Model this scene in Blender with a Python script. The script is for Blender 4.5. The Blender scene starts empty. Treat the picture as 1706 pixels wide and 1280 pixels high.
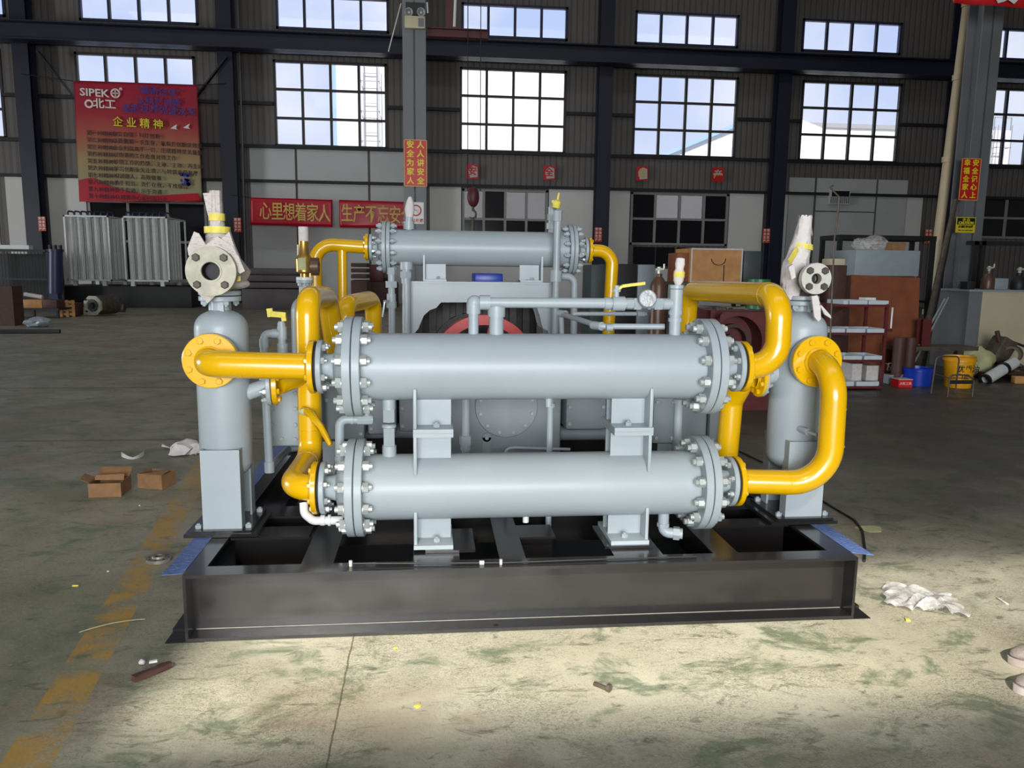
import bpy, bmesh, math, random
from mathutils import Vector, Matrix
SC = bpy.context.scene
COL = SC.collection
R = math.radians
random.seed(7)

# ------------------------------------------------------------------ camera
CAM_H = 1.6
FOC = 1290.0                      # focal length in pixels of the 1706 wide frame
PITCH, YAW, ROLL = 0.14706782, 0.10336683, 0.0123235
_f = Vector((math.sin(YAW)*math.cos(PITCH), math.cos(YAW)*math.cos(PITCH), -math.sin(PITCH)))
_r0 = Vector((math.cos(YAW), -math.sin(YAW), 0))
_u0 = _r0.cross(_f)
_r = math.cos(ROLL)*_r0 + math.sin(ROLL)*_u0
_u = -math.sin(ROLL)*_r0 + math.cos(ROLL)*_u0
EYE = Vector((0, 0, CAM_H))
cam = bpy.data.cameras.new('camera')
cam.sensor_fit = 'HORIZONTAL'; cam.sensor_width = 36.0
cam.lens = FOC/1706*36.0
cam.clip_start = 0.05; cam.clip_end = 500
cam_ob = bpy.data.objects.new('camera', cam); COL.objects.link(cam_ob)
cam_ob.matrix_world = Matrix(((_r.x, _u.x, -_f.x, EYE.x), (_r.y, _u.y, -_f.y, EYE.y), (_r.z, _u.z, -_f.z, EYE.z), (0, 0, 0, 1)))
SC.camera = cam_ob

def ray(x, y):
    return _r*((x-853)/FOC) - _u*((y-640)/FOC) + _f
def at(x, y, Y):                  # the world point at depth Y seen at that place of the photograph
    d = ray(x, y); return EYE + d*(Y/d.y)
def flo(x, y, z=0.0):             # the world point at height z
    d = ray(x, y); return EYE + d*((z-CAM_H)/d.z)

# ------------------------------------------------------------------ sky, sun, lamps, exposure
SC.view_settings.view_transform = 'Standard'
SC.view_settings.look = 'None'
SC.view_settings.exposure = 0.0
SC.view_settings.gamma = 1.0
SC.view_settings.use_curve_mapping = False
SUN_EL, SUN_AZ = R(36), R(9.5)  # low sun from behind the camera, drifting to the right
world = bpy.data.worlds.new('sky'); SC.world = world; world.use_nodes = True
_n = world.node_tree.nodes; _l = world.node_tree.links
_bg = _n['Background']
_tc = _n.new('ShaderNodeTexCoord'); _sep = _n.new('ShaderNodeSeparateXYZ'); _rmp = _n.new('ShaderNodeValToRGB')
_l.new(_tc.outputs['Generated'], _sep.inputs[0]); _l.new(_sep.outputs['Z'], _rmp.inputs[0])
_rmp.color_ramp.elements[0].position = 0.0; _rmp.color_ramp.elements[0].color = (0.80, 0.86, 0.98, 1)
_rmp.color_ramp.elements[1].position = 0.45; _rmp.color_ramp.elements[1].color = (0.42, 0.57, 0.95, 1)
_cl = _n.new('ShaderNodeTexNoise'); _cl.inputs['Scale'].default_value = 4.0; _cl.inputs['Detail'].default_value = 5
_l.new(_tc.outputs['Generated'], _cl.inputs['Vector'])
_cr = _n.new('ShaderNodeValToRGB'); _cr.color_ramp.elements[0].position = 0.48; _cr.color_ramp.elements[1].position = 0.72
_l.new(_cl.outputs['Fac'], _cr.inputs[0])
_mx = _n.new('ShaderNodeMixRGB'); _mx.inputs[2].default_value = (0.95, 0.96, 1.0, 1)
_l.new(_cr.outputs[0], _mx.inputs[0]); _l.new(_rmp.outputs[0], _mx.inputs[1])
_l.new(_mx.outputs[0], _bg.inputs[0]); _bg.inputs[1].default_value = 1.05

def lamp(name, kind, energy, color, loc=(0, 0, 0), direction=None, size=None, angle=None, spread=None):
    d = bpy.data.lights.new(name, kind); d.energy = energy; d.color = color
    if kind == 'AREA':
        d.shape = 'RECTANGLE'; d.size, d.size_y = size
        if spread: d.spread = spread
    if angle is not None: d.angle = angle
    o = bpy.data.objects.new(name, d); COL.objects.link(o); o.location = loc
    if direction is not None:
        o.rotation_euler = Vector(direction).to_track_quat('-Z', 'Y').to_euler()
    return o
SUN_DIR = Vector((math.sin(SUN_AZ)*math.cos(SUN_EL), math.cos(SUN_AZ)*math.cos(SUN_EL), -math.sin(SUN_EL)))
lamp('sun', 'SUN', 5.5, (1.0, 0.955, 0.87), direction=SUN_DIR, angle=R(0.8))
# added area fill: under the roof, by the side wall, at an unseen door
lamp('roof_fill', 'AREA', 380, (0.94, 0.97, 1.0), (0.5, -1.5, 16.5), (0, 0.35, -1), (22, 3.0))
lamp('far_roof_fill', 'AREA', 700, (0.95, 0.98, 1.0), (2, 20, 16.5), (0, 0, -1), (40, 2.5))
lamp('door_fill', 'AREA', 1850, (0.96, 0.98, 1.0), (-0.3, -8.7, 2.6), (0.06, 1, -0.03), (7.0, 3.6))
lamp('side_fill', 'AREA', 2900, (0.93, 0.97, 1.0), (-31.7, 12, 3.0), (1, 0, 0.0), (6.0, 5.0))

# ------------------------------------------------------------------ materials
def srgb(r, g, b):
    f = lambda c: (c/255/12.92) if c/255 <= 0.04045 else ((c/255+0.055)/1.055)**2.4
    return (f(r), f(g), f(b), 1)
def mat(name, col, rough=0.5, metal=0.0, spec=0.5, var=0.12, scale=8.0, bump=0.0, bscale=60.0, emit=None, coat=0.0, trans=0.0, alpha=1.0):
    m = bpy.data.materials.new(name); m.use_nodes = True
    n = m.node_tree.nodes; l = m.node_tree.links; b = n['Principled BSDF']
    b.inputs['Roughness'].default_value = rough; b.inputs['Metallic'].default_value = metal
    b.inputs['Specular IOR Level'].default_value = spec
    b.inputs['Coat Weight'].default_value = coat; b.inputs['Coat Roughness'].default_value = 0.12
    b.inputs['Transmission Weight'].default_value = trans; b.inputs['Alpha'].default_value = alpha
    tc = n.new('ShaderNodeTexCoord')
    if var > 0:
        t = n.new('ShaderNodeTexNoise'); t.inputs['Scale'].default_value = scale; t.inputs['Detail'].default_value = 5
        l.new(tc.outputs['Object'], t.inputs['Vector'])
        r = n.new('ShaderNodeValToRGB'); r.color_ramp.elements[0].position = 0.3; r.color_ramp.elements[1].position = 0.7
        r.color_ramp.elements[0].color = tuple(c*(1-var) for c in col[:3])+(1,)
        r.color_ramp.elements[1].color = tuple(min(1, c*(1+var*0.6)) for c in col[:3])+(1,)
        l.new(t.outputs['Fac'], r.inputs[0]); l.new(r.outputs[0], b.inputs['Base Color'])
    else:
        b.inputs['Base Color'].default_value = col
    if bump > 0:
        t2 = n.new('ShaderNodeTexNoise'); t2.inputs['Scale'].default_value = bscale; t2.inputs['Detail'].default_value = 3
        l.new(tc.outputs['Object'], t2.inputs['Vector'])
        bp = n.new('ShaderNodeBump'); bp.inputs['Strength'].default_value = bump; bp.inputs['Distance'].default_value = 0.01
        l.new(t2.outputs['Fac'], bp.inputs['Height']); l.new(bp.outputs[0], b.inputs['Normal'])
    if emit:
        b.inputs['Emission Color'].default_value = emit[0]; b.inputs['Emission Strength'].default_value = emit[1]
    return m
M = {}
M['grey'] = mat('grey_paint', srgb(158, 168, 173), 0.42, spec=0.42, var=0.05, scale=3, bump=0.03, bscale=90, coat=0.06)
M['grey_dull'] = mat('grey_paint_dull', srgb(165, 174, 176), 0.5, var=0.08, scale=4, bump=0.05)
M['crank'] = mat('grey_casting', srgb(140, 148, 152), 0.5, var=0.08, scale=5, bump=0.10, bscale=120)
M['yellow'] = mat('yellow_paint', srgb(222, 172, 2), 0.24, var=0.04, scale=4, bump=0.02, bscale=60, coat=0.4)
M['black'] = mat('black_paint', srgb(31, 29, 29), 0.24, var=0.25, scale=2.5, bump=0.05, bscale=25, coat=0.5)
M['black_matt'] = mat('black_steel', srgb(30, 30, 31), 0.55, var=0.3, scale=3)
M['film'] = mat('blue_film', srgb(92, 116, 172), 0.35, var=0.25, scale=40, bump=0.5, bscale=60)
M['gasket'] = mat('dark_gasket', srgb(22, 23, 26), 0.7, var=0)
M['zinc'] = mat('zinc_steel', srgb(186, 192, 190), 0.32, metal=0.45, var=0.08, scale=20)
M['steel'] = mat('bare_steel', srgb(196, 194, 186), 0.4, metal=0.25, var=0.15, scale=30, bump=0.05)
M['cast_iron'] = mat('pale_cast_flange', srgb(168, 164, 146), 0.55, metal=0.1, var=0.2, scale=25, bump=0.06)
M['rust_bolt'] = mat('dull_bolt', srgb(78, 72, 66), 0.55, metal=0.4, var=0.3, scale=40)
M['hole'] = mat('dark_bore', srgb(18, 16, 20), 0.6, var=0)
M['brass'] = mat('brass', srgb(178, 140, 70), 0.32, metal=0.7, var=0.15, scale=20)
M['foil'] = mat('silver_foil', srgb(150, 154, 156), 0.5, metal=0.4, var=0.1, scale=30, bump=0.6, bscale=40)
M['tape'] = mat('yellow_masking_tape', srgb(222, 206, 90), 0.6, var=0.15, scale=30, bump=0.3, bscale=50)
M['wrap_paper'] = None
M['white_paint'] = mat('white_paint', srgb(214, 216, 214), 0.4, var=0.06)
M['white_paper'] = mat('white_paper', srgb(204, 198, 195), 0.8, var=0.12, scale=25, bump=0.6, bscale=26)
M['cardboard'] = mat('cardboard', srgb(138, 102, 68), 0.8, var=0.22, scale=14, bump=0.1)
M['wood'] = mat('plywood', srgb(190, 138, 84), 0.65, var=0.18, scale=6, bump=0.06)
M['wood_red'] = mat('red_brown_plywood', srgb(128, 70, 40), 0.6, var=0.22, scale=5)
M['brown'] = mat('brown_wood', srgb(74, 46, 38), 0.6, var=0.25, scale=8)
M['maroon'] = mat('maroon_paint', srgb(94, 36, 38), 0.45, var=0.2, scale=8)
M['redp'] = mat('red_paint', srgb(196, 30, 26), 0.35, var=0.08, coat=0.3)
M['sign_red'] = mat('red_vinyl', srgb(206, 30, 34), 0.45, var=0.06, scale=2)
M['sign_orange'] = mat('orange_label', srgb(206, 66, 34), 0.5, var=0.1)
M['banner_red'] = mat('red_banner_cloth', srgb(190, 16, 44), 0.30, var=0.1, scale=2)
M['gold'] = mat('gold_lettering', srgb(222, 190, 96), 0.5, var=0)
M['yel_text'] = mat('yellow_lettering', srgb(240, 220, 40), 0.5, var=0)
M['blue_text'] = mat('blue_lettering', srgb(36, 54, 150), 0.5, var=0)
M['white_text'] = mat('white_lettering', srgb(232, 228, 224), 0.5, var=0)
M['dark_text'] = mat('dark_lettering', srgb(58, 26, 30), 0.6, var=0)
M['black_text'] = mat('black_lettering', srgb(14, 14, 14), 0.6, var=0)
M['red_text'] = mat('red_lettering', srgb(200, 24, 30), 0.6, var=0)
M['sign_yellow'] = mat('yellow_sign', srgb(226, 204, 40), 0.5, var=0.04)
M['col_grey'] = mat('grey_column_paint', srgb(112, 115, 118), 0.5, var=0.12, scale=1.5)
M['col_blue'] = mat('dark_blue_steel', srgb(30, 32, 52), 0.5, var=0.2, scale=1.0)
M['girt'] = mat('dark_girt_steel', srgb(36, 35, 38), 0.6, var=0.2, scale=2)
M['crane_red'] = mat('crane_red_paint', srgb(86, 32, 38), 0.5, var=0.15)
M['panel_white'] = mat('pale_wall_panel', srgb(226, 224, 220), 0.55, var=0.06, scale=0.6)
M['panel_grey'] = mat('grey_door_panel', srgb(198, 200, 199), 0.5, var=0.06, scale=0.7)
M['frame_white'] = mat('pale_window_frame', srgb(150, 150, 148), 0.5, var=0.05)
M['frame_dark'] = mat('dark_window_frame', srgb(62, 58, 60), 0.5, var=0.05)
M['frame_blue'] = mat('blue_window_frame', srgb(52, 54, 84), 0.5, var=0.05)
M['glass_dark'] = mat('dark_glass', srgb(26, 25, 30), 0.12, var=0.1, scale=0.8)
M['ceil'] = mat('roof_sheet', srgb(120, 122, 122), 0.6, var=0.1, scale=1)
M['plate_steel'] = mat('hot_rolled_plate', srgb(74, 68, 68), 0.5, var=0.2, scale=2)
M['dull_steel'] = mat('dull_steel', srgb(124, 121, 112), 0.45, metal=0.2, var=0.2, scale=20)
M['tray'] = mat('pale_tray_paint', srgb(196, 204, 210), 0.45, var=0.05)
M['alu'] = mat('aluminium_fins', srgb(214, 217, 215), 0.45, metal=0.15, var=0.08)
M['dkblue'] = mat('dark_blue_paint', srgb(46, 50, 84), 0.4, var=0.15)
M['blue_plastic'] = mat('blue_plastic', srgb(22, 60, 178), 0.35, var=0.06)
M['yel_plastic'] = mat('yellow_plastic', srgb(226, 160, 16), 0.4, var=0.1)
M['beige'] = mat('beige_cabinet', srgb(190, 180, 150), 0.5, var=0.08, scale=2)
M['dgreen'] = mat('dark_green_grey', srgb(62, 72, 72), 0.5, var=0.12)
M['ltblue_steel'] = mat('pale_blue_grey_steel', srgb(140, 150, 156), 0.45, var=0.06)
M['bronze'] = mat('brown_cylinder_paint', srgb(96, 70, 56), 0.4, metal=0.2, var=0.2)
M['scrap'] = mat('scrap_metal', srgb(92, 82, 70), 0.55, metal=0.3, var=0.35, scale=12)
M['duct'] = mat('pale_drain_pipe', srgb(196, 178, 146), 0.45, var=0.08, scale=3)
M['rubber'] = mat('black_rubber', srgb(20, 22, 20), 0.5, var=0.1)
M['shoe'] = mat('grey_shoe_fabric', srgb(150, 138, 132), 0.8, var=0.15, scale=60, bump=0.3, bscale=150)
M['shoe_sole'] = mat('pale_shoe_sole', srgb(188, 176, 170), 0.6, var=0.08)
M['sack'] = mat('pale_green_sack', srgb(176, 176, 132), 0.75, var=0.2, scale=8, bump=0.4, bscale=20)
M['build_white'] = mat('white_building', srgb(238, 236, 228), 0.7, var=0.03, scale=0.3)
M['build_line'] = mat('grey_ladder_steel', srgb(150, 148, 148), 0.6, var=0)
M['build_shade'] = mat('blue_grey_shade_and_trim', srgb(150, 176, 214), 0.7, var=0.03, scale=0.3)
M['green_plastic'] = mat('green_plastic', srgb(40, 120, 70), 0.4, var=0.05)
M['clear'] = None
M['engine'] = mat('dark_engine_casting', srgb(44, 40, 38), 0.5, metal=0.2, var=0.4, scale=14, bump=0.2)

def glass_mat(tint=(0.96, 0.97, 1.0, 1), nm='window_glass'):
    m = bpy.data.materials.new(nm); m.use_nodes = True
    n = m.node_tree.nodes; l = m.node_tree.links; out = n['Material Output']; n.remove(n['Principled BSDF'])
    t = n.new('ShaderNodeBsdfTransparent'); t.inputs[0].default_value = tint
    g = n.new('ShaderNodeBsdfGlossy'); g.inputs['Roughness'].default_value = 0.03
    fr = n.new('ShaderNodeFresnel'); fr.inputs[0].default_value = 1.35
    mx = n.new('ShaderNodeMixShader')
    l.new(fr.outputs[0], mx.inputs[0]); l.new(t.outputs[0], mx.inputs[1]); l.new(g.outputs[0], mx.inputs[2]); l.new(mx.outputs[0], out.inputs[0])
    return m
M['glass'] = glass_mat()
M['glass_beam_dimmer'] = glass_mat((0.34, 0.33, 0.30, 1), 'beam_dimming_glass')
M['glass_dim'] = glass_mat((0.36, 0.36, 0.38, 1), 'dusty_window_glass')
def film_clear():
    m = bpy.data.materials.new('clear_plastic_sheet'); m.use_nodes = True
    n = m.node_tree.nodes; l = m.node_tree.links; out = n['Material Output']; b = n['Principled BSDF']
    b.inputs['Base Color'].default_value = srgb(225, 222, 220); b.inputs['Roughness'].default_value = 0.2
    tc = n.new('ShaderNodeTexCoord'); t2 = n.new('ShaderNodeTexNoise'); t2.inputs['Scale'].default_value = 14; t2.inputs['Detail'].default_value = 4
    bp = n.new('ShaderNodeBump'); bp.inputs['Strength'].default_value = 1.0; bp.inputs['Distance'].default_value = 0.03
    l.new(tc.outputs['Object'], t2.inputs['Vector']); l.new(t2.outputs['Fac'], bp.inputs['Height']); l.new(bp.outputs[0], b.inputs['Normal'])
    t = n.new('ShaderNodeBsdfTransparent'); mx = n.new('ShaderNodeMixShader')
    r = n.new('ShaderNodeMapRange'); r.inputs['From Min'].default_value = 0.3; r.inputs['From Max'].default_value = 0.75; r.inputs['To Min'].default_value = 0.10; r.inputs['To Max'].default_value = 0.55
    l.new(t2.outputs['Fac'], r.inputs[0]); l.new(r.outputs[0], mx.inputs[0])
    l.new(t.outputs[0], mx.inputs[1]); l.new(b.outputs[0], mx.inputs[2]); l.new(mx.outputs[0], out.inputs[0])
    return m
M['clear'] = film_clear()
def newsprint():
    m = mat('newsprint_wrap', srgb(192, 184, 178), 0.8, var=0.1, scale=14, bump=0.6, bscale=22)
    n = m.node_tree.nodes; l = m.node_tree.links; b = n['Principled BSDF']
    src = b.inputs['Base Color'].links[0].from_socket
    tc = n.new('ShaderNodeTexCoord'); mp = n.new('ShaderNodeMapping'); mp.inputs['Scale'].default_value = (1, 1, 3.0)
    nz = n.new('ShaderNodeTexNoise'); nz.inputs['Scale'].default_value = 55; nz.inputs['Detail'].default_value = 2
    l.new(tc.outputs['Object'], mp.inputs[0]); l.new(mp.outputs[0], nz.inputs['Vector'])
    r = n.new('ShaderNodeMapRange'); r.inputs['From Min'].default_value = 0.52; r.inputs['From Max'].default_value = 0.72; r.inputs['To Max'].default_value = 0.55
    l.new(nz.outputs['Fac'], r.inputs[0])
    mx = n.new('ShaderNodeMixRGB'); mx.inputs[2].default_value = srgb(120, 104, 106)
    l.new(r.outputs[0], mx.inputs[0]); l.new(src, mx.inputs[1]); l.new(mx.outputs[0], b.inputs['Base Color'])
    return m
M['wrap_paper'] = newsprint()
def corrugated(name, col, pitch, strength=0.5, line=0.35):
    m = mat(name, col, 0.55, var=0.10, scale=0.5)
    n = m.node_tree.nodes; l = m.node_tree.links; b = n['Principled BSDF']
    src = b.inputs['Base Color'].links[0].from_socket
    tc = n.new('ShaderNodeTexCoord'); s = n.new('ShaderNodeSeparateXYZ'); l.new(tc.outputs['Object'], s.inputs[0])
    d = n.new('ShaderNodeMath'); d.operation = 'DIVIDE'; d.inputs[1].default_value = pitch; l.new(s.outputs['X'], d.inputs[0])
    fr = n.new('ShaderNodeMath'); fr.operation = 'FRACT'; l.new(d.outputs[0], fr.inputs[0])
    pp = n.new('ShaderNodeMath'); pp.operation = 'PINGPONG'; pp.inputs[1].default_value = 0.5; l.new(fr.outputs[0], pp.inputs[0])
    rm = n.new('ShaderNodeValToRGB'); rm.color_ramp.elements[0].position = 0.10; rm.color_ramp.elements[1].position = 0.2; l.new(pp.outputs[0], rm.inputs[0])
    bp = n.new('ShaderNodeBump'); bp.inputs['Strength'].default_value = strength; bp.inputs['Distance'].default_value = 0.08
    l.new(rm.outputs[0], bp.inputs['Height']); l.new(bp.outputs[0], b.inputs['Normal'])
    mx = n.new('ShaderNodeMixRGB'); mx.blend_type = 'MULTIPLY'
    inv = n.new('ShaderNodeMapRange'); inv.inputs['To Min'].default_value = 1-line; inv.inputs['To Max'].default_value = 1.0
    l.new(rm.outputs[0], inv.inputs[0]); mx.inputs[0].default_value = 1.0
    l.new(src, mx.inputs[1]); l.new(inv.outputs[0], mx.inputs[2]); l.new(mx.outputs[0], b.inputs['Base Color'])
    return m
M['cladding'] = corrugated('ribbed_wall_sheet', srgb(112, 107, 104), 0.27, 0.35, 0.22)

# ------------------------------------------------------------------ mesh helpers
ORG = {}
def frame(d):
    d = Vector(d).normalized()
    a = Vector((0, 0, 1)) if abs(d.z) < 0.9 else Vector((1, 0, 0))
    u = d.cross(a).normalized(); v = d.cross(u).normalized()
    return d, u, v
class MB:
    def __init__(s): s.bm = bmesh.new()
    def ring(s, c, u, v, r, n, ph=0.0):
        return [s.bm.verts.new(c + u*(r*math.cos(ph+2*math.pi*i/n)) + v*(r*math.sin(ph+2*math.pi*i/n))) for i in range(n)]
    def skin(s, a, b):
        n = len(a)
        for i in range(n): s.bm.faces.new((a[i], a[(i+1) % n], b[(i+1) % n], b[i]))
    def box(s, c, size, rot=None, bev=0.0):
        c = Vector(c); h = Vector(size)/2; mt = rot if rot is not None else Matrix.Identity(3)
        vs = [s.bm.verts.new(c + mt @ Vector((h.x*i, h.y*j, h.z*k))) for i in (-1, 1) for j in (-1, 1) for k in (-1, 1)]
        fs = [s.bm.faces.new([vs[i] for i in q]) for q in ((0, 1, 3, 2), (4, 6, 7, 5), (0, 4, 5, 1), (2, 3, 7, 6), (0, 2, 6, 4), (1, 5, 7, 3))]
        if bev > 0:
            es = list({e for f in fs for e in f.edges})
            bmesh.ops.bevel(s.bm, geom=es, offset=bev, segments=2, affect='EDGES', profile=0.5)
        return s
    def bb(s, x0, x1, y0, y1, z0, z1, bev=0.0):
        return s.box(((x0+x1)/2, (y0+y1)/2, (z0+z1)/2), (x1-x0, y1-y0, z1-z0), bev=bev)
    def bar(s, a, b, w, h, roll=0.0):           # rectangular bar from a to b
        a = Vector(a); b = Vector(b); d, u, v = frame(b-a)
        if roll: q = Matrix.Rotation(roll, 3, d); u = q @ u; v = q @ v
        s.box((a+b)/2, (w, h, (b-a).length), Matrix((u, v, d)).transposed())
        return s
    def lathe(s, o, axis, prof, n=32, ph=0.0):  # prof: list of (distance along axis, radius)
        o = Vector(o); d, u, v = frame(axis); prev = None
        for t, r in prof:
            if r < 1e-6:
                cur = [s.bm.verts.new(o + d*t)]
            else:
                cur = s.ring(o + d*t, u, v, r, n, ph)
            if prev is not None:
                if len(prev) == 1 and len(cur) > 1:
                    for i in range(n): s.bm.faces.new((prev[0], cur[i], cur[(i+1) % n]))
                elif len(cur) == 1 and len(prev) > 1:
                    for i in range(n): s.bm.faces.new((prev[i], prev[(i+1) % n], cur[0]))
                elif len(cur) > 1: s.skin(prev, cur)
            prev = cur
        return s
    def cyl(s, a, b, r, r2=None, n=24, ph=0.0):
        a = Vector(a); b = Vector(b); L = (b-a).length; r2 = r if r2 is None else r2
        return s.lathe(a, b-a, [(0, 0), (0, r), (L, r2), (L, 0)], n, ph)
    def tubehole(s, a, b, r, ri, n=32):         # open pipe or ring
        a = Vector(a); b = Vector(b); L = (b-a).length
        return s.lathe(a, b-a, [(0, ri), (0, r), (L, r), (L, ri), (0, ri)], n)
    def pipe(s, pts, r, br=0.0, n=16, seg=8, caps=True):
        P = [Vector(p) for p in pts]; path = [P[0]]
        for i in range(1, len(P)-1):
            a = (P[i-1]-P[i]); b = (P[i+1]-P[i]); la, lb = a.length, b.length; a.normalize(); b.normalize()
            th = a.angle(b)
            if br <= 0 or th > math.pi-0.03: path.append(P[i]); continue
            t = br/math.tan(th/2); t = min(t, la*0.49 if i > 1 else la*0.98, lb*0.49 if i < len(P)-2 else lb*0.98); rr = t*math.tan(th/2)
            c = P[i] + (a+b).normalized()*(rr/math.sin(th/2))
            p0 = P[i]+a*t - c; p1 = P[i]+b*t - c; ang = p0.angle(p1); ax = p0.cross(p1).normalized()
            for k in range(seg+1): path.append(c + Matrix.Rotation(ang*k/seg, 3, ax) @ p0)
        path.append(P[-1]); tang = []
        for i in range(len(path)):
            t = (path[min(i+1, len(path)-1)]-path[max(i-1, 0)]); tang.append(t.normalized())
        d, u, v = frame(tang[0]); prev = None
        for i, p in enumerate(path):
            t = tang[i]; u = (u - t*u.dot(t)).normalized(); v = t.cross(u)
            rad = r[i] if isinstance(r, (list, tuple)) else r
            cur = s.ring(p, u, v, rad, n)
            if prev: s.skin(prev, cur)
            elif caps: s.bm.faces.new(cur)
            prev = cur
        if caps: s.bm.faces.new(prev)
        return s
    def prism(s, poly, vec):
        vec = Vector(vec); a = [s.bm.verts.new(Vector(p)) for p in poly]; b = [s.bm.verts.new(Vector(p)+vec) for p in poly]
        n = len(a); s.bm.faces.new(a); s.bm.faces.new(list(reversed(b)))
        for i in range(n): s.bm.faces.new((a[i], b[i], b[(i+1) % n], a[(i+1) % n]))
        return s
    def sphere(s, c, r, n=16, sc=(1, 1, 1)):
        mt = Matrix.Translation(Vector(c)) @ Matrix.Diagonal((*sc, 1))
        bmesh.ops.create_uvsphere(s.bm, u_segments=n, v_segments=max(6, n//2), radius=r, matrix=mt); return s
    def blob(s, c, size, amp=0.2, seed=0, sub=3, flat=None):   # crumpled lump
        rnd = random.Random(seed); ret = bmesh.ops.create_icosphere(s.bm, subdivisions=sub, radius=1.0); size = Vector(size); c = Vector(c)
        waves = [(Vector((rnd.uniform(-1, 1), rnd.uniform(-1, 1), rnd.uniform(-1, 1)))*rnd.uniform(2, 7), rnd.uniform(0, 6)) for _ in range(7)]
        for v in ret['verts']:
            k = 1 + amp*sum(math.sin(v.co.dot(w)+p) for w, p in waves)/3.0 + amp*0.35*rnd.uniform(-1, 1)
            q = Vector((v.co.x*size.x, v.co.y*size.y, v.co.z*size.z))*k
            if flat is not None and q.z < flat: q.z = flat
            v.co = c + q
        return s
    def sheet(s, fn, nu, nv, thick=0.0):        # fn(u,v)->point
        g = [[s.bm.verts.new(Vector(fn(i/nu, j/nv))) for j in range(nv+1)] for i in range(nu+1)]
        fs = []
        for i in range(nu):
            for j in range(nv): fs.append(s.bm.faces.new((g[i][j], g[i+1][j], g[i+1][j+1], g[i][j+1])))
        if thick:
            bmesh.ops.recalc_face_normals(s.bm, faces=fs)
            bmesh.ops.solidify(s.bm, geom=fs, thickness=thick)
        return s
    def build(s, name, m, parent=None, org=None, sharp=0.6):
        bm = s.bm
        bmesh.ops.recalc_face_normals(bm, faces=bm.faces[:])
        o_ = Vector(ORG[parent.name]) if parent is not None else (Vector(org) if org is not None else Vector((0, 0, 0)))
        if o_.length > 0: bmesh.ops.translate(bm, verts=bm.verts[:], vec=-o_)
        for f in bm.faces: f.smooth = True
        for e in bm.edges:
            if len(e.link_faces) == 2 and e.calc_face_angle(0) > sharp: e.smooth = False
        me = bpy.data.meshes.new(name); bm.to_mesh(me); bm.free()
        me.materials.append(M[m] if isinstance(m, str) else m)
        o = bpy.data.objects.new(name, me); COL.objects.link(o)
        if parent is not None: o.parent = parent
        elif org is not None: o.location = o_
        ORG[o.name] = o_
        return o
def tag(o, label, cat, group=None, kind=None):
    if label: o['label'] = label
    if cat: o['category'] = cat
    if group: o['group'] = group
    if kind: o['kind'] = kind
    return o
def thing(name, label, cat, loc, group=None):
    o = bpy.data.objects.new(name, None); COL.objects.link(o); o.location = loc; o.empty_display_size = 0.1
    ORG[o.name] = Vector(loc); return tag(o, label, cat, group)
def struct(o, label=None, cat=None): return tag(o, label, cat, None, 'structure')
def text_mesh(body, size, m, o, right, up, parent=None, name='lettering', ext=0.002, align='CENTER', bold=0.0, spacing=1.0, xs=1.0, lines=1.0):
    c = bpy.data.curves.new('txt', 'FONT'); c.body = body; c.size = size; c.align_x = align; c.align_y = 'CENTER'; c.extrude = ext; c.offset = bold
    c.space_character = spacing; c.space_line = lines; c.resolution_u = 2
    t = bpy.data.objects.new('txt', c); COL.objects.link(t)
    bpy.context.view_layer.update()
    me = bpy.data.meshes.new_from_object(t.evaluated_get(bpy.context.evaluated_depsgraph_get()))
    bpy.data.objects.remove(t); bpy.data.curves.remove(c)
    right = Vector(right).normalized(); up = Vector(up).normalized(); nrm = right.cross(up)
    org = Vector(ORG[parent.name]) if parent is not None else Vector((0, 0, 0)); o = Vector(o)
    for v in me.vertices:
        p = v.co; v.co = o + right*p.x*xs + up*p.y + nrm*p.z - org
    me.materials.clear(); me.materials.append(M[m])
    ob = bpy.data.objects.new(name, me); COL.objects.link(ob)
    if parent is not None: ob.parent = parent
    ORG[ob.name] = org
    return ob
def proto(mb, name, m, sharp=0.6):             # a small mesh shared by many parts, built along +Z at the origin
    o = mb.build(name, m, None, None, sharp); me = o.data; bpy.data.objects.remove(o); return me
def put(me, name, parent, p, axis=(0, 0, 1), spin=0.0, label=None):
    o = bpy.data.objects.new(name, me); COL.objects.link(o); o.parent = parent
    o.location = Vector(p) - ORG[parent.name]
    o.rotation_euler = (Vector(axis).to_track_quat('Z', 'Y') @ Matrix.Rotation(spin, 3, 'Z').to_quaternion()).to_euler()
    ORG[o.name] = Vector(p)
    if label: o['label'] = label
    return o
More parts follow.
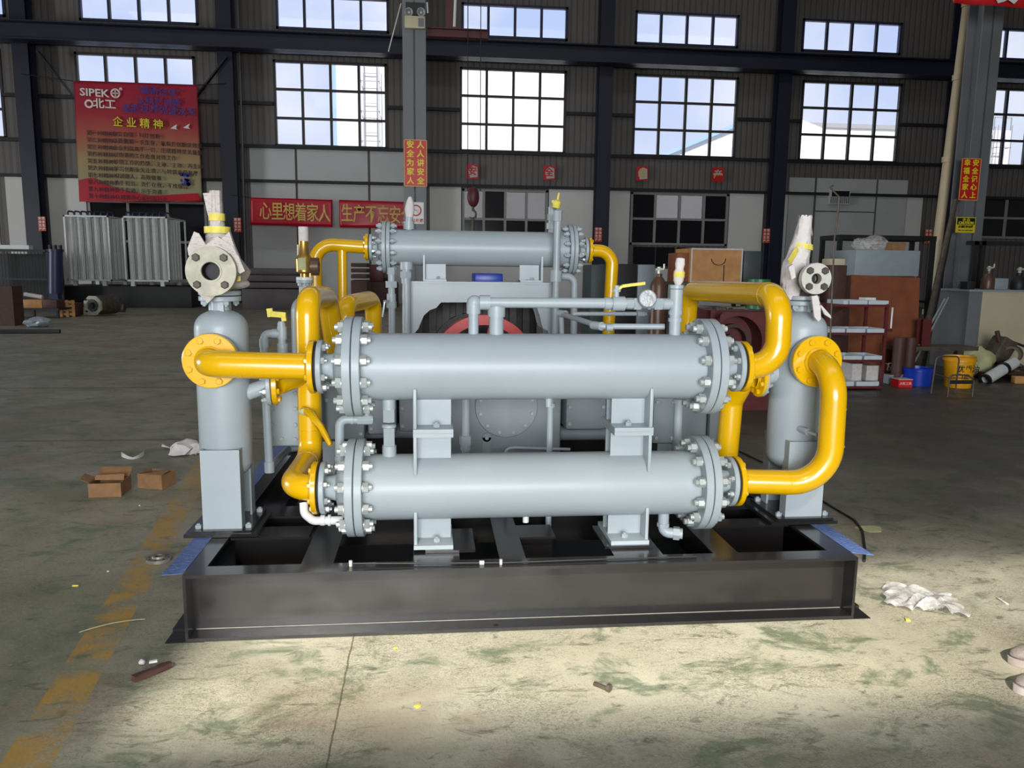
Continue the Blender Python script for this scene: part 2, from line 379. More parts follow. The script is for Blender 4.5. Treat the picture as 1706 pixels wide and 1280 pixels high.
# ------------------------------------------------------------------ floor
def floor_material():
    m = bpy.data.materials.new('worn_painted_concrete'); m.use_nodes = True
    n = m.node_tree.nodes; l = m.node_tree.links; b = n['Principled BSDF']
    tc = n.new('ShaderNodeTexCoord')
    def noise(scale, detail=6, rough=0.6, dist=0.0, stretch=None, rot=0):
        t = n.new('ShaderNodeTexNoise'); t.inputs['Scale'].default_value = scale; t.inputs['Detail'].default_value = detail
        t.inputs['Roughness'].default_value = rough; t.inputs['Distortion'].default_value = dist
        mp = n.new('ShaderNodeMapping'); mp.inputs['Scale'].default_value = stretch or (1, 1, 1); mp.inputs['Rotation'].default_value = (0, 0, rot)
        l.new(tc.outputs['Object'], mp.inputs[0]); l.new(mp.outputs[0], t.inputs['Vector']); return t.outputs['Fac']
    def ramp(src, a, c, lo=0.0, hi=1.0):
        r = n.new('ShaderNodeMapRange'); r.inputs['From Min'].default_value = a; r.inputs['From Max'].default_value = c
        r.inputs['To Min'].default_value = lo; r.inputs['To Max'].default_value = hi; l.new(src, r.inputs[0]); return r.outputs[0]
    def mix(f, a, c, mode='MIX'):
        x = n.new('ShaderNodeMixRGB'); x.blend_type = mode
        if isinstance(f, float): x.inputs[0].default_value = f
        else: l.new(f, x.inputs[0])
        for k, v in ((1, a), (2, c)):
            if isinstance(v, tuple): x.inputs[k].default_value = v
            else: l.new(v, x.inputs[k])
        return x.outputs[0]
    def math_(op, a, c=None):
        x = n.new('ShaderNodeMath'); x.operation = op
        for k, v in ((0, a), (1, c)):
            if v is None: continue
            if isinstance(v, (int, float)): x.inputs[k].default_value = v
            else: l.new(v, x.inputs[k])
        return x.outputs[0]
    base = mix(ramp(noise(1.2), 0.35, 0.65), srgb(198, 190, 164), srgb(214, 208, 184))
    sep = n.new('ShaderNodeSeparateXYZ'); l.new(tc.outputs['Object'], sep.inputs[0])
    # pale zone shaped to the sun patch; green brown paint around it also carries shade
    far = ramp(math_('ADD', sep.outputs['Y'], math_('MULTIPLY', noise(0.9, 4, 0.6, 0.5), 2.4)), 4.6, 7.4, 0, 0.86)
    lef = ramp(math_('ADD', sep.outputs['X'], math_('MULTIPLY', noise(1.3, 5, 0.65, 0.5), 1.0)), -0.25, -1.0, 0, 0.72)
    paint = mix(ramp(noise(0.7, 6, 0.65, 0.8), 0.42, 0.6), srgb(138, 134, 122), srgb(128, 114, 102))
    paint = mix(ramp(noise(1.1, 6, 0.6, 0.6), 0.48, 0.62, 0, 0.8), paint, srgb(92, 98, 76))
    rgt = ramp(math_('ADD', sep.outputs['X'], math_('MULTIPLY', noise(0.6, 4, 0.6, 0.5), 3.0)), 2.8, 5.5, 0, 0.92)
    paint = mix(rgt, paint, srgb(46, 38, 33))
    near = ramp(math_('ADD', sep.outputs['Y'], math_('MULTIPLY', noise(2.0, 5, 0.65, 0.5), 0.4)), 2.66, 2.48, 0, 0.85)  # foreground: green brown paint that also holds the shade before the sun patch
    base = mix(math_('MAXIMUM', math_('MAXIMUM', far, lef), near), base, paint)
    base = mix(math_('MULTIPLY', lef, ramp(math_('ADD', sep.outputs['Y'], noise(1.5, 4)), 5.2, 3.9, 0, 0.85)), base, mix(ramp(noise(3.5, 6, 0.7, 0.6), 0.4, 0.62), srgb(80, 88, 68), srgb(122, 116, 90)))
    base = mix(ramp(noise(0.45, 5, 0.6, 1.0), 0.50, 0.70, 0, 0.7), base, srgb(112, 106, 88))
    base = mix(ramp(noise(2.6, 8, 0.7, 0.6, (1, 1.6, 1), 0.4), 0.52, 0.62, 0, 0.75), base, srgb(92, 114, 82))     # left over green paint
    base = mix(ramp(noise(0.8, 7, 0.65, 0.8, (1, 1, 1), 1.0), 0.58, 0.70, 0, 0.5), base, srgb(150, 112, 90))        # red brown dust
    base = mix(ramp(noise(5.5, 9, 0.75, 0.8, (1, 2.4, 1), -0.5), 0.555, 0.64, 0, 0.72), base, srgb(80, 84, 64))      # tyre and grease marks
    base = mix(ramp(noise(30, 4, 0.7, 0.4, (1, 4, 1), 0.9), 0.60, 0.70, 0, 0.5), base, srgb(196, 188, 158))         # scratches
    base = mix(ramp(noise(42, 4, 0.7, 0.4, (5, 1, 1), 0.5), 0.58, 0.68, 0, 0.5), base, srgb(66, 62, 48))
    base = mix(math_('MULTIPLY', ramp(noise(70, 3, 0.7, 1.6, (1, 2.2, 1), 0.2), 0.47, 0.60, 0, 0.75), ramp(noise(2.2, 4, 0.6, 0.4), 0.36, 0.58)), base, srgb(104, 100, 76))   # tread prints
    base = mix(math_('MULTIPLY', rgt, ramp(noise(1.0, 6, 0.65, 0.6), 0.3, 0.65, 0.45, 0.85)), base, srgb(48, 38, 33))   # dark brown over the right side, broken up by noise
    # worn yellow gangway line at the left: runs along Y with a slight lean
    xl = math_('ADD', sep.outputs['X'], math_('MULTIPLY', sep.outputs['Y'], 0.137))
    dist = math_('ABSOLUTE', math_('ADD', xl, 0.975))
    line = math_('LESS_THAN', dist, 0.083)
    wear = ramp(noise(5, 8, 0.7, 0.5), 0.40, 0.58)
    base = mix(math_('MULTIPLY', math_('MULTIPLY', line, wear), 0.8), base, srgb(178, 136, 44))
    # casting joints
    def joint(src, off, w):
        return math_('LESS_THAN', math_('ABSOLUTE', math_('ADD', src, off)), w)
    j = math_('MAXIMUM', joint(math_('ADD', math_('ADD', sep.outputs['X'], math_('MULTIPLY', noise(9, 3), 0.016)), math_('MULTIPLY', sep.outputs['Y'], 0.0030)), 0.3301, 0.0035), joint(sep.outputs['Y'], -7.3, 0.02))
    j = math_('MAXIMUM', j, joint(sep.outputs['Y'], -10.5, 0.03))
    base = mix(math_('MULTIPLY', j, 0.7), base, srgb(70, 60, 46))
    l.new(base, b.inputs['Base Color'])
    l.new(ramp(noise(3, 5), 0.3, 0.7, 0.36, 0.62), b.inputs['Roughness'])
    bp = n.new('ShaderNodeBump'); bp.inputs['Strength'].default_value = 0.15; bp.inputs['Distance'].default_value = 0.01
    l.new(noise(40, 6), bp.inputs['Height']); l.new(bp.outputs[0], b.inputs['Normal'])
    return m
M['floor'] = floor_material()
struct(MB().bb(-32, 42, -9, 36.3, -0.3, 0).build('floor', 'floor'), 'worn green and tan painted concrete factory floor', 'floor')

# ------------------------------------------------------------------ walls with openings
def wall_rects(x0, x1, z0, z1, holes):
    xs = sorted({x0, x1, *[h[0] for h in holes], *[h[1] for h in holes]}); zs = sorted({z0, z1, *[h[2] for h in holes], *[h[3] for h in holes]})
    xs = [x for x in xs if x0 <= x <= x1]; zs = [z for z in zs if z0 <= z <= z1]; out = []
    for k in range(len(zs)-1):
        run = None
        for i in range(len(xs)-1):
            cx, cz = (xs[i]+xs[i+1])/2, (zs[k]+zs[k+1])/2
            solid = not any(h[0] < cx < h[1] and h[2] < cz < h[3] for h in holes)
            if solid: run = (run[0], xs[i+1]) if run else (xs[i], xs[i+1])
            if (not solid or i == len(xs)-2) and run:
                out.append((run[0], run[1], zs[k], zs[k+1])); run = None
    return out
WY = 36.0
def wx(px, py=180): return at(px, py, WY).x
Z_MID = (at(700, 250.5, WY).z, at(700, 109, WY).z)
Z_UP = (at(700, 58.5, WY).z, at(700, 58.5, WY).z + 1.43)
Z_LOWTOP = at(840, 312, WY).z          # foot of the ribbed sheet, top of the pale panels
bays = [(-190, 8), (130, 328), (457, 645), (766, 943), (1055, 1228), (1334, 1500), (1638, 1790), (1900, 2040)]
holes = []
wins = []
for i, (a, b) in enumerate(bays):
    X0, X1 = wx(a), wx(b); holes.append((X0, X1, *Z_MID)); wins.append((X0, X1, *Z_MID, 4, 3, 'frame_dark', 'glass'))
    X0u, X1u = wx(a+3, 40), wx(b+3, 40); holes.append((X0u, X1u, *Z_UP)); wins.append((X0u, X1u, *Z_UP, 4, 1, 'frame_blue', 'glass'))
def zz(py, px=840): return at(px, py, WY).z
low = [(148, 345, 335, 470, 3, 2, False), (770, 912, 316, 415, 4, 2, True), (1050, 1212, 322, 409, 4, 2, True), (1632, 1760, 330, 398, 3, 2, False)]
for (a, b, t, bt, nx, nz, see) in low:
    m_ = (a+b)/2; r = (wx(a, 360), wx(b, 360), at(m_, bt, WY).z, at(m_, t, WY).z)
    holes.append(r); wins.append((*r, nx, nz, 'frame_white', 'dark' if not see else ('A' if a < 900 else 'B')))
wall = MB()
for (x0, x1, z0, z1) in wall_rects(-32, 42, 0, 17, holes): wall.bb(x0, x1, WY, WY+0.25, z0, z1)
struct(wall.build('wall_back', 'cladding'), 'dark ribbed sheet wall at the far side of the hall', 'wall')
for i, (x0, x1, z0, z1, nx, nz, fm, gl) in enumerate(wins):
    w = thing('window_%d' % (i+1), 'steel framed factory window in the far wall', 'window', ((x0+x1)/2, WY, z0)); struct(w)
    f = MB(); t = 0.10
    f.bb(x0, x1, WY-0.06, WY+0.12, z0, z0+t); f.bb(x0, x1, WY-0.06, WY+0.12, z1-t, z1); f.bb(x0, x0+t, WY-0.06, WY+0.12, z0, z1); f.bb(x1-t, x1, WY-0.06, WY+0.12, z0, z1)
    for k in range(1, nx): c = x0+(x1-x0)*k/nx; f.bb(c-0.055, c+0.055, WY-0.05, WY+0.1, z0, z1)
    for k in range(1, nz): c = z0+(z1-z0)*k/nz; f.bb(x0, x1, WY-0.04, WY+0.09, c-0.05, c+0.05)
    f.build('window_frame', fm, w)
    g = MB(); d = MB(); nd = 0
    for k in range(nx):
        for q in range(nz):
            a0, a1 = x0+(x1-x0)*k/nx, x0+(x1-x0)*(k+1)/nx; b0, b1 = z0+(z1-z0)*q/nz, z0+(z1-z0)*(q+1)/nz
            dark = gl == 'dark' or (gl in ('A', 'B') and not (q == nz-1 and k in ((0, 2, 3) if gl == 'A' else (1, 2))))
            (d if dark else g).bb(a0, a1, WY+0.02, WY+0.03, b0, b1)
            nd += dark
    if nd < nx*nz: g.build('window_panes', 'glass' if gl == 'glass' else 'glass_dim', w)
    if nd: d.build('dark_window_panes', 'glass_dark', w)
# pale panels below the ribbed sheet
def panel(px0, px1, z0, z1, m, name, y=WY-0.06, py=360):
    return struct(MB().bb(wx(px0, py), wx(px1, py), y, WY-0.001, z0, z1).build(name, m))
ZP = Z_LOWTOP
k = 1
for (a, b, m) in ((-60, -2, 'panel_white'), (14, 62, 'panel_white'), (84, 146, 'panel_white'), (347, 388, 'panel_white'), (716, 768, 'panel_white'), (914, 988, 'panel_white'),
                  (1012, 1048, 'panel_white'), (1214, 1270, 'panel_white'), (1290, 1310, 'panel_white'), (1508, 1534, 'panel_white')):
    panel(a, b, 0, ZP, m, 'trim_%d' % k); k += 1
panel(768, 914, 0, zz(417), 'panel_white', 'trim_%d' % k); k += 1
panel(1048, 1214, 0, zz(445), 'panel_white', 'trim_%d' % k); k += 1
for (a, b) in ((420, 494), (498, 614), (618, 690)):
    panel(a, b, 0, zz(248, 560), 'panel_grey', 'door_%d' % (k-11)); k += 1
for (a, b, y0, y1) in ((1311, 1353, 298, 600), (1357, 1455, 298, 352), (1357, 1455, 354, 600), (1459, 1507, 298, 600)):
    panel(a, b, max(0, at(1400, y1, WY).z), at(1400, y0, WY).z, 'panel_grey', 'door_%d' % (k-11)); k += 1
for (a, b) in ((1054, 1090), (1092, 1122), (1126, 1152), (1154, 1182)):
    d = MB().bb(wx(a, 425), wx(b, 425), WY-0.12, WY-0.061, zz(444, 1100), zz(412, 1100)); struct(d.build('trim_%d' % k, 'glass_dark')); k += 1
# girts
for (py, x0, x1) in ((182, -32, 42), (252, -32, 42), (98, -32, 42)):
    z = at(700, py, WY).z
    hs = [h for h in holes if h[2]-0.2 < z < h[3]+0.2 and h[2] < z-0.2 and h[3] > z+0.2]
    for (a, b, _, _) in wall_rects(x0, x1, z-0.07, z+0.07, [(h[0], h[1], z-1, z+1) for h in hs]):
        if b-a > 0.2: struct(MB().bb(a, b, WY-0.22, WY-0.07, z-0.07, z+0.07).build('trim_%d' % k, 'girt')); k += 1
struct(MB().bb(-32, 42, WY-0.2, WY-0.07, ZP-0.05, ZP+0.08).build('trim_%d' % k, 'girt')); k += 1
# wall columns and the crane runway in front of them
col_x = [at(72, 330, WY).x, at(388.5, 200, WY).x, at(695, 200, WY).x, at(1000, 200, WY).x, at(1289, 200, WY).x, at(1575, 200, WY).x]
col_x = [col_x[0]-8.1] + col_x + [col_x[-1]+8.1]
def hcol(x, y, w, d, z1, name, m):
    b = MB(); b.bb(x-w/2, x+w/2, y-d/2, y-d/2+0.04, 0, z1); b.bb(x-w/2, x+w/2, y+d/2-0.04, y+d/2, 0, z1); b.bb(x-0.025, x+0.025, y-d/2+0.04, y+d/2-0.04, 0, z1)
    return b.build(name, m)
for x in col_x: struct(hcol(x, WY-0.75, 0.62, 0.6, 17, 'wall_column', 'col_blue'), 'dark blue steel column against the far wall', 'column')
zt, zb = at(900, 69, WY-1.9).z, at(900, 99, WY-1.9).z
b = MB(); b.bb(-32, 42, WY-1.9, WY-1.2, zt-0.05, zt); b.bb(-32, 42, WY-1.9, WY-1.2, zb, zb+0.05); b.bb(-32, 42, WY-1.57, WY-1.53, zb, zt)

struct(b.build('crane_runway_beam', 'col_blue'), 'long dark blue crane runway beam along the far wall', 'beam')
# wall bracing in the left bay, behind the banner
for nm, pts in (('wall_brace', ((62, 85), (195, 250))), ('wall_brace', ((378, 95), (255, 255)))):
    (p, q) = pts; struct(MB().bar(at(*p, WY-1.12), at(*q, WY-1.12), 0.22, 0.06).build(nm, 'girt'), 'dark diagonal brace of the left bay', 'brace')
# drain pipe on the left wall column
ob = MB().pipe([at(394, -40, WY-0.5), at(404, 240, WY-0.5), at(404, 262, WY-0.4), at(410, 470, WY-0.4)], 0.05).build('wall_conduit', 'col_grey'); struct(ob, 'thin grey conduit beside the second far column', 'pipe')

# near column row
NY = 16.25
def near_col(px, sy, nm, lab):
    c = at(px, sy, NY).x
    b = MB(); w = 0.45; d = 0.5
    b.bb(c-w/2, c+w/2, NY-d/2, NY-d/2+0.03, 0, 17); b.bb(c-w/2, c+w/2, NY+d/2-0.03, NY+d/2, 0, 17); b.bb(c-0.02, c+0.02, NY-d/2, NY+d/2, 0, 17)
    o = b.build(nm, 'col_grey'); struct(o, lab, 'column'); return c
NC1 = near_col(691, 180, 'steel_column', 'grey steel column behind the machine with red sign')
NC2 = near_col(1619.5, 263, 'steel_column', 'grey steel column at the right with caution sign')
# other walls, roof
FY = -9.0
tanE = math.tan(SUN_EL)/math.cos(SUN_AZ); tanA = math.tan(SUN_AZ)
sun_hole = (-3.1, 2.0, (2.57-FY)*tanE, (4.9-FY)*tanE)
door_hole = (-4.0, 3.4, 0.0, 6.2)
fw = MB()
for (x0, x1, z0, z1) in wall_rects(-32, 42, 0, 17, [sun_hole, door_hole]): fw.bb(x0, x1, FY-0.25, FY, z0, z1)
struct(MB().bb(sun_hole[0], sun_hole[1], FY-0.06, FY-0.055, (3.95-FY)*tanE, sun_hole[3]).build('window_99', 'glass_beam_dimmer'), 'added tinted pane dimming the upper sun beam behind the camera', 'window')  # unseen pane added to weaken the upper part of the sun beam
struct(fw.build('wall_front', 'panel_grey'), 'hall wall behind the camera with an open goods door', 'wall')
side = MB()
for (y0, y1, z0, z1) in wall_rects(FY, WY, 0, 17, [(9, 15, 0, 5.6)]): side.bb(-32.25, -32, y0, y1, z0, z1)
struct(side.build('wall_left', 'panel_grey'), 'left end wall of the hall', 'wall')
struct(MB().bb(42, 42.25, FY, WY, 0, 17).build('wall_right', 'panel_grey'), 'right end wall of the hall', 'wall')
struct(MB().bb(-32.3, 42.3, FY-0.3, WY+0.3, 17, 17.2).build('ceiling', 'ceil'), 'sheet steel roof of the hall', 'ceiling')

# ------------------------------------------------------------------ the yard outside
struct(MB().bb(-120, 160, 36.4, 200, -0.4, -0.1).build('yard_ground', 'panel_grey'), 'concrete yard outside the far wall', 'ground')
def ladder(t, x, y, z0, z1, w=0.6):
    b = MB()
    for s in (-w/2, w/2): b.bb(x+s-0.04, x+s+0.04, y-0.3, y-0.22, z0, z1)
    z = z0
    while z < z1: b.bb(x-w/2, x+w/2, y-0.29, y-0.23, z, z+0.05); z += 1.15
    z = z0+0.4
    c = MB()
    while z < z1:
        for (a0, a1) in ((-w*0.75, w*0.75),): c.bb(x+a0, x+a1, y-0.95, y-0.9, z, z+0.07); c.bb(x+a0, x+a0+0.06, y-0.95, y-0.25, z, z+0.07); c.bb(x+a1-0.06, x+a1, y-0.95, y-0.25, z, z+0.07)
        z += 2.3
    for s in (-w*0.75, w*0.75-0.06): c.bb(x+s, x+s+0.06, y-0.95, y-0.9, z0+0.4, z1)
    b.build('ladder', 'build_line', t); c.build('ladder_cage', 'build_line', t)
BY = 66.0
a0, a1 = at(561, 180, BY).x, at(965, 180, BY).x
t = thing('warehouse', 'tall white warehouse with a caged ladder outside the second window', 'building', (0.5*(a0+a1), BY+6, -0.1))
MB().bb(a0, a1, BY, BY+14, -0.1, at(600, 78, BY).z).build('wall', 'build_white', t)
MB().bb(a0-0.35, a0, BY+0.01, BY+14, -0.1, at(600, 78, BY).z).build('shaded_side', 'build_shade', t)  # shaded side of the white wall, its bluish shade put into the colour
ladder(t, at(618, 180, BY).x, BY, 2, at(618, 108, BY).z, 1.0)
BY = 74.0
g = [at(1000, 302, BY), at(1108, 262, BY), at(1290, 182, BY), at(1420, 250, BY)]
t = thing('gable_warehouse', 'white warehouse with a sloping gable roof outside the fourth window', 'building', (at(1200, 300, BY).x, BY+6, -0.1))
MB().prism([(g[0].x, BY, -0.1), (g[0].x, BY, g[0].z), (g[2].x, BY, g[2].z), (g[3].x+3, BY, g[3].z), (g[3].x+3, BY, -0.1)], (0, 12, 0)).build('wall', 'build_white', t)
MB().bar((g[0].x, BY-0.3, g[0].z), (g[2].x, BY-0.3, g[2].z), 0.5, 0.35).build('roof_edge', 'build_shade', t)
BY = 90.0
a0, a1 = at(1325, 240, BY).x, at(1560, 240, BY).x
t = thing('long_shed', 'low white shed with a flat roof outside the fifth window', 'building', (0.5*(a0+a1), BY+6, -0.1))
zt_ = at(1415, 207, BY).z
MB().bb(a0, a1, BY, BY+12, -0.1, zt_-0.5).build('wall', 'build_white', t); MB().bb(a0-0.3, a1+0.3, BY-0.3, BY+12, zt_-0.5, zt_).build('roof', 'build_line', t)
BY = 66.0
a0, a1 = at(1570, 240, BY).x, at(1682, 240, BY).x
t = thing('tower_block', 'narrow white building with roof rail and ladder outside the rightmost window', 'building', (0.5*(a0+a1), BY+3, -0.1))
MB().bb(a0, a1, BY, BY+6, -0.1, at(1660, 217, BY).z).build('wall', 'build_white', t)
ladder(t, at(1660, 240, BY).x, BY, 3, at(1660, 212, BY).z, 0.9)
b = MB(); zr = at(1660, 217, BY).z
for q in range(5): x = a0+(a1-a0)*q/4; b.bb(x-0.04, x+0.04, BY, BY+0.08, zr, zr+1.1)
b.bb(a0, a1, BY, BY+0.08, zr+1.05, zr+1.12); b.cyl((at(1662, 200, BY).x, BY+1, zr), (at(1662, 200, BY).x, BY+1, zr+5), 0.06); b.bb(at(1662, 200, BY).x-1.1, at(1662, 200, BY).x+1.1, BY+0.95, BY+1.05, zr+4.8, zr+4.95)
b.build('roof_rail', 'build_line', t)
# ================================================================== the gas compressor skid
X_ = Vector((1, 0, 0)); Y_ = Vector((0, 1, 0)); Z_ = Vector((0, 0, 1))
def stud(L, rn, tn, rs, ext): # stud with two hexagon nuts
    b = MB(); b.cyl((0, 0, -L/2-tn-ext), (0, 0, L/2+tn+ext), rs, n=10)
    for s in (-1, 1): b.cyl((0, 0, s*L/2), (0, 0, s*(L/2+tn)), rn, n=6); b.cyl((0, 0, s*L/2), (0, 0, s*(L/2+0.004)), rn*1.12, n=12)
    return b
def hexhead(rn, tn, ext=0.0):
    b = MB(); b.lathe((0, 0, -0.004), (0, 0, 1), [(0, 0), (0, rn), (tn*0.85+0.004, rn), (tn+0.004, rn*0.82), (tn+0.004, 0)], 6)
    if ext: b.cyl((0, 0, tn-0.002), (0, 0, tn+ext), rn*0.5, n=10)
    return b
P_STUD = proto(stud(0.080, 0.0245, 0.028, 0.014, 0.015), 'stud_bolt', 'zinc')
P_STUD_G = proto(stud(0.080, 0.021, 0.026, 0.0115, 0.014), 'painted_stud_bolt', 'grey')
P_NUT = proto(hexhead(0.0155, 0.017, 0.010), 'nut', 'zinc')
P_NUT_Y = proto(hexhead(0.0145, 0.013), 'yellow_bolt', 'yellow')
P_NUT_YB = proto(hexhead(0.0165, 0.014), 'big_yellow_bolt', 'yellow')
P_BOLT_G = proto(hexhead(0.013, 0.011), 'grey_bolt', 'grey_dull')
P_BOLT_S = proto(hexhead(0.016, 0.018, 0.006), 'foot_bolt', 'grey')
P_BOLT_D = proto(hexhead(0.018, 0.014), 'dark_bolt', 'rust_bolt')
P_BOLT_K = proto(hexhead(0.017, 0.017, 0.006), 'black_foot_bolt', 'black')
def ring_of(me, parent, c, axis, rb, n, phase=0.0, face=0.0, name='bolt', flip=False):
    d, u, v = frame(axis)
    for i in range(n):
        a = phase + 2*math.pi*i/n; p = Vector(c) + u*(rb*math.cos(a)) + v*(rb*math.sin(a)) + d*face
        put(me, name, parent, p, -d if flip else d, random.uniform(0, 1))
def disc(parent, name, m, c, axis, r, t, ri=0.0, n=40, bev=0.003):
    b = MB()
    if ri > 0: b.lathe(c, axis, [(0, ri), (0, r-bev), (bev, r), (t-bev, r), (t, r-bev), (t, ri), (0, ri)], n)
    else: b.lathe(c, axis, [(0, 0), (0, r-bev), (bev, r), (t-bev, r), (t, r-bev), (t, 0)], n)
    return b.build(name, m, parent)

# ------------------------------------------------------------------ the black base frame
SX0, SX1, SY0, SY1, SZ = -1.055, 1.955, 3.24, 7.9, 0.302
t = thing('skid_base', 'long black painted steel base frame carrying the whole machine', 'base frame', (0.45, 3.24, 0))
tf = 0.014
b = MB(); b.bb(SX0, SX1, SY0, SY0+0.10, SZ-tf, SZ); b.bb(SX0, SX1, SY0, SY0+0.10, 0.004, 0.004+tf); b.bb(SX0, SX1, SY0+0.092, SY0+0.10, tf, SZ-tf); b.build('front_beam', 'black', t)
MB().cyl((SX0+0.02, SY0+0.090, 0.0195), (SX1-0.02, SY0+0.090, 0.0190), 0.0022, n=8).build('weld_seam', 'dull_steel', t)
for x in (SX0, SX1-0.012): MB().bb(x, x+0.012, SY0, SY0+0.0915, 0.0185, SZ-tf-0.0005).build('end_plate', 'black', t)
b = MB(); b.bb(SX0, SX1, SY1-0.1, SY1, SZ-tf, SZ); b.bb(SX0, SX1, SY1-0.1, SY1, 0.004, 0.018); b.bb(SX0, SX1, SY1-0.1, SY1-0.09, tf, SZ-tf); b.build('rear_beam', 'black', t)
for (xo, xi, nm) in ((SX0-0.085, SX0+0.075, 'side_beam'), (SX1+0.085, SX1-0.10, 'side_beam')):
    a, c = min(xo, xi), max(xo, xi); b = MB()
    b.bb(a, c, SY0+0.101, SY1-0.101, SZ-tf, SZ-0.0005); b.bb(a, c, SY0-0.0, SY1, 0.0, 0.0035); b.bb(a, c, SY0+0.101, SY1-0.101, 0.004, 0.018)
    m = (a+c)/2; b.bb(m-0.006, m+0.006, SY0+0.101, SY1-0.101, 0.018, SZ-tf); b.build(nm, 'black', t)
# blue protective film left on the outer flanges
b = MB(); b.prism([(SX0-0.088, SY0+0.01, SZ), (SX0-0.004, SY0+0.02, SZ), (SX0-0.004, SY1-0.2, SZ), (SX0-0.088, SY1-0.2, SZ)], (0, 0, 0.0015)); o = b.build('protective_film', 'film', t); o['label'] = 'blue film strip'
b = MB(); b.prism([(SX1+0.002, SY0+0.06, SZ), (SX1+0.088, SY0+0.02, SZ), (SX1+0.088, SY1-0.2, SZ), (SX1+0.002, SY1-0.2, SZ)], (0, 0, 0.0015)); o = b.build('protective_film', 'film', t); o['label'] = 'blue film strip'
# inner members: longitudinal plates and cross beams seen through the gaps
def beam(x0, x1, y0, y1, nm='cross_beam', z=SZ, h=0.2):
    b = MB(); b.bb(x0, x1, y0, y1, z-0.012, z-0.001); mx, my = (x0+x1)/2, (y0+y1)/2
    if x1-x0 > y1-y0: b.bb(x0, x1, my-0.005, my+0.005, z-h, z-0.012)
    else: b.bb(mx-0.005, mx+0.005, y0, y1, z-h, z-0.012)
    return b.build(nm, 'black', t)
beam(-0.58, -0.44, SY0+0.101, 4.0)
beam(0.01-0.10, 0.12, SY0+0.101, 3.75)
beam(0.30, 0.42, SY0+0.101, 4.4)
beam(0.42, 0.60, 3.62, 3.80)
beam(0.83, 1.06, SY0+0.101, 3.72)
beam(1.30, 1.42, SY0+0.101, 4.0)
beam(SX0+0.08, SX1-0.11, 4.02, 4.20)
beam(1.43, SX1-0.11, 3.72, 3.83)
beam(-0.97, -0.60, 3.70, 3.86)
beam(SX0+0.08, SX1-0.11, 6.1, 6.3)
beam(-0.75, -0.6, 4.25, 6.05); beam(1.5, 1.65, 4.25, 6.05)
b = MB(); b.bb(SX0+0.08, SX1-0.11, 3.42, 7.7, 0.02, 0.03); b.build('floor_plate', 'black_matt', t)
b = MB(); b.pipe([(-0.37, 3.315, SZ), (-0.37, 3.30, SZ+0.012), (0.02, 3.285, SZ+0.008), (0.33, 3.275, SZ+0.006), (0.75, 3.285, SZ+0.006), (1.2, 3.29, SZ+0.005)], 0.004, n=8); o = b.build('thin_cable', 'rubber', t)
b = MB(); b.cyl((0.205, 3.278, SZ+0.008), (0.225, 3.278, SZ+0.008), 0.010, n=6); b.cyl((-0.36, 3.30, SZ), (-0.36, 3.30, SZ+0.024), 0.008, n=8); b.cyl((0.30, 3.275, SZ), (0.30, 3.275, SZ+0.022), 0.007, n=8); b.build('cable_clip', 'steel', t)
for x in (0.08, 0.92): MB().bb(x-0.115, x+0.115, 3.43, 3.73, SZ, SZ+0.012).build('mounting_pad', 'black', t)
for (x0, x1) in ((-1.19, -0.845), (1.745, 2.105)): MB().bb(x0, x1, 3.705, 4.05, SZ+0.0016, SZ+0.018).build('mounting_pad', 'black', t)
for x in (0.28, 1.05): MB().cyl((x, SY0+0.03, 0.0182), (x, SY0+0.03, 0.0192), 0.011, n=12).build('drain_hole', 'hole', t)

# ------------------------------------------------------------------ shell and tube coolers
def cooler(name, label, x0, x1, Y, Z, RS, RF, loc, nb=12, bolts=P_STUD, noz=0.058, feet=None, sm=1.0, rn=0.123):
    t = thing(name, label, 'cooler', loc)
    tk = 0.037*sm; g = 0.004
    MB().lathe((x0+2*tk+g-0.004, Y, Z), X_, [(0, RS*0.97), (0, RS), (x1-x0-4*tk-2*g+0.008, RS), (x1-x0-4*tk-2*g+0.008, RS*0.97)], 64).build('shell', 'grey', t)
    for s, xe in ((1, x0), (-1, x1)):
        ax = X_*s
        f = disc(t, 'flange', 'grey', (xe, Y, Z), ax, RF, tk, n=64); disc(t, 'gasket', 'gasket', (xe+s*tk, Y, Z), ax, RF-0.006, g, n=64)
        disc(t, 'flange', 'grey', (xe+s*(tk+g), Y, Z), ax, RF, tk, RS-0.004, n=64)
        ring_of(bolts, f, (xe+s*(tk+g/2), Y, Z), X_, RF-0.038*sm, nb, math.pi/nb)
        L = 0.107*sm
        MB().lathe((xe+s*0.002, Y, Z), -ax, [(0, RS*0.98), (0.012, RS*0.97), (0.03*sm, RS*0.86), (0.048*sm, RS*0.66), (0.058*sm, noz*1.08), (0.075*sm, noz), (L, noz)], 48).build('end_cap', 'grey', t)
        f = disc(t, 'nozzle_flange', 'grey', (xe-s*(L-0.004), Y, Z), -ax, rn, 0.024, noz*0.8, n=48)
        ring_of(P_NUT, f, (xe-s*(L-0.004), Y, Z), ax, rn-0.024, 8, math.pi/8)
        disc(t, 'gasket', 'gasket', (xe-s*(L+0.020), Y, Z), -ax, rn-0.008, 0.012, noz*0.8, n=48)
    return t
CY, ZU, ZL = 3.60, 1.147, 0.573
XA, XB = -0.394, 1.345
up = cooler('upper_cooler', 'long grey shell and tube cooler, the upper of the front pair', XA, XB, CY, ZU, 0.155, 0.230, (0.475, CY, ZU-0.155))
lo = cooler('lower_cooler', 'long grey shell and tube cooler, the lower of the front pair', XA, XB, CY, ZL, 0.155, 0.230, (0.475, CY, SZ+0.012))
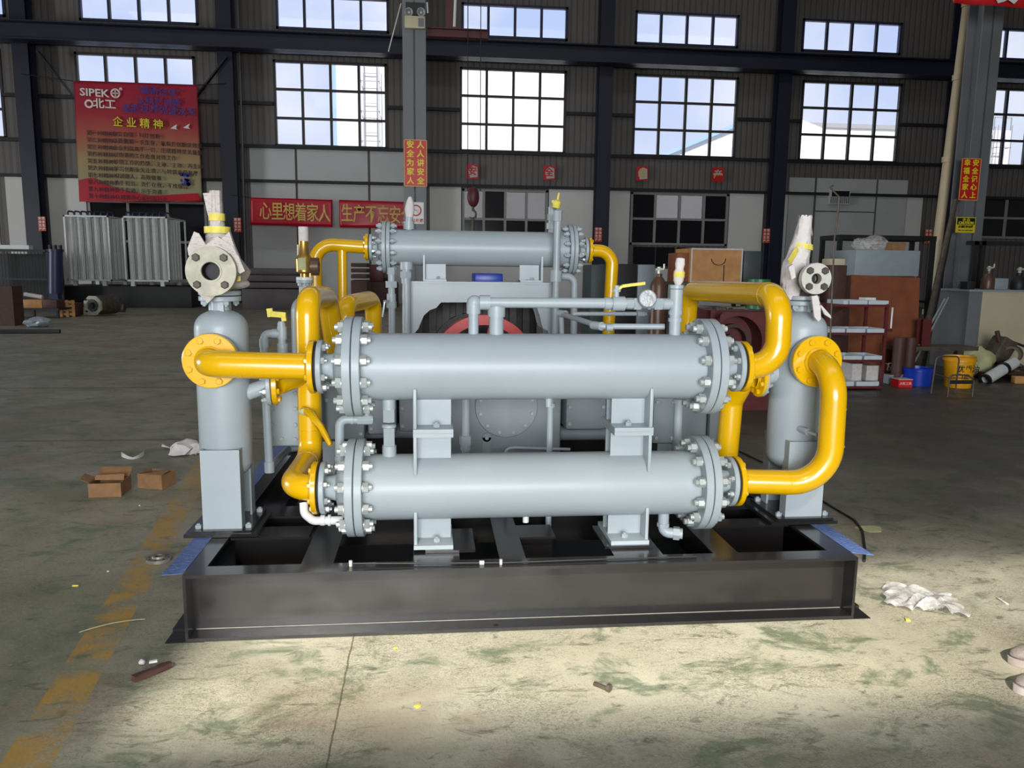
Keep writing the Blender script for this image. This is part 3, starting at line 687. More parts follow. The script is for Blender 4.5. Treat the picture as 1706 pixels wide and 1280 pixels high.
def saddle(t, x0, x1, z0, z1, zg0, zg1, side, foot_low=True, foot_top=False):
    s = thing_part = MB()
    s.bb(x0+0.008, x1-0.008, 3.555, 3.567, z0, z1); s.bb(x0+0.008, x1-0.008, 3.655, 3.667, z0, z1)
    xg = x0 if side < 0 else x1-0.016
    s.bb(xg, xg+0.016, 3.462, 3.735, zg0, zg1, bev=0.003)
    if foot_low: s.bb(x0, x1+0.0, 3.445, 3.74, z0-0.001, z0+0.018)
    if foot_top: s.bb(x0, x1+0.0, 3.445, 3.74, z1-0.018, z1+0.001)
    o = s.build('saddle', 'grey', t); return o
ZM = 0.862
for (x0, x1, sd) in ((-0.088, 0.093, -1), (0.838, 1.022, 1)):
    o = saddle(up, x0, x1, ZM, ZU-0.13, ZM, ZU-0.085, sd)
    put(P_BOLT_S, 'bolt', o, ((x0+x1)/2-sd*0.015, 3.50, ZM+0.018))
    saddle(lo, x0, x1, ZL+0.13, ZM-0.0015, ZL+0.09, ZM-0.0015, sd, False, True)
    o = saddle(lo, x0, x1, SZ+0.013, ZL-0.13, SZ+0.013, ZL-0.085, sd)
    put(P_BOLT_S, 'bolt', o, ((x0+x1)/2-sd*0.015, 3.50, SZ+0.031))
# small pads and plugs
MB().cyl((0.545, 3.565, ZU-0.185), (0.545, 3.565, ZU-0.145), 0.016, n=16).build('drain_plug', 'grey', up)
MB().cyl((0.445, 3.57, ZL-0.178), (0.445, 3.57, ZL-0.145), 0.015, n=16).build('drain_plug', 'white_paint', lo)
# water nozzles joining the pair, and the lower drain
def fit(b, c, axis, r, L, n=20): c = Vector(c); d = Vector(axis).normalized(); b.cyl(c-d*L/2, c+d*L/2, r, n=n); return b
xn = at(648, 690, CY).x
b = MB(); b.cyl((xn, CY, ZU-0.150), (xn, CY, ZU-0.20), 0.031); b.cyl((xn, CY, ZU-0.2), (xn, CY, ZU-0.26), 0.030, n=6); b.cyl((xn, CY, ZL+0.13), (xn, CY, ZL+0.20), 0.033); b.cyl((xn, CY, ZL+0.2), (xn, CY, ZL+0.29), 0.029, n=6)
b.lathe((xn, CY, ZL+0.285), (0, 0, 1), [(0, 0.029), (0.004, 0.034), (0.014, 0.034), (0.02, 0.026)], 24); b.cyl((xn, CY, ZU-0.27), (xn, CY, ZL+0.28), 0.024)
b.build('connecting_nozzle', 'grey', up)
xd = at(1102, 870, CY).x
b = MB(); b.cyl((xd, CY-0.03, ZL-0.14), (xd, CY-0.03, ZL-0.19), 0.027); fit(b, (xd, CY-0.03, ZL-0.205), Z_, 0.031, 0.018, 8); b.pipe([(xd, CY-0.03, ZL-0.19), (xd, CY-0.03, ZL-0.245), (xd+0.09, CY-0.06, ZL-0.245)], 0.026, 0.03); fit(b, (xd+0.062, CY-0.05, ZL-0.245), (0.09, -0.03, 0), 0.033, 0.03, 6)
b.build('drain_elbow', 'grey', lo)

# ------------------------------------------------------------------ separator tanks on pedestals
def tank(name, label, x, y, Rr, zb, zs, zn, zf, loc, neck=0.043, rf=0.098, front=True, ped=None, fz=1.165):
    t = thing(name, label, 'tank', loc)
    prof = [(0, 0), (0.002, Rr*0.3), (0.015, Rr*0.66), (0.04, Rr*0.90), (0.075, Rr), (zs-zb, Rr)]
    H = zn-zs
    for k in range(1, 9):
        a = k/8*math.pi/2*0.86; prof.append((zs-zb+H*math.sin(a)/math.sin(math.pi/2*0.86)*0.98, Rr*math.cos(a)**0.75 if k < 8 else neck*1.25))
    prof += [(zn-zb, neck*1.05), (zn-zb+0.012, neck), (zf-zb, neck)]
    MB().lathe((x, y, zb), Z_, prof, 56).build('vessel', 'grey', t)
    for a in (-1.2, 0.9, 2.9): d = Vector((math.cos(a), math.sin(a), 0)); q = Vector((x, y, 0)); MB().bar(q+d*(neck+0.006)+Z_*(zn-0.004), q+d*(neck+0.006)+Z_*zf, 0.012, 0.02, 0).build('neck_rib', 'grey', t)
    f = disc(t, 'top_flange', 'grey', (x, y, zf), Z_, rf, 0.024)
    ring_of(P_BOLT_S, f, (x, y, zf), Z_, rf-0.022, 4, 0.6, 0.0, flip=True)
    return t
TLX, TLY = -1.02, 3.885
tl = tank('separator_tank', 'pale grey upright separator tank at the left end, wrapped valve on top', TLX, TLY, 0.125, 0.56, 1.298, 1.388, 1.432, (TLX, TLY, SZ+0.018))
TRX, TRY = 1.925, 3.90
tr = tank('separator_tank', 'pale grey upright separator tank at the right end, wrapped valve on top', TRX, TRY, 0.136, 0.56, 1.30, 1.402, 1.432, (TRX, TRY, SZ+0.018), rf=0.085)
def pedestal(t, x0, x1, y0, y1, z1, back=True):
    b = MB(); z0 = SZ+0.018
    b.bb(x0, x1, y0, y0+0.01, z0, z1); b.bb(x0, x0+0.01, y0+0.01, y0+0.07, z0, z1); b.bb(x1-0.01, x1, y0+0.01, y0+0.07, z0, z1)
    b.build('pedestal', 'grey', t)
    b = MB(); b.bb(x0, x1, y1-0.01, y1, z0, z1); b.bb(x0, x0+0.01, y1-0.07, y1-0.01, z0, z1); b.bb(x1-0.01, x1, y1-0.07, y1-0.01, z0, z1); b.build('pedestal', 'grey', t)
    b = MB(); b.bb(x0-0.05, x1+0.05, y0-0.03, y1+0.03, z0, z0+0.014); o = b.build('foot_plate', 'black', t)
    for (px, py) in ((x0-0.027, y0+0.02), (x1+0.027, y0+0.02), (x0-0.027, y1-0.02), (x1+0.027, y1-0.02)): put(P_BOLT_S, 'bolt', o, (px, py, z0+0.014))
pedestal(tl, -1.108, -0.925, 3.742, 4.03, 0.725)
pedestal(tr, 1.835, 2.035, 3.745, 4.05, 0.735)
def front_nozzle(t, x, y, z, Rr, yf, r=0.128):
    MB().cyl((x, y-Rr*0.6, z), (x, yf, z), 0.062).build('nozzle', 'grey', t)
    disc(t, 'nozzle_flange', 'grey', (x, yf-0.022, z), Y_, r, 0.024, 0.05, n=48)
FZL, FZR = at(350, 602, 3.70).z, at(1363, 603, 3.70).z
FXL, FXR = at(350, 602, 3.70).x, at(1363, 603, 3.70).x
front_nozzle(tl, FXL, TLY, FZL, 0.125, 3.748); front_nozzle(tr, FXR, TRY, FZR, 0.136, 3.752)
b = MB(); b.cyl((TRX-0.03, TRY-0.125, 0.80), (TRX-0.015, TRY-0.19, 0.795), 0.017, n=14); b.cyl((TRX-0.015, TRY-0.19, 0.795), (TRX+0.005, TRY-0.25, 0.79), 0.008, n=10); b.build('drain_nozzle', 'grey', tr)
b = MB(); b.cyl((TLX+0.11, TLY, 0.98), (TLX+0.21, TLY, 1.02), 0.038); b.build('side_nozzle', 'grey', tl)
f = disc(tl, 'side_flange', 'grey', (TLX+0.205, TLY+0.01, 1.022), (0.94, 0.10, 0.02), 0.105, 0.022, 0.04)
ring_of(P_NUT, f, (TLX+0.205, TLY+0.01, 1.022), (0.94, 0.1, 0.02), 0.083, 8, 0.3, 0.0, flip=True)
b = MB(); b.cyl((TRX-0.11, TRY, 1.08), (TRX-0.2, TRY, 1.06), 0.055); b.build('side_nozzle', 'grey', tr)
f = disc(tr, 'side_flange', 'grey', (TRX-0.195, TRY, 1.06), (-1, 0, -0.05), 0.112, 0.022, 0.04)
ring_of(P_NUT, f, (TRX-0.195, TRY, 1.06), (-1, 0, -0.05), 0.088, 8, 0.3, 0.0, flip=True)
t2 = tank('separator_tank', 'slim grey separator tank behind the left pipes, brass valve on top', at(510, 560, 5.6).x, 5.6, 0.10, 0.5, at(500, 520, 5.6).z, at(500, 495, 5.6).z, at(500, 472, 5.6).z, (at(510, 560, 5.6).x, 5.6, SZ), neck=0.026, rf=0.058)
pedestal(t2, at(510, 560, 5.6).x-0.08, at(510, 560, 5.6).x+0.08, 5.48, 5.72, 0.62)

# ------------------------------------------------------------------ wrapped safety valves
def valve_left():
    t = thing('safety_valve', 'safety valve wrapped in newspaper with pale flange, on left separator tank', 'valve', (TLX, TLY, 1.457))
    disc(t, 'inlet_flange', 'grey', (TLX, TLY, 1.460), Z_, 0.098, 0.022); disc(t, 'gasket', 'gasket', (TLX, TLY, 1.4565), Z_, 0.093, 0.0035)
    c = at(351, 452, 3.66)
    b = MB(); b.tubehole(c+Y_*0.0, c+Y_*0.035, 0.112, 0.041, 48); b.tubehole(c-Y_*0.006, c, 0.050, 0.042, 40)
    o = b.build('outlet_flange', 'cast_iron', t); MB().cyl(c+Y_*0.06, c+Y_*0.066, 0.041).build('bore', 'hole', t); MB().tubehole(c, c+Y_*0.06, 0.0409, 0.0395).build('bore_lining', 'hole', t)
    for i in range(4): a = math.pi/4+i*math.pi/2; put(P_BOLT_D, 'bolt', o, c+Vector((math.cos(a)*0.086, -0.002, math.sin(a)*0.086)), -Y_)
    b = MB(); b.pipe([c+Y_*0.068, (TLX, TLY-0.02, c.z), (TLX, TLY, 1.482)], 0.062, 0.05); b.build('body', 'cast_iron', t)
    b = MB(); b.blob((TLX+0.03, TLY+0.01, 1.575), (0.098, 0.085, 0.085), 0.10, 3); o = b.build('paper_wrap', 'wrap_paper', t); o['label'] = 'crumpled newsprint wrapping'
    b = MB()                          # neck of the wrap, flaring paper and flaps
    x = at(360, 330, TLY).x; z0, z1 = at(360, 425, TLY).z, at(360, 318, TLY).z
    b.lathe((x+0.0, TLY, z0-0.03), Z_, [(0, 0.095), (0.04, 0.088), (0.075, 0.066), (0.10, 0.05), (0.115, 0.055), (0.13, 0.047), (0.16, 0.034), (0.19, 0.031), (z1-z0+0.03, 0.027), (z1-z0+0.03, 0.0)], 18)
    bmesh.ops.subdivide_edges(b.bm, edges=b.bm.edges[:], cuts=1)
    rnd = random.Random(5)
    for v in b.bm.verts: v.co += Vector((rnd.uniform(-1, 1), rnd.uniform(-1, 1), rnd.uniform(-0.4, 0.4)))*0.004
    b.build('paper_wrap', 'wrap_paper', t)
    def fl(pts, y, th=0.012): MB().prism([at(p[0], p[1], y) for p in pts], (0, th, 0)).build('paper_flap', 'wrap_paper', t)
    fl([(338, 322), (352, 321), (353, 372), (346, 358)], TLY-0.02); fl([(312, 414), (323, 386), (331, 389), (346, 413), (330, 428), (314, 426)], 3.72)
    fl([(366, 400), (382, 386), (390, 410), (408, 452), (400, 456), (388, 446)], 3.70, 0.03); fl([(322, 478), (345, 492), (362, 490), (345, 506)], 3.72); fl([(340, 410), (362, 394), (388, 410), (395, 425), (370, 420)], 3.69, 0.04)
    b = MB(); b.blob((TLX+0.035, TLY+0.02, 1.515), (0.105, 0.08, 0.032), 0.04, 8); b.build('paper_wrap', 'wrap_paper', t)
    b = MB()
    for (y0, y1, r) in ((356, 368, 0.0375), (378, 389, 0.060)):
        o = MB().tubehole((x, TLY, at(360, y1, TLY).z), (x, TLY, at(360, y0, TLY).z), r, r-0.004, 20).build('tape_band', 'tape', t); o['label'] = 'yellow tape band'
    b.prism([at(388, 462, 3.75), at(401, 460, 3.75), at(401, 468, 3.75), at(388, 471, 3.75)], (0, -0.004, 0))
    o = b.build('tape_patch', 'tape', t); o['label'] = 'yellow tape patch'
valve_left()
def valve_right():
    t = thing('safety_valve', 'safety valve wrapped in white paper with bright steel flange, on right separator tank', 'valve', (TRX, TRY, 1.457))
    disc(t, 'inlet_flange', 'grey', (TRX, TRY, 1.460), Z_, 0.085, 0.022); disc(t, 'gasket', 'gasket', (TRX, TRY, 1.4565), Z_, 0.08, 0.0035)
    c = at(1360.5, 464.5, 3.70)
    b = MB(); b.tubehole(c, c+Y_*0.034, 0.077, 0.0262, 48); o = b.build('outlet_flange', 'steel', t)
    b = MB(); b.tubehole(c+Y_*0.034, c+Y_*0.06, 0.070, 0.0262, 40); b.build('flange_backing', 'rust_bolt', t)
    MB().cyl(c+Y_*0.056, c+Y_*0.06, 0.026).build('bore', 'hole', t)
    for i in range(4): a = math.pi/4+i*math.pi/2; put(P_BOLT_D, 'bolt', o, c+Vector((math.cos(a)*0.055, -0.002, math.sin(a)*0.055)), -Y_)
    b = MB(); b.pipe([c+Y_*0.061, (TRX, TRY-0.02, c.z), (TRX, TRY, 1.482)], 0.045, 0.05); b.build('body', 'rust_bolt', t)
    b = MB(); x0 = at(1333, 440, TRY); xt = at(1342, 360, TRY)
    pts = [at(1318, 500, TRY), at(1320, 470, TRY), at(1326, 440, TRY), at(1334, 412, TRY), at(1338, 390, TRY), xt]
    b.pipe(pts, [0.040, 0.058, 0.062, 0.050, 0.042, 0.033], n=16)
    bmesh.ops.subdivide_edges(b.bm, edges=b.bm.edges[:], cuts=2)
    rnd = random.Random(9)
    for v in b.bm.verts: v.co += Vector((rnd.uniform(-1, 1), rnd.uniform(-1, 1), rnd.uniform(-1, 1)))*0.006
    o = b.build('paper_wrap', 'white_paper', t); o['label'] = 'white paper wrapping'
    def fl(pts, y, th=0.012): MB().prism([at(p[0], p[1], y) for p in pts], (0, th, 0)).build('paper_flap', 'white_paper', t)
    fl([(1352, 494), (1362, 492), (1367, 508), (1368, 532), (1363, 536), (1357, 528)], 3.72); fl([(1364, 505), (1370, 510), (1384, 526), (1385, 531), (1374, 524)], 3.72)
    fl([(1314, 445), (1322, 440), (1326, 462), (1319, 466)], 3.74, 0.03)
    p = at(1337, 411, TRY); b = MB(); b.lathe(p-Vector((0.004, 0, 0.014)), (0.1, 0, 1), [(0, 0.052), (0, 0.057), (0.028, 0.052), (0.028, 0.047), (0, 0.052)], 20); b.bar(at(1316, 436, 3.80), at(1328, 415, 3.84), 0.01, 0.03)
    o = b.build('tape_band', 'tape', t); o['label'] = 'yellow tape bands'
valve_right()
def valve_brass():
    Yv = 5.6; x = at(510, 560, Yv).x; z = lambda py: at(505, py, Yv).z
    t = thing('safety_valve', 'brass safety valve with pale tag, on the slim tank behind', 'valve', (x, Yv, z(472)))
    disc(t, 'inlet_flange', 'white_paint', (x, Yv, z(467)), Z_, 0.058, 0.022)
    b = MB(); b.lathe((x, Yv, z(462)), Z_, [(0, 0.03), (z(456)-z(462), 0.03), (z(453)-z(462), 0.058), (z(432)-z(462), 0.06), (z(424)-z(462), 0.038), (z(402)-z(462), 0.035), (z(402)-z(462), 0)], 28); b.build('body', 'brass', t)
    b = MB(); b.tubehole((x+0.05, Yv, z(444)), (x+0.10, Yv, z(444)), 0.062, 0.03); b.cyl((x+0.03, Yv, z(444)), (x+0.09, Yv, z(444)), 0.04); b.build('outlet', 'bronze', t)
    b = MB(); b.cyl((x, Yv, z(403)), (x, Yv, z(378)), 0.034); b.bar((x-0.036, Yv, z(430)), (x-0.036, Yv, z(408)), 0.006, 0.02); b.build('wrapped_cap', 'white_paper', t)
    MB().bb(x-0.03, x+0.022, Yv-0.07, Yv-0.062, z(450), z(430)).build('tag', 'sack', t)
valve_brass()
# ------------------------------------------------------------------ yellow gas pipe spools
PR = 0.061
def spool(name, label, loc, pts, r=PR, br=0.10, ends=(), extra=None, welds=()):
    t = thing(name, label, 'pipe', loc)
    MB().pipe(pts, r, br, n=32, seg=12).build('pipe', 'yellow', t)
    for (c, ax, rf, nb, big) in ends:      # yellow end flanges, ax points out of the pipe
        c = Vector(c); ax = Vector(ax).normalized()
        f = disc(t, 'flange', 'yellow', c-ax*0.025, ax, rf, 0.025, r*0.9, n=48)
        ring_of(P_NUT_YB if big else P_NUT_Y, f, c-ax*0.025, ax, rf-0.026, nb, math.pi/nb, 0.0, flip=True)
        MB().lathe(c-ax*0.029, -ax, [(0, r+0.010), (0.003, r+0.010), (0.012, r+0.001)], 32).build('weld', 'yellow', t)
    for (a, d) in welds: MB().tubehole(Vector(a)-Vector(d).normalized()*0.002, Vector(a)+Vector(d).normalized()*0.002, r+0.0015, r-0.004, 32).build('weld', 'yellow', t)
    return t
XYL = XA-0.107-0.033          # contact face of the yellow flanges, left / right
XYR = XB+0.107+0.033
spool('gas_pipe', 'yellow pipe with a short bend from the left tank flange to the upper cooler', (-0.8, 3.6, FZL), [(FXL, 3.69, FZL), (FXL, 3.595, FZL), (XYL-0.02, CY, ZU)], br=0.085,
      ends=(((XYL-0.0, CY, ZU), X_, 0.123, 8, False), ((FXL, 3.724, FZL), Y_, 0.128, 8, True)), welds=(((-0.855, 3.5965, FZL-0.006), X_),))
spool('gas_pipe', 'yellow hooked pipe rising from the right end of the upper cooler', (1.66, 3.6, ZU), [(XYR+0.02, CY, ZU), (1.672, CY, ZU), (1.665, 3.6, 1.492), (1.66, 4.92, 1.478), (1.655, 4.95, 1.0)], br=0.125,
      ends=(((XYR, CY, ZU), -X_, 0.123, 8, False),), welds=(((1.667, 3.6, 1.31), Z_), ((1.665, 3.73, 1.49), Y_)))
spool('gas_pipe', 'yellow pipe dropping from the right tank flange to the lower cooler', (1.94, 3.55, FZR), [(FXR, 3.70, FZR), (FXR, 3.53, FZR), (FXR+0.01, 3.53, ZL), (XYR+0.02, CY, ZL)], br=0.185,
      ends=(((XYR, CY, ZL), -X_, 0.123, 8, False), ((FXR, 3.728, FZR), Y_, 0.130, 8, True)), welds=(((FXR+0.005, 3.53, 0.95), Z_), ((FXR+0.009, 3.53, 0.765), Z_), ((1.74, 3.563, ZL), X_)))
t = spool('gas_pipe', 'tall yellow pipe from the left end of the lower cooler, arching backwards', (-0.66, 3.6, ZL), [(XYL-0.02, CY, ZL), (-0.668, CY, ZL), (-0.638, 4.06, ZL+0.04), (-0.634, 4.05, 1.445), (-0.612, 4.66, 1.425), (-0.575, 4.76, 1.03)], br=0.105,
      ends=(((XYL, CY, ZL), X_, 0.123, 8, False),), welds=(((-0.645, 3.95, ZL+0.03), Y_), ((-0.636, 4.05, 0.76), Z_)))
MB().pipe([(-0.64, 4.05, 1.075), (-0.77, 4.0, 1.055)], PR, 0).build('branch', 'yellow', t)
sd = Vector((0.94, 0.10, 0.02)).normalized(); sc = Vector((TLX+0.205, TLY+0.01, 1.022)) + sd*0.026
f = disc(t, 'flange', 'yellow', sc, sd, 0.105, 0.025, 0.05); ring_of(P_NUT_Y, f, sc+sd*0.025, sd, 0.082, 8, 0.3)
MB().pipe([sc+sd*0.02, (-0.64, 4.05, 1.07)], 0.058, 0).build('branch', 'yellow', t)
b = MB(); b.pipe([at(505, 681, 3.97), at(517, 690, 3.9), at(535, 712, 3.82), at(551, 742, 3.78)], [0.012, 0.02, 0.018, 0.011], n=10)
b2 = thing('wrapped_sensor', 'yellow taped sensor lead on the tall yellow pipe', 'sensor', at(507, 686, 3.97))
bmesh.ops.subdivide_edges(b.bm, edges=b.bm.edges[:], cuts=1)
rnd = random.Random(2)
for v in b.bm.verts: v.co += Vector((rnd.uniform(-1, 1), rnd.uniform(-1, 1), rnd.uniform(-1, 1)))*0.004
b.build('taped_lead', 'yellow', b2); MB().blob(at(506, 686, 3.95), (0.025, 0.02, 0.018), 0.15, 4).build('wrap', 'sack', b2)
t = spool('gas_pipe', 'yellow pipe from the right tank side flange bending down behind the coolers', (1.62, 4.0, 0.9), [(TRX-0.23, TRY, 1.058), (1.665, 3.95, 1.05), (1.635, 4.05, 0.90), (1.615, 4.05, 0.42)], br=0.10,
      ends=(((TRX-0.199, TRY, 1.06), (1, 0, 0.05), 0.112, 8, False),), welds=(((1.625, 4.05, 0.85), Z_),))
spool('gas_pipe', 'yellow bent pipe standing behind the arched left pipe', (-0.55, 5.2, 1.3), [(-0.565, 5.2, 1.06), (-0.575, 5.2, 1.355), (-0.43, 5.75, 1.375), (-0.435, 5.8, 0.7)], br=0.10)
BY_ = 6.4
bz = at(790, 414.5, BY_).z
xl, xr = at(527, 500, BY_).x, at(1018, 490, BY_).x
BXA, BXB = at(638, 414, BY_).x, at(957, 415, BY_).x
t = spool('gas_pipe', 'yellow bent pipe at the left end of the rear cooler', (xl, BY_, 1.2), [(xl-0.01, BY_, 0.5), (xl, BY_, bz+0.02), (BXA-0.15, BY_, bz)], 0.052, 0.14, ends=(((BXA-0.113, BY_, bz), X_, 0.105, 8, False),), welds=(((-0.8, BY_, bz+0.01), X_),))
MB().pipe([(at(570, 415, BY_).x, BY_, bz), (at(571, 500, BY_).x, BY_, 1.25), (at(571, 500, BY_).x, BY_, 0.5)], 0.038, 0).build('branch', 'yellow', t)
spool('gas_pipe', 'yellow bent pipe at the right end of the rear cooler', (xr, BY_, 1.2), [(BXB+0.15, BY_, bz), (xr+0.005, BY_, bz-0.005), (xr-0.03, BY_, 0.5)], 0.052, 0.12, ends=(((BXB+0.113, BY_, bz), -X_, 0.105, 8, False),))

# ------------------------------------------------------------------ rear cooler on its bridge frame
rc = cooler('rear_cooler', 'grey shell and tube cooler on the bridge frame at the back', BXA, BXB, BY_, bz, 0.142, 0.205, (0.39, BY_, bz-0.14), 12, P_STUD_G, 0.05, None, 0.8, 0.105)
FZ1 = at(800, 473, 6.25).z; FZ0 = at(800, 504, 6.25).z
for (px, sd) in ((726, -1), (883, 1)):
    c = at(px, 450, 6.3).x; s = MB(); s.bb(c-0.08, c+0.08, 6.34, 6.352, FZ1+0.032, bz-0.12); s.bb(c-0.085, c+0.085, 6.24, 6.54, FZ1+0.016, FZ1+0.032)
    xg = c+sd*0.085; s.bb(min(xg, xg+sd*0.016), max(xg, xg+sd*0.016), 6.26, 6.54, FZ1+0.016, bz-0.06)
    o = s.build('saddle', 'grey', rc); put(P_BOLT_S, 'bolt', o, (c+0.02, 6.29, FZ1+0.032))
fr = thing('bridge_frame', 'grey steel bridge frame with arched cut-out carrying the rear cooler', 'frame', (0.4, 6.3, SZ))
fx0, fx1 = at(672, 480, 6.25).x, at(932, 480, 6.25).x
P = lambda px, py: at(px, py, 6.25)
b = MB()
arch = [P(690, 556), P(697, 548), P(701, 538), P(706, 526), P(716, 517), P(727, 513), P(732, 507), P(735, 504), P(885, 504), P(890, 507), P(895, 515), P(899, 526), P(902, 540), P(905, 548), P(912, 551), P(914, 556)]
zb = 0.62
poly = [(fx0, 6.25, FZ1), (fx0, 6.25, zb)] + [(arch[0].x, 6.25, zb)] + [(p.x, 6.25, p.z) for p in arch] + [(arch[-1].x, 6.25, zb), (fx1, 6.25, zb), (fx1, 6.25, FZ1)]
b.prism(poly, (0, 0.014, 0)); b.build('front_plate', 'grey', fr)
b = MB(); b.prism([(x, 6.55, z) for x, _, z in poly], (0, 0.014, 0)); b.build('rear_plate', 'grey', fr)
MB().bb(fx0, fx1, 6.235, 6.58, FZ1, FZ1+0.015).build('top_plate', 'grey', fr)
for x in (fx0+0.015, fx1-0.03): MB().bb(x, x+0.015, 6.266, 6.549, SZ, FZ1-0.001).build('leg', 'grey', fr)
for px in (738, 880): put(P_BOLT_S, 'bolt', fr, (at(px, 470, 6.25).x, 6.29, FZ1+0.015))

# ------------------------------------------------------------------ compressor block between the coolers
cp = thing('compressor', 'grey opposed piston gas compressor with crankcase and bolted covers, behind the coolers', 'compressor', (0.45, 5.2, SZ))
Cx = lambda px, py=700, Y=4.75: at(px, py, Y).x
Cz = lambda py, px=840, Y=4.75: at(px, py, Y).z
b = MB(); b.bb(Cx(745), Cx(935), 4.75, 5.82, SZ, Cz(580), bev=0.02); b.build('crankcase', 'crank', cp)
cc = (Cx(843), 4.75, Cz(677)); rcov = 0.195
f = disc(cp, 'crankcase_cover', 'crank', (cc[0], 4.728, cc[2]), Y_, rcov, 0.022, n=64); ring_of(P_BOLT_G, f, (cc[0], 4.728, cc[2]), Y_, rcov-0.028, 12, 0.26, 0.0, flip=True)
b = MB(); x = Cx(811); b.bb(x-0.028, x+0.028, 4.735, 4.7495, SZ+0.02, Cz(728)); b.cyl((x, 4.735, Cz(728)), (x, 4.7495, Cz(728)), 0.028, n=20); o = b.build('level_gauge', 'crank', cp); put(P_BOLT_G, 'bolt', o, (x, 4.735, Cz(729)), -Y_)
for (a, c, y0, y1, z0, z1, nm) in ((944, 1012, 4.78, 5.6, 717, 640, 'cross_head'), (1014, 1080, 4.74, 5.6, 713, 640, 'cross_head'), (1084, 1122, 4.70, 5.6, 742, 600, 'cylinder'), (1124, 1172, 4.68, 5.6, 745, 600, 'cylinder'), (1174, 1215, 4.66, 5.6, 745, 600, 'cylinder_head'),
                                   (664, 742, 4.8, 5.6, 718, 640, 'cross_head'), (612, 660, 4.76, 5.6, 722, 640, 'cross_head'), (540, 608, 4.72, 5.6, 730, 600, 'cylinder')):
    b = MB(); b.bb(Cx(a), Cx(c), y0, y1, at(900, z0, y0).z, at(900, z1, y0).z, bev=0.018); o = b.build(nm, 'crank', cp)
    for px in (a+6, c-6):
        for py in ((z0-10, (z0+z1)/2, z1+10)): q = at(px, py, y0); put(P_BOLT_G, 'bolt', o, (Cx(px), y0, at(900, py, y0).z), -Y_)
b = MB(); zc = Cz(722, 990, 4.95); b.cyl((Cx(938), 4.95, zc), (Cx(1090), 4.95, zc), 0.045); b.build('distance_piece', 'crank', cp)
b = MB(); b.cyl((Cx(600), 4.95, Cz(727)), (Cx(744), 4.95, Cz(727)), 0.05); b.build('distance_piece', 'crank', cp)
# left cylinder head with bolted face
b = MB(); hx0, hx1 = at(444, 700, 4.45).x, at(499, 700, 4.45).x; hz0, hz1 = at(470, 744, 4.45).z, at(470, 625, 4.45).z
b.bb(hx0, hx1, 4.45, 5.5, hz0, hz1, bev=0.012); o = b.build('cylinder_head', 'grey_dull', cp)
for px in (453, 492):
    for py in (655, 681, 708, 732): put(P_BOLT_G, 'bolt', o, at(px, py, 4.449), -Y_)
put(P_BOLT_G, 'bolt', o, at(469, 731, 4.449), -Y_)
b = MB(); b.bb(hx1, Cx(542), 4.6, 5.5, hz0+0.05, hz1); b.build('cylinder', 'crank', cp)
# stands
for px in (560, 1130): MB().bb(Cx(px)-0.1, Cx(px)+0.1, 4.85, 5.4, SZ, at(900, 735, 4.8).z).build('support_stand', 'crank', cp)
# pulsation bottle of the right cylinder (dull panel box behind the right pipes)
# red flywheel with guard, behind the crankcase
fw_ = thing('flywheel', 'red flywheel showing through the arch of the bridge frame', 'flywheel', (0.5, 6.15, SZ+0.02))
fc = at(806, 612, 5.9); b = MB(); b.tubehole(fc, fc+Y_*0.14, 0.40, 0.325, 64); b.build('rim', 'redp', fw_)
b = MB(); b.cyl(fc+Y_*0.02, fc+Y_*0.12, 0.08)
for i in range(6): a = i*math.pi/3+0.3; b.bar(fc+Y_*0.07, fc+Y_*0.07+Vector((math.cos(a), 0, math.sin(a)))*0.33, 0.04, 0.06)
b.build('spokes', 'redp', fw_)
MB().cyl(fc+Y_*0.08, fc+Y_*0.98, 0.045).build('shaft', 'steel', fw_)
mt = thing('drive_motor', 'dark drive motor under the rear cooler, seen through the arch', 'motor', (0.6, 7.0, SZ+0.02))
b = MB(); b.cyl((0.35, 6.9, 0.85), (0.35, 7.75, 0.85), 0.36, n=40); b.build('motor_body', 'engine', mt); b = MB(); b.bb(-0.2, 0.95, 7.0, 7.7, 0.56, 1.34, bev=0.03); b.build('motor_housing', 'engine', mt)
b = MB()
for i in range(9): b.bb(-0.15+0.12*i, -0.09+0.12*i, 6.93, 6.999, 0.7, 1.3)
b.build('cooling_fins', 'engine', mt)
b = MB(); b.bb(0.02, 0.68, 7.0, 7.7, SZ, 0.56); b.build('motor_foot', 'black_matt', mt)
b = MB(); q = at(826, 462, 7.3); b.bb(at(788, 462, 7.3).x, at(833, 462, 7.3).x, 7.0, 7.5, q.z-0.06, q.z+0.035, bev=0.01); o = b.build('terminal_box', 'blue_plastic', mt); b = MB(); b.bb(0.2, 0.5, 7.1, 7.5, 1.341, q.z-0.0605); b.build('terminal_stand', 'scrap', mt)

# ------------------------------------------------------------------ small grey pipework
def run(name, label, cat, pts, r, br, fits=(), loc=None, m='grey', n=16):
    t = thing(name, label, cat, loc or pts[0]); MB().pipe(pts, r, br, n=n).build('pipe', m, t)
    for (c, ax, rr, L, nn) in fits: fit(MB(), c, ax, rr, L, nn).build('fitting', m, t)
    return t
Yp = CY
A = lambda x, y, Y=Yp: at(x, y, Y)
zt = ZU+0.150
hz = at(900, 505, Yp).z
x1_, x2_ = A(789, 505).x, A(1126, 505).x
gp = run('balance_pipe', 'grey vent pipe bridging over the upper cooler between two risers', 'pipe', [(x1_, Yp, zt), (x1_, Yp, hz), (x2_, Yp, hz+0.002)], 0.0242, 0.03,
    [((x1_, Yp, hz-0.027), Z_, 0.033, 0.05, 20), ((x1_+0.052, Yp, hz), X_, 0.034, 0.05, 20)])
MB().sphere((x1_+0.003, Yp, hz), 0.034, 20).build('elbow', 'grey', gp)
xs = A(827, 520).x
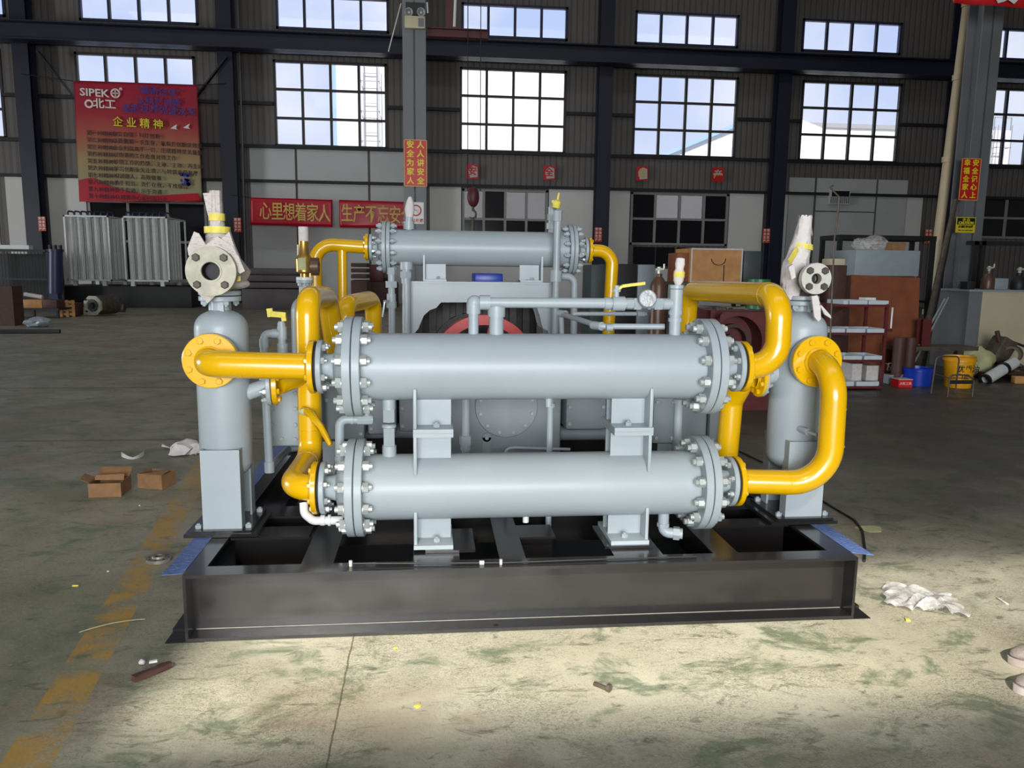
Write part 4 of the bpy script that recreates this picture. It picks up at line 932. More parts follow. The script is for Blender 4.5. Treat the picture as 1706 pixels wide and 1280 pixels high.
b = MB(); b.cyl((xs, Yp, zt-0.005), (xs, Yp, hz-0.015), 0.034, n=28); o = b.build('riser', 'grey', gp); b = MB(); b.cyl((xs, Yp, hz-0.065), (xs, Yp, hz-0.02), 0.041, n=28); b.build('collar', 'grey', gp)
b = MB()
for (px, rr, L, nn) in ((1012, 0.029, 0.03, 20), (1030, 0.034, 0.06, 24), (1049, 0.027, 0.03, 8), (1061, 0.031, 0.035, 6), (1096, 0.03, 0.04, 6), (1109, 0.027, 0.03, 20)): fit(b, (A(px, 505).x, Yp, hz), X_, rr, L, nn)
b.build('valve_body', 'grey', gp)
b = MB(); q = A(1027, 497); b.cyl(q, q+Z_*0.06, 0.012); b.cyl(q+Z_*0.03, q+Z_*0.042, 0.02, n=8); o = b.build('valve_stem', 'grey', gp)
b = MB(); pts = [A(1028, 484), A(1036, 477), A(1050, 475), A(1074, 472)]
b.bar(pts[0], pts[1], 0.02, 0.012); b.bar(pts[1], pts[2], 0.024, 0.014); b.bar(pts[2], pts[3], 0.024, 0.014); o = b.build('lever_handle', 'tape', gp); o['label'] = 'yellow taped lever'
q = A(1078, 498, Yp-0.04); b = MB(); b.lathe(q, (-0.05, -1, 0.1), [(-0.02, 0), (-0.02, 0.04), (0.015, 0.043), (0.02, 0.038), (0.022, 0)], 28); o = b.build('gauge', 'foil', gp); o['label'] = 'foil wrapped gauge'
# tee riser with the taped relief valve
b = MB(); b.cyl((x2_, Yp, zt-0.006), (x2_, Yp, A(1126, 520).z), 0.0275, n=28); b.cyl((x2_, Yp, A(1126, 519).z), (x2_, Yp, A(1126, 482).z), 0.031, n=28)
for py in (478, 521, 533): b.cyl((x2_, Yp, A(1126, py+3).z), (x2_, Yp, A(1126, py-3).z), 0.033, n=28)
b.build('tee_riser', 'grey', gp)
rv = thing('relief_valve', 'small relief valve wrapped in paper and yellow tape, on the right riser', 'valve', (x2_+0.01, Yp, A(1128, 474).z))
b = MB(); b.lathe((x2_+0.006, Yp, A(1128, 475).z), (0.06, 0, 1), [(0, 0.014), (0.02, 0.024), (0.06, 0.026), (0.075, 0.019), (0.10, 0.023), (0.125, 0.02), (0.13, 0)], 14); b.build('wrap', 'white_paper', rv)
b = MB(); q = A(1133, 432); b.lathe((x2_+0.016, Yp, q.z-0.03), (0.03, 0, 1), [(0, 0), (0, 0.019), (0.03, 0.014), (0.04, 0)], 14); b.lathe((x2_+0.009, Yp, A(1131, 462).z), (0.06, 0, 1), [(0, 0.0265), (0.026, 0.0265)], 14); o = b.build('tape', 'tape', rv)
run('cross_line', 'thin grey pipe stepping forward to the right riser, lower of two', 'pipe', [at(936, 556, 4.35), at(935, 523, 4.35), at(999, 544, 3.75), (x2_-0.02, 3.70, A(1110, 547).z)], 0.0145, 0.02, [(at(937, 523, 4.33), (0.3, -0.6, 0), 0.021, 0.06, 16), (at(995, 543, 3.78), (0.3, -0.6, 0), 0.021, 0.07, 16), (at(1015, 546, 3.72), X_, 0.018, 0.03, 16)])
run('gauge_line', 'thin straight grey pipe under the silver gauge', 'pipe', [at(955, 523, 4.1), at(1082, 523, 4.0), at(1082, 512, 3.62)], 0.011, 0.012, [(at(1068, 523, 4.0), X_, 0.015, 0.04, 12)])
# tall pipes beside the rear cooler
run('vent_riser', 'thin grey drain pipe with a ball valve at the left end of the rear cooler', 'pipe', [at(652, 446, 6.2), (at(653, 500, 6.2).x, 6.2, 0.302)], 0.03*0.9, 0, [(at(652, 452, 6.2), Z_, 0.034, 0.05, 8), (at(652, 474, 6.2), Z_, 0.05, 0.05, 6), (at(652, 496, 6.2), Z_, 0.036, 0.06, 16), (at(652, 508, 6.2), Z_, 0.04, 0.05, 8)])
b = MB(); b.bar(at(646, 502, 6.15), at(641, 503, 6.12), 0.03, 0.02); b.bar(at(641, 503, 6.12), at(637, 528, 6.12), 0.03, 0.012); o = b.build('valve_lever', 'zinc', thing('valve_handle', 'bare steel lever handle of the valve left of the bridge frame', 'handle', at(646, 502, 6.15)))
run('vent_riser', 'straight grey pipe standing against the left leg of the bridge frame', 'pipe', [at(677, 438, 6.15), (at(676, 480, 6.15).x, 6.15, 0.302)], 0.034, 0, [(at(677, 443, 6.15), Z_, 0.05, 0.06, 20), (at(676, 458, 6.15), Z_, 0.048, 0.05, 6), (at(676, 466, 6.15), Z_, 0.036, 0.06, 20)])
run('vent_riser', 'tall grey pipe crossing in front of the right end of the rear cooler', 'pipe', [at(930, 352, 6.12), at(928, 395, 6.12), (at(925, 480, 6.12).x, 6.12, 0.302)], 0.028, 0, [(at(929, 360, 6.12), Z_, 0.036, 0.08, 8), (at(926, 460, 6.12), Z_, 0.05, 0.09, 20), (at(925, 500, 6.12), Z_, 0.036, 0.05, 16)])
run('vent_nozzle', 'short capped nozzle on top of the rear cooler, right side', 'nozzle', [(at(920, 385, BY_).x, BY_, bz+0.13), (at(920, 345, BY_).x, BY_, at(920, 345, BY_).z)], 0.034, 0, [(at(920, 377, BY_), Z_, 0.05, 0.05, 20), (at(920, 362, BY_), Z_, 0.04, 0.05, 8)])
v = thing('taped_plug', 'yellow taped plug on the nozzle of the rear cooler, right side', 'plug', at(927, 352, 6.2)); b = MB(); b.lathe(at(926, 347, 6.2), (0.2, 0, 1), [(0, 0.03), (0.05, 0.036), (0.07, 0.01), (0.12, 0.008), (0.12, 0)], 12); b.bar(at(925, 343, 6.2), at(920, 334, 6.2), 0.02, 0.02); b.build('tape', 'tape', v)
run('vent_nozzle', 'short capped nozzle on top of the rear cooler, left side', 'nozzle', [(at(681, 385, BY_).x, BY_, bz+0.13), (at(682, 360, BY_).x, BY_, at(682, 360, BY_).z)], 0.03, 0, [(at(681, 376, BY_), Z_, 0.045, 0.06, 20)])
v = thing('paper_plug', 'paper wrapped plug on the nozzle of the rear cooler, left side', 'plug', at(682, 362, BY_)); b = MB(); b.lathe((at(682, 362, BY_).x, BY_, at(682, 362, BY_).z), (0.05, 0, 1), [(0, 0.03), (0.06, 0.04), (0.12, 0.03), (0.16, 0.012), (0.16, 0)], 12); b.build('paper', 'white_paper', v)
run('drain_line', 'grey pipe bent down at the right end of the rear cooler', 'pipe', [at(932, 461, 6.3), at(957, 461, 6.3), (at(958, 500, 6.3).x, 6.3, 0.302)], 0.03, 0.06)
# pipes seen in the gap between the two front coolers
run('drain_line', 'grey pipe with a collar left of centre between the front coolers', 'pipe', [at(776, 660, 4.2), (at(776, 700, 4.2).x, 4.2, 0.302)], 0.023, 0, [(at(776, 733, 4.2), Z_, 0.036, 0.05, 8), (at(776, 745, 4.2), Z_, 0.03, 0.03, 20)])
run('drain_line', 'grey pipe right of the round crankcase cover between the front coolers', 'pipe', [at(917, 662, 4.0), (at(917, 700, 4.0).x, 4.0, 0.031)], 0.0165, 0, [(at(917, 675, 4.0), Z_, 0.026, 0.02, 16)])
run('drain_line', 'grey pipe at the right between the front coolers', 'pipe', [at(1131, 665, 4.1), (at(1129, 720, 4.1).x, 4.1, 0.302)], 0.024, 0, [(at(1131, 668, 4.1), Z_, 0.032, 0.02, 20), (at(1128, 742, 4.1), Z_, 0.027, 0.05, 20)])
run('oil_tube', 'thin grey tube bending over the top of the lower cooler', 'pipe', [(at(842, 750, 4.4).x, 4.4, 0.031), at(843, 748, 4.4), at(856, 746, 4.4), at(950, 749, 4.4)], 0.009, 0.03, n=10)
run('drain_line', 'grey elbow pipe beside the left end of the front coolers', 'pipe', [at(566, 800, 3.78), at(566, 699, 3.78), at(622, 699, 3.78)], 0.023, 0.035, [(at(587, 699, 3.78), X_, 0.027, 0.012, 20), (at(608, 699, 3.78), X_, 0.028, 0.07, 8), (at(566, 768, 3.78), Z_, 0.028, 0.05, 20), (at(611, 690, 3.78), Z_, 0.02, 0.06, 12)])
run('drain_line', 'white hose elbow under the lower cooler at its left end', 'pipe', [at(506, 838, 3.60), at(507, 856, 3.58), at(522, 868, 3.56), at(572, 867, 3.56)], 0.020, 0.04, [(at(538, 867, 3.56), X_, 0.026, 0.02, 12), (at(549, 867, 3.56), X_, 0.027, 0.012, 20)], m='white_paint')
# left fittings with taped valve
run('drain_line', 'grey looped pipe with two elbows behind the left yellow pipe', 'pipe', [at(440, 600, 4.35), at(440, 556, 4.35), at(471, 556, 4.35)], 0.022, 0.03, [(at(440, 572, 4.35), Z_, 0.026, 0.05, 20), (at(458, 556, 4.35), X_, 0.026, 0.03, 20)])
tv = run('drain_valve', 'grey valve pipe with a yellow taped handle behind the left tank', 'valve', [at(471, 600, 4.35), at(469, 538, 4.35)], 0.022, 0, [(at(471, 580, 4.35), Z_, 0.030, 0.05, 20), (at(470, 555, 4.35), Z_, 0.026, 0.07, 20), (at(469, 540, 4.35), Z_, 0.018, 0.03, 12)])
b = MB(); b.bar(at(474, 535, 4.33), at(472, 522, 4.33), 0.03, 0.025); b.bar(at(474, 525, 4.33), at(450, 523, 4.3), 0.045, 0.03); b.bar(at(451, 528, 4.3), at(449, 514, 4.3), 0.02, 0.03); o = b.build('taped_handle', 'tape', tv); o['label'] = 'yellow taped handle'
run('drain_line', 'long grey pipe running down beside the left tank and back to the compressor', 'pipe', [at(443, 655, 4.2), at(449, 781, 4.2), at(480, 748, 5.0), at(545, 742, 5.0)], 0.022, 0.03, [(at(449, 778, 4.2), Z_, 0.027, 0.06, 20)])
# ================================================================== signs, banners and fittings on the steelwork
def plate(name, label, cat, rect, Y, m, th=0.01, edge=None):
    (x0, y0, x1, y1) = rect; c = at((x0+x1)/2, (y0+y1)/2, Y)
    k = (at(x1, (y0+y1)/2, Y).x-at(x0, (y0+y1)/2, Y).x); h = at((x0+x1)/2, y0, Y).z-at((x0+x1)/2, y1, Y).z
    t = thing(name, label, cat, (c.x, Y, c.z))
    MB().bb(c.x-k/2, c.x+k/2, Y, Y+th, c.z-h/2, c.z+h/2).build('board', m, t)
    if edge:
        b = MB(); e = 0.012
        b.bb(c.x-k/2, c.x+k/2, Y-0.002, Y, c.z+h/2-e, c.z+h/2); b.bb(c.x-k/2, c.x+k/2, Y-0.002, Y, c.z-h/2, c.z-h/2+e); b.bb(c.x-k/2, c.x-k/2+e, Y-0.002, Y, c.z-h/2, c.z+h/2); b.bb(c.x+k/2-e, c.x+k/2, Y-0.002, Y, c.z-h/2, c.z+h/2)
        b.build('border', edge, t)
    return t, c, k, h
def vtext(t, s, x, z0, z1, Y, size, m):
    n = len(s)
    for i, ch in enumerate(s): text_mesh(ch, size, m, (x, Y-0.004, z0+(z1-z0)*i/(n-1)), X_, Z_, t, 'character', bold=0.004)
YS = NY-0.25-0.012
t, c, k, h = plate('safety_sign', 'red column sign with two rows of yellow characters, nearer the middle', 'sign', (673, 233, 711.5, 311), YS, 'sign_red', edge='gold')
vtext(t, '人人讲安全', c.x+k*0.22, c.z+h*0.385, c.z-h*0.385, YS, h*0.165, 'yel_text'); vtext(t, '安全为家人', c.x-k*0.22, c.z+h*0.385, c.z-h*0.385, YS, h*0.165, 'yel_text')
t, c, k, h = plate('safety_sign', 'red column sign with two rows of yellow characters above the caution sign', 'sign', (1600, 264, 1632, 334), YS, 'sign_red', edge='gold')
vtext(t, '安全记心上', c.x+k*0.22, c.z+h*0.385, c.z-h*0.385, YS, h*0.165, 'yel_text'); vtext(t, '幸福全家人', c.x-k*0.22, c.z+h*0.385, c.z-h*0.385, YS, h*0.165, 'yel_text')
t, c, k, h = plate('caution_sign', 'yellow and black caution sign on the right column', 'sign', (1593, 362, 1625, 388), YS, 'sign_yellow')
MB().bb(c.x-k*0.46, c.x+k*0.46, YS-0.003, YS, c.z+h*0.02, c.z+h*0.45).build('header', 'black_text', t)
text_mesh('小心', h*0.22, 'yel_text', (c.x, YS-0.006, c.z+h*0.33), X_, Z_, t, 'lettering', spacing=1.6, bold=0.003)
text_mesh('CAUTION', h*0.22, 'yel_text', (c.x, YS-0.006, c.z+h*0.13), X_, Z_, t, 'lettering', xs=1.05, bold=0.004)
text_mesh('必须戴安全帽', h*0.17, 'black_text', (c.x, YS-0.004, c.z-h*0.12), X_, Z_, t, 'lettering', bold=0.002)
text_mesh('Must wear safety helmet', h*0.10, 'black_text', (c.x, YS-0.004, c.z-h*0.34), X_, Z_, t, 'lettering', bold=0.001)
t, c, k, h = plate('no_smoking_sign', 'white sign with a red ring and stroke on the middle column', 'sign', (680, 337, 706, 373), YS, 'white_paint')
b = MB(); b.tubehole((c.x, YS-0.004, c.z+h*0.12), (c.x, YS, c.z+h*0.12), k*0.36, k*0.28, 32); q = Vector((c.x, YS-0.003, c.z+h*0.12)); d = Vector((0.7, 0, -0.7)); b.bar(q-d*k*0.42, q+d*k*0.42, 0.02, 0.004); b.build('prohibition_ring', 'red_text', t)
b = MB(); b.bar(q+Vector((-k*0.2, 0.001, 0)), q+Vector((k*0.15, 0.001, 0)), 0.02, 0.003); b.build('cigarette', 'black_text', t)
text_mesh('禁止吸烟', h*0.17, 'red_text', (c.x, YS-0.004, c.z-h*0.36), X_, Z_, t, 'lettering', bold=0.002)
# orange labels on the far columns
for i, (px, py, lab) in enumerate(((70, 373, 'leftmost far column'), (396, 375, 'far column right of the large banner'), (997, 391, 'far column right of the rear cooler'), (1277, 393, 'far column left of the right tank'), (1547, 394, 'far column behind the plywood boards'))):
    Yc = WY-1.07; t, c, k, h = plate('column_label', 'small orange red label on the '+lab, 'label', (px-6.5, py-12, px+6, py+12), Yc, 'sign_orange')
    for s in (-1, 1): vtext(t, '安全生产', c.x+s*k*0.23, c.z+h*0.37, c.z-h*0.37, Yc, h*0.2, 'white_text')
# four paper posters high on the wall
for i, (px, py, ch, m2, lab) in enumerate(((787, 287, '安', 'sign_red', 'leftmost'), (915, 289, '全', 'sign_red', 'second from the left'), (1070, 290, '生', 'gold', 'third from the left'), (1196, 292, '产', 'sign_red', 'rightmost'))):
    Yc = WY-0.30; t, c, k, h = plate('wall_poster', 'square red and cream paper poster on the ribbed wall, %s of four' % lab, 'poster', (px-10, py-13, px+10, py+11), Yc, 'sign_red')
    b = MB(); b.prism([(c.x-k*0.2, Yc-0.003, c.z-h*0.42), (c.x+k*0.44, Yc-0.003, c.z-h*0.36), (c.x+k*0.40, Yc-0.003, c.z+h*0.30), (c.x+k*0.02, Yc-0.003, c.z+h*0.42), (c.x-k*0.36, Yc-0.003, c.z+h*0.10)], (0, 0.002, 0))
    b.build('faded_print', 'white_paper', t) if i != 3 else MB().bb(c.x-k*0.4, c.x+k*0.4, Yc-0.003, Yc-0.001, c.z-h*0.05, c.z+h*0.08).build('faded_print', 'gold', t)
    text_mesh(ch, h*0.62, m2 if i != 3 else 'white_paper', (c.x, Yc-0.006, c.z), X_, Z_, t, 'character', bold=0.01)
# red slogan banners
def cloth_banner(name, label, corners, Y, m, amp, nu=30, nv=8, seed=1, th=0.004):
    P_ = [at(px, py, Y) for px, py in corners]; rnd = random.Random(seed); w = [(rnd.uniform(4, 16), rnd.uniform(-4, 4), rnd.uniform(0, 6)) for _ in range(5)]
    c = sum(P_, Vector())/4; t = thing(name, label, 'banner', c)
    def f(u, v):
        p = P_[0]*(1-u)*(1-v)+P_[1]*u*(1-v)+P_[2]*u*v+P_[3]*(1-u)*v
        return p + Y_*amp*sum(math.sin(a*u+b_*v+q) for a, b_, q in w)/3
    MB().sheet(f, nu, nv, th).build('cloth', m, t, sharp=3); return t, c, P_
YBn = WY-1.22
for cr, s, lab in ((((417, 329), (554, 333), (554, 378), (417, 375)), '心里想着家人', 'left of the pair'), (((565, 333), (690, 337), (690, 381), (566, 379)), '生产不忘安全', 'right of the pair')):
    t, c, P_ = cloth_banner('slogan_banner', 'long red slogan banner with gold characters, %s' % lab, cr, YBn, 'banner_red', 0.025, seed=len(lab))
    k = P_[1].x-P_[0].x
    xc_ = col_x[2] if P_[0].x < -5 else col_x[3]
    MB().cyl(P_[0] if P_[0].x < -5 else P_[1], (xc_, YBn+0.17, (P_[0] if P_[0].x < -5 else P_[1]).z+0.1), 0.02, n=6).build('tie_rope', 'girt', t)
    for i, ch in enumerate(s): text_mesh(ch, 0.80, 'gold', (P_[0].x+k*((0.183+0.143*i) if P_[0].x < -5 else (0.104+0.16*i)), YBn-0.1, c.z-0.02-0.012*i), X_, Z_, t, 'character', bold=0.006, xs=0.66)
# the large company banner
def big_banner_mat():
    m = bpy.data.materials.new('printed_banner'); m.use_nodes = True
    n = m.node_tree.nodes; l = m.node_tree.links; b = n['Principled BSDF']; out = n['Material Output']
    tc = n.new('ShaderNodeTexCoord'); s = n.new('ShaderNodeSeparateXYZ'); l.new(tc.outputs['Object'], s.inputs[0])
    mr = n.new('ShaderNodeMapRange'); mr.inputs['From Min'].default_value = -2.8; mr.inputs['From Max'].default_value = 2.8; l.new(s.outputs['Z'], mr.inputs[0])
    nz = n.new('ShaderNodeTexNoise'); nz.inputs['Scale'].default_value = 0.5; l.new(tc.outputs['Object'], nz.inputs['Vector'])
    ad = n.new('ShaderNodeMath'); ad.operation = 'MULTIPLY_ADD'; ad.inputs[1].default_value = 0.25; l.new(nz.outputs['Fac'], ad.inputs[0]); l.new(mr.outputs[0], ad.inputs[2])
    r = n.new('ShaderNodeValToRGB'); e = r.color_ramp.elements
    e[0].position = 0.10; e[0].color = srgb(158, 44, 54); e[1].position = 1.0; e[1].color = srgb(200, 48, 74)
    for p, c in ((0.19, srgb(196, 60, 58)), (0.25, srgb(196, 192, 150)), (0.50, srgb(206, 182, 130)), (0.68, srgb(210, 112, 96)), (0.8, srgb(200, 56, 76))):
        q = e.new(p); q.color = c
    l.new(ad.outputs[0], r.inputs[0]); l.new(r.outputs[0], b.inputs['Base Color']); b.inputs['Roughness'].default_value = 0.5
    tr = n.new('ShaderNodeBsdfTranslucent'); l.new(r.outputs[0], tr.inputs[0]); mx = n.new('ShaderNodeMixShader'); mx.inputs[0].default_value = 0.42
    l.new(b.outputs[0], mx.inputs[1]); l.new(tr.outputs[0], mx.inputs[2]); l.new(mx.outputs[0], out.inputs[0]); return m
M['big_banner'] = big_banner_mat()
YB = WY-1.52
t, c, P_ = cloth_banner('company_banner', 'large red and yellow company banner hung across the left window', ((122, 135), (329, 142), (337, 337), (132, 336)), YB, 'big_banner', 0.06, 60, 40, 3)
s_ = YB/1290.0*1.02
def btxt(body, px, py, hpx, m, align='CENTER', bold=0.006, **kw):
    p = at(px, py, YB-0.16); return text_mesh(body, hpx*s_/0.86, m, p, Vector((1, 0, -0.035)), Z_, t, 'lettering', align=align, bold=bold, **kw)
for dy, m_, b_ in ((-0.02, 'blue_text', 0.004),):
    for body, px, py, hp in (('“高新企业”', 264, 153, 11), ('以科技创新', 265, 170, 11), ('追赶世界先进水平', 265, 184.5, 11.5)):
        p = at(px, py, YB-0.16+dy); text_mesh(body, hp*s_/0.86, m_, p, Vector((1, 0, -0.035)), Z_, t, 'lettering', bold=b_)
btxt('企 业 精 神', 230, 206, 13, 'black_text', bold=0.012); p = at(230, 206, YB-0.19); text_mesh('企 业 精 神', 13*s_/0.86, 'yel_text', p, Vector((1, 0, -0.035)), Z_, t, 'lettering', bold=0.004)
btxt('SIPEK', 157, 155, 13, 'white_text', bold=0.008, xs=1.15); q = at(192, 155.5, YB-0.16)
b = MB(); b.tubehole(q, q+Y_*0.004, 0.19, 0.13, 24); b.bb(q.x-0.17, q.x+0.17, q.y, q.y+0.004, q.z-0.02, q.z+0.02); b.bb(q.x-0.02, q.x+0.02, q.y, q.y+0.004, q.z-0.17, q.z+0.17)
q = at(148, 173, YB-0.16); b.tubehole(q, q+Y_*0.004, 0.17, 0.10, 24); b.build('emblem', 'white_text', t)
btxt('®', 201, 149, 5, 'white_text'); btxt('北工', 174, 174, 13, 'white_text', bold=0.008, xs=1.1)
for i, (a_, b_) in enumerate((('第一种精神：', '自立自强　科技创新'), ('第二种精神：', '以质量第一求生存，靠科技创新求效益'), ('第三种精神：', '企业利益高于一切，团结精神至关重要'), ('第四种精神：', '以饱满的工作态度对待工作'), ('第五种精神：', '珍惜工作的热情，主动、主动、再主动'), ('第六种精神：', '学习创新永无止境，与时俱进促发展'), ('第七种精神：', '坦诚做人，高效做事'), ('第八种精神：', '勇于担当，责任在我，不找借口'), ('第九种精神：', '善于沟通，乐于沟通'), ('第十种精神：', '以感恩的心态回报社会'))):
    py = 221.5+i*11.7; btxt(a_, 144+i*0.35, py, 6.6, 'dark_text', 'LEFT', 0.002); btxt(b_, 187+i*0.5, py+1.5, 6.6, 'dark_text', 'LEFT', 0.002)
b = MB(); rnd = random.Random(4)
for i in range(16): q = at(307+rnd.uniform(-8, 8), 301+rnd.uniform(-12, 10), YB-0.15); b.cyl(q, q+Y_*0.003, rnd.uniform(0.05, 0.10), n=7)
b.build('printed_flowers', 'blue_text', t)
b = MB()
for (px, py) in ((290, 212), (311, 211)): b.prism([at(px-6, py+2, YB-0.15), at(px, py-2, YB-0.15), at(px+5, py-5, YB-0.15), at(px+3, py+1, YB-0.15), at(px+6, py+4, YB-0.15)], (0, 0.003, 0))
b.build('printed_doves', 'white_text', t)
b = MB(); b.prism([at(132, 336, YB-0.15), at(131, 300, YB-0.15), at(152, 296, YB-0.15), at(176, 308, YB-0.15), at(208, 318, YB-0.15), at(250, 326, YB-0.15), at(330, 322, YB-0.15), at(333, 334, YB-0.15)], (0, 0.003, 0)); b.build('printed_swoosh', 'banner_red', t)
MB().pipe([P_[0], (col_x[1], WY-1.06, P_[0].z+0.3)], 0.02, n=6).build('tie_rope', 'girt', t); MB().pipe([P_[1], (col_x[2], WY-1.06, P_[1].z+0.2)], 0.02, n=6).build('tie_rope', 'girt', t)
# banner at the top right edge
t, c, P_ = cloth_banner('hanging_banner', 'red hanging banner at the top right corner', ((1586, -60), (1740, -60), (1740, 16), (1586, 5)), 14.5, 'sign_red', 0.03, seed=9)
text_mesh('安', 0.42, 'white_text', (at(1672, -9, 14.5).x, 14.4, at(1672, -9, 14.5).z), X_, Z_, t, 'lettering', bold=0.03)
# emergency light on the middle column
Ye = NY-0.25
t = thing('emergency_light', 'twin headed emergency light high on the middle column', 'light fitting', at(691, 36, Ye))
q0, q1 = at(674, 46, Ye-0.1), at(708, 27, Ye-0.1)
MB().bb(q0.x, q1.x, Ye-0.1, Ye-0.001, q0.z, q1.z, bev=0.01).build('housing', 'beige', t)
q2 = at(702, 42, Ye-0.1); MB().bb(q2.x-0.06, q1.x-0.02, Ye-0.104, Ye-0.1, q0.z+0.03, q1.z-0.04).build('grille', 'col_grey', t)
for px in (681, 701.5): q = at(px, 19.5, Ye-0.08); h_ = MB(); h_.lathe(q+Y_*0.05, (0, -1, -0.15), [(0, 0), (0, 0.045), (0.05, 0.075), (0.07, 0.078), (0.07, 0.07), (0.03, 0.02), (0.03, 0)], 24); h_.build('lamp_head', 'foil', t)
q = at(691, 16, Ye); MB().bb(at(676, 16, Ye).x, at(708, 16, Ye).x, Ye-0.04, Ye-0.001, at(691, 26, Ye).z, at(691, 5, Ye).z).build('bracket', 'black_matt', t)
t = thing('fluorescent_tube', 'short white tube lamp beside the emergency light', 'lamp', at(711.5, 14, Ye)); MB().cyl(at(711.5, 4, Ye), at(712.5, 22, Ye), 0.018).build('tube', 'white_paint', t); MB().cyl(at(711.5, 2, Ye+0.02), at(712.5, 24, Ye+0.02), 0.012).build('holder', 'girt', t)
struct(MB().bar(at(668, 6, NY), at(647, 86, NY), 0.03, 0.02).build('hanging_rod', 'steel'), 'thin rod slanting off the middle column', 'rod')
# red jib and hoist hook
Yj = NY+0.9
t = thing('hoist', 'dark red jib hoist with a hook block on two ropes behind the middle column', 'hoist', at(760, 58, Yj))
b = MB(); z0, z1 = at(760, 64, Yj).z, at(760, 49, Yj).z; x0, x1 = at(712, 57, Yj).x, at(813, 57, Yj).x
b.bb(x0, x1, Yj-0.1, Yj+0.1, z0, z0+0.02); b.bb(x0, x1, Yj-0.1, Yj+0.1, z1-0.02, z1); b.bb(x0, x1, Yj-0.01, Yj+0.01, z0, z1); b.build('jib_beam', 'crane_red', t)
b = MB(); q0 = at(749, 50, Yj); b.bb(q0.x-0.07, q0.x+0.07, Yj-0.08, Yj+0.08, q0.z, 16.99); b.build('post', 'crane_red', t); b = MB(); b.pipe([at(757, 45, Yj-0.1), at(761, -60, Yj-0.1)], 0.03); b.build('conduit', 'white_paint', t)
b = MB()
for px, py in ((779, 318), (800, 318)): q = at(px, py, Yj-0.3); b.cyl(q, (at(px-1, 10, Yj-0.3).x, Yj-0.3, 16.99), 0.009, n=8)
b.build('ropes', 'girt', t)
b = MB(); q = at(788.5, 328, Yj-0.3); b.blob(q, (0.13, 0.09, 0.22), 0.03, 1); b.build('hook_block', 'crane_red', t)
b = MB(); q = at(788, 342, Yj-0.3); b.pipe([q, q-Z_*0.10, q+Vector((0.06, 0, -0.15)), q+Vector((0.06, 0, -0.24)), q+Vector((-0.02, 0, -0.29)), q+Vector((-0.07, 0, -0.24))], [0.03, 0.03, 0.025, 0.025, 0.02, 0.01], 0); b.build('hook', 'scrap', t)
b = MB(); q = at(788, 362, Yj-0.3); b.cyl(q, q-Z_*0.5, 0.03); b.build('load_chain', 'scrap', t)
# LED flood light and drain pipe at the right
t = thing('flood_light', 'white ribbed flood light on the grey door panel at the right', 'light fitting', at(1398, 328, WY-0.2)); q0, q1 = at(1382, 340, WY-0.3), at(1416, 317, WY-0.3)
MB().bb(q0.x, q1.x, WY-0.35, WY-0.12, q0.z, q1.z).build('housing', 'white_paint', t); b = MB(); dx = (q1.x-q0.x)/10
for i in range(10): b.bb(q0.x+dx*i+0.02, q0.x+dx*(i+0.5), WY-0.37, WY-0.351, q0.z+0.04, (q0.z+q1.z)/2)
b.build('fins', 'girt', t); MB().bb(q0.x+0.05, q1.x-0.05, WY-0.37, WY-0.351, (q0.z+q1.z)/2+0.02, q1.z-0.05).build('lens', 'glass_dark', t)
t = thing('drain_pipe', 'tall beige drain pipe with couplings beside the right column', 'pipe', (at(1543, 545, 16.9).x, 16.9, 0)); p0 = at(1543, 545, 16.9); p0.z = 0.6; p1 = at(1614, -10, 17.1); p2 = p0+(p1-p0)*1.6
p2.z = min(p2.z, 16.9); MB().cyl((p0.x, p0.y, 0.0), p1+(p1-p0)*0.6, 0.105).build('pipe', 'duct', t)
for f_ in (0.02, 0.24, 0.5, 0.75, 0.97): q = p0+(p1-p0)*f_; MB().cyl(q-Z_*0.06, q+Z_*0.06, 0.118).build('coupling', 'duct', t)

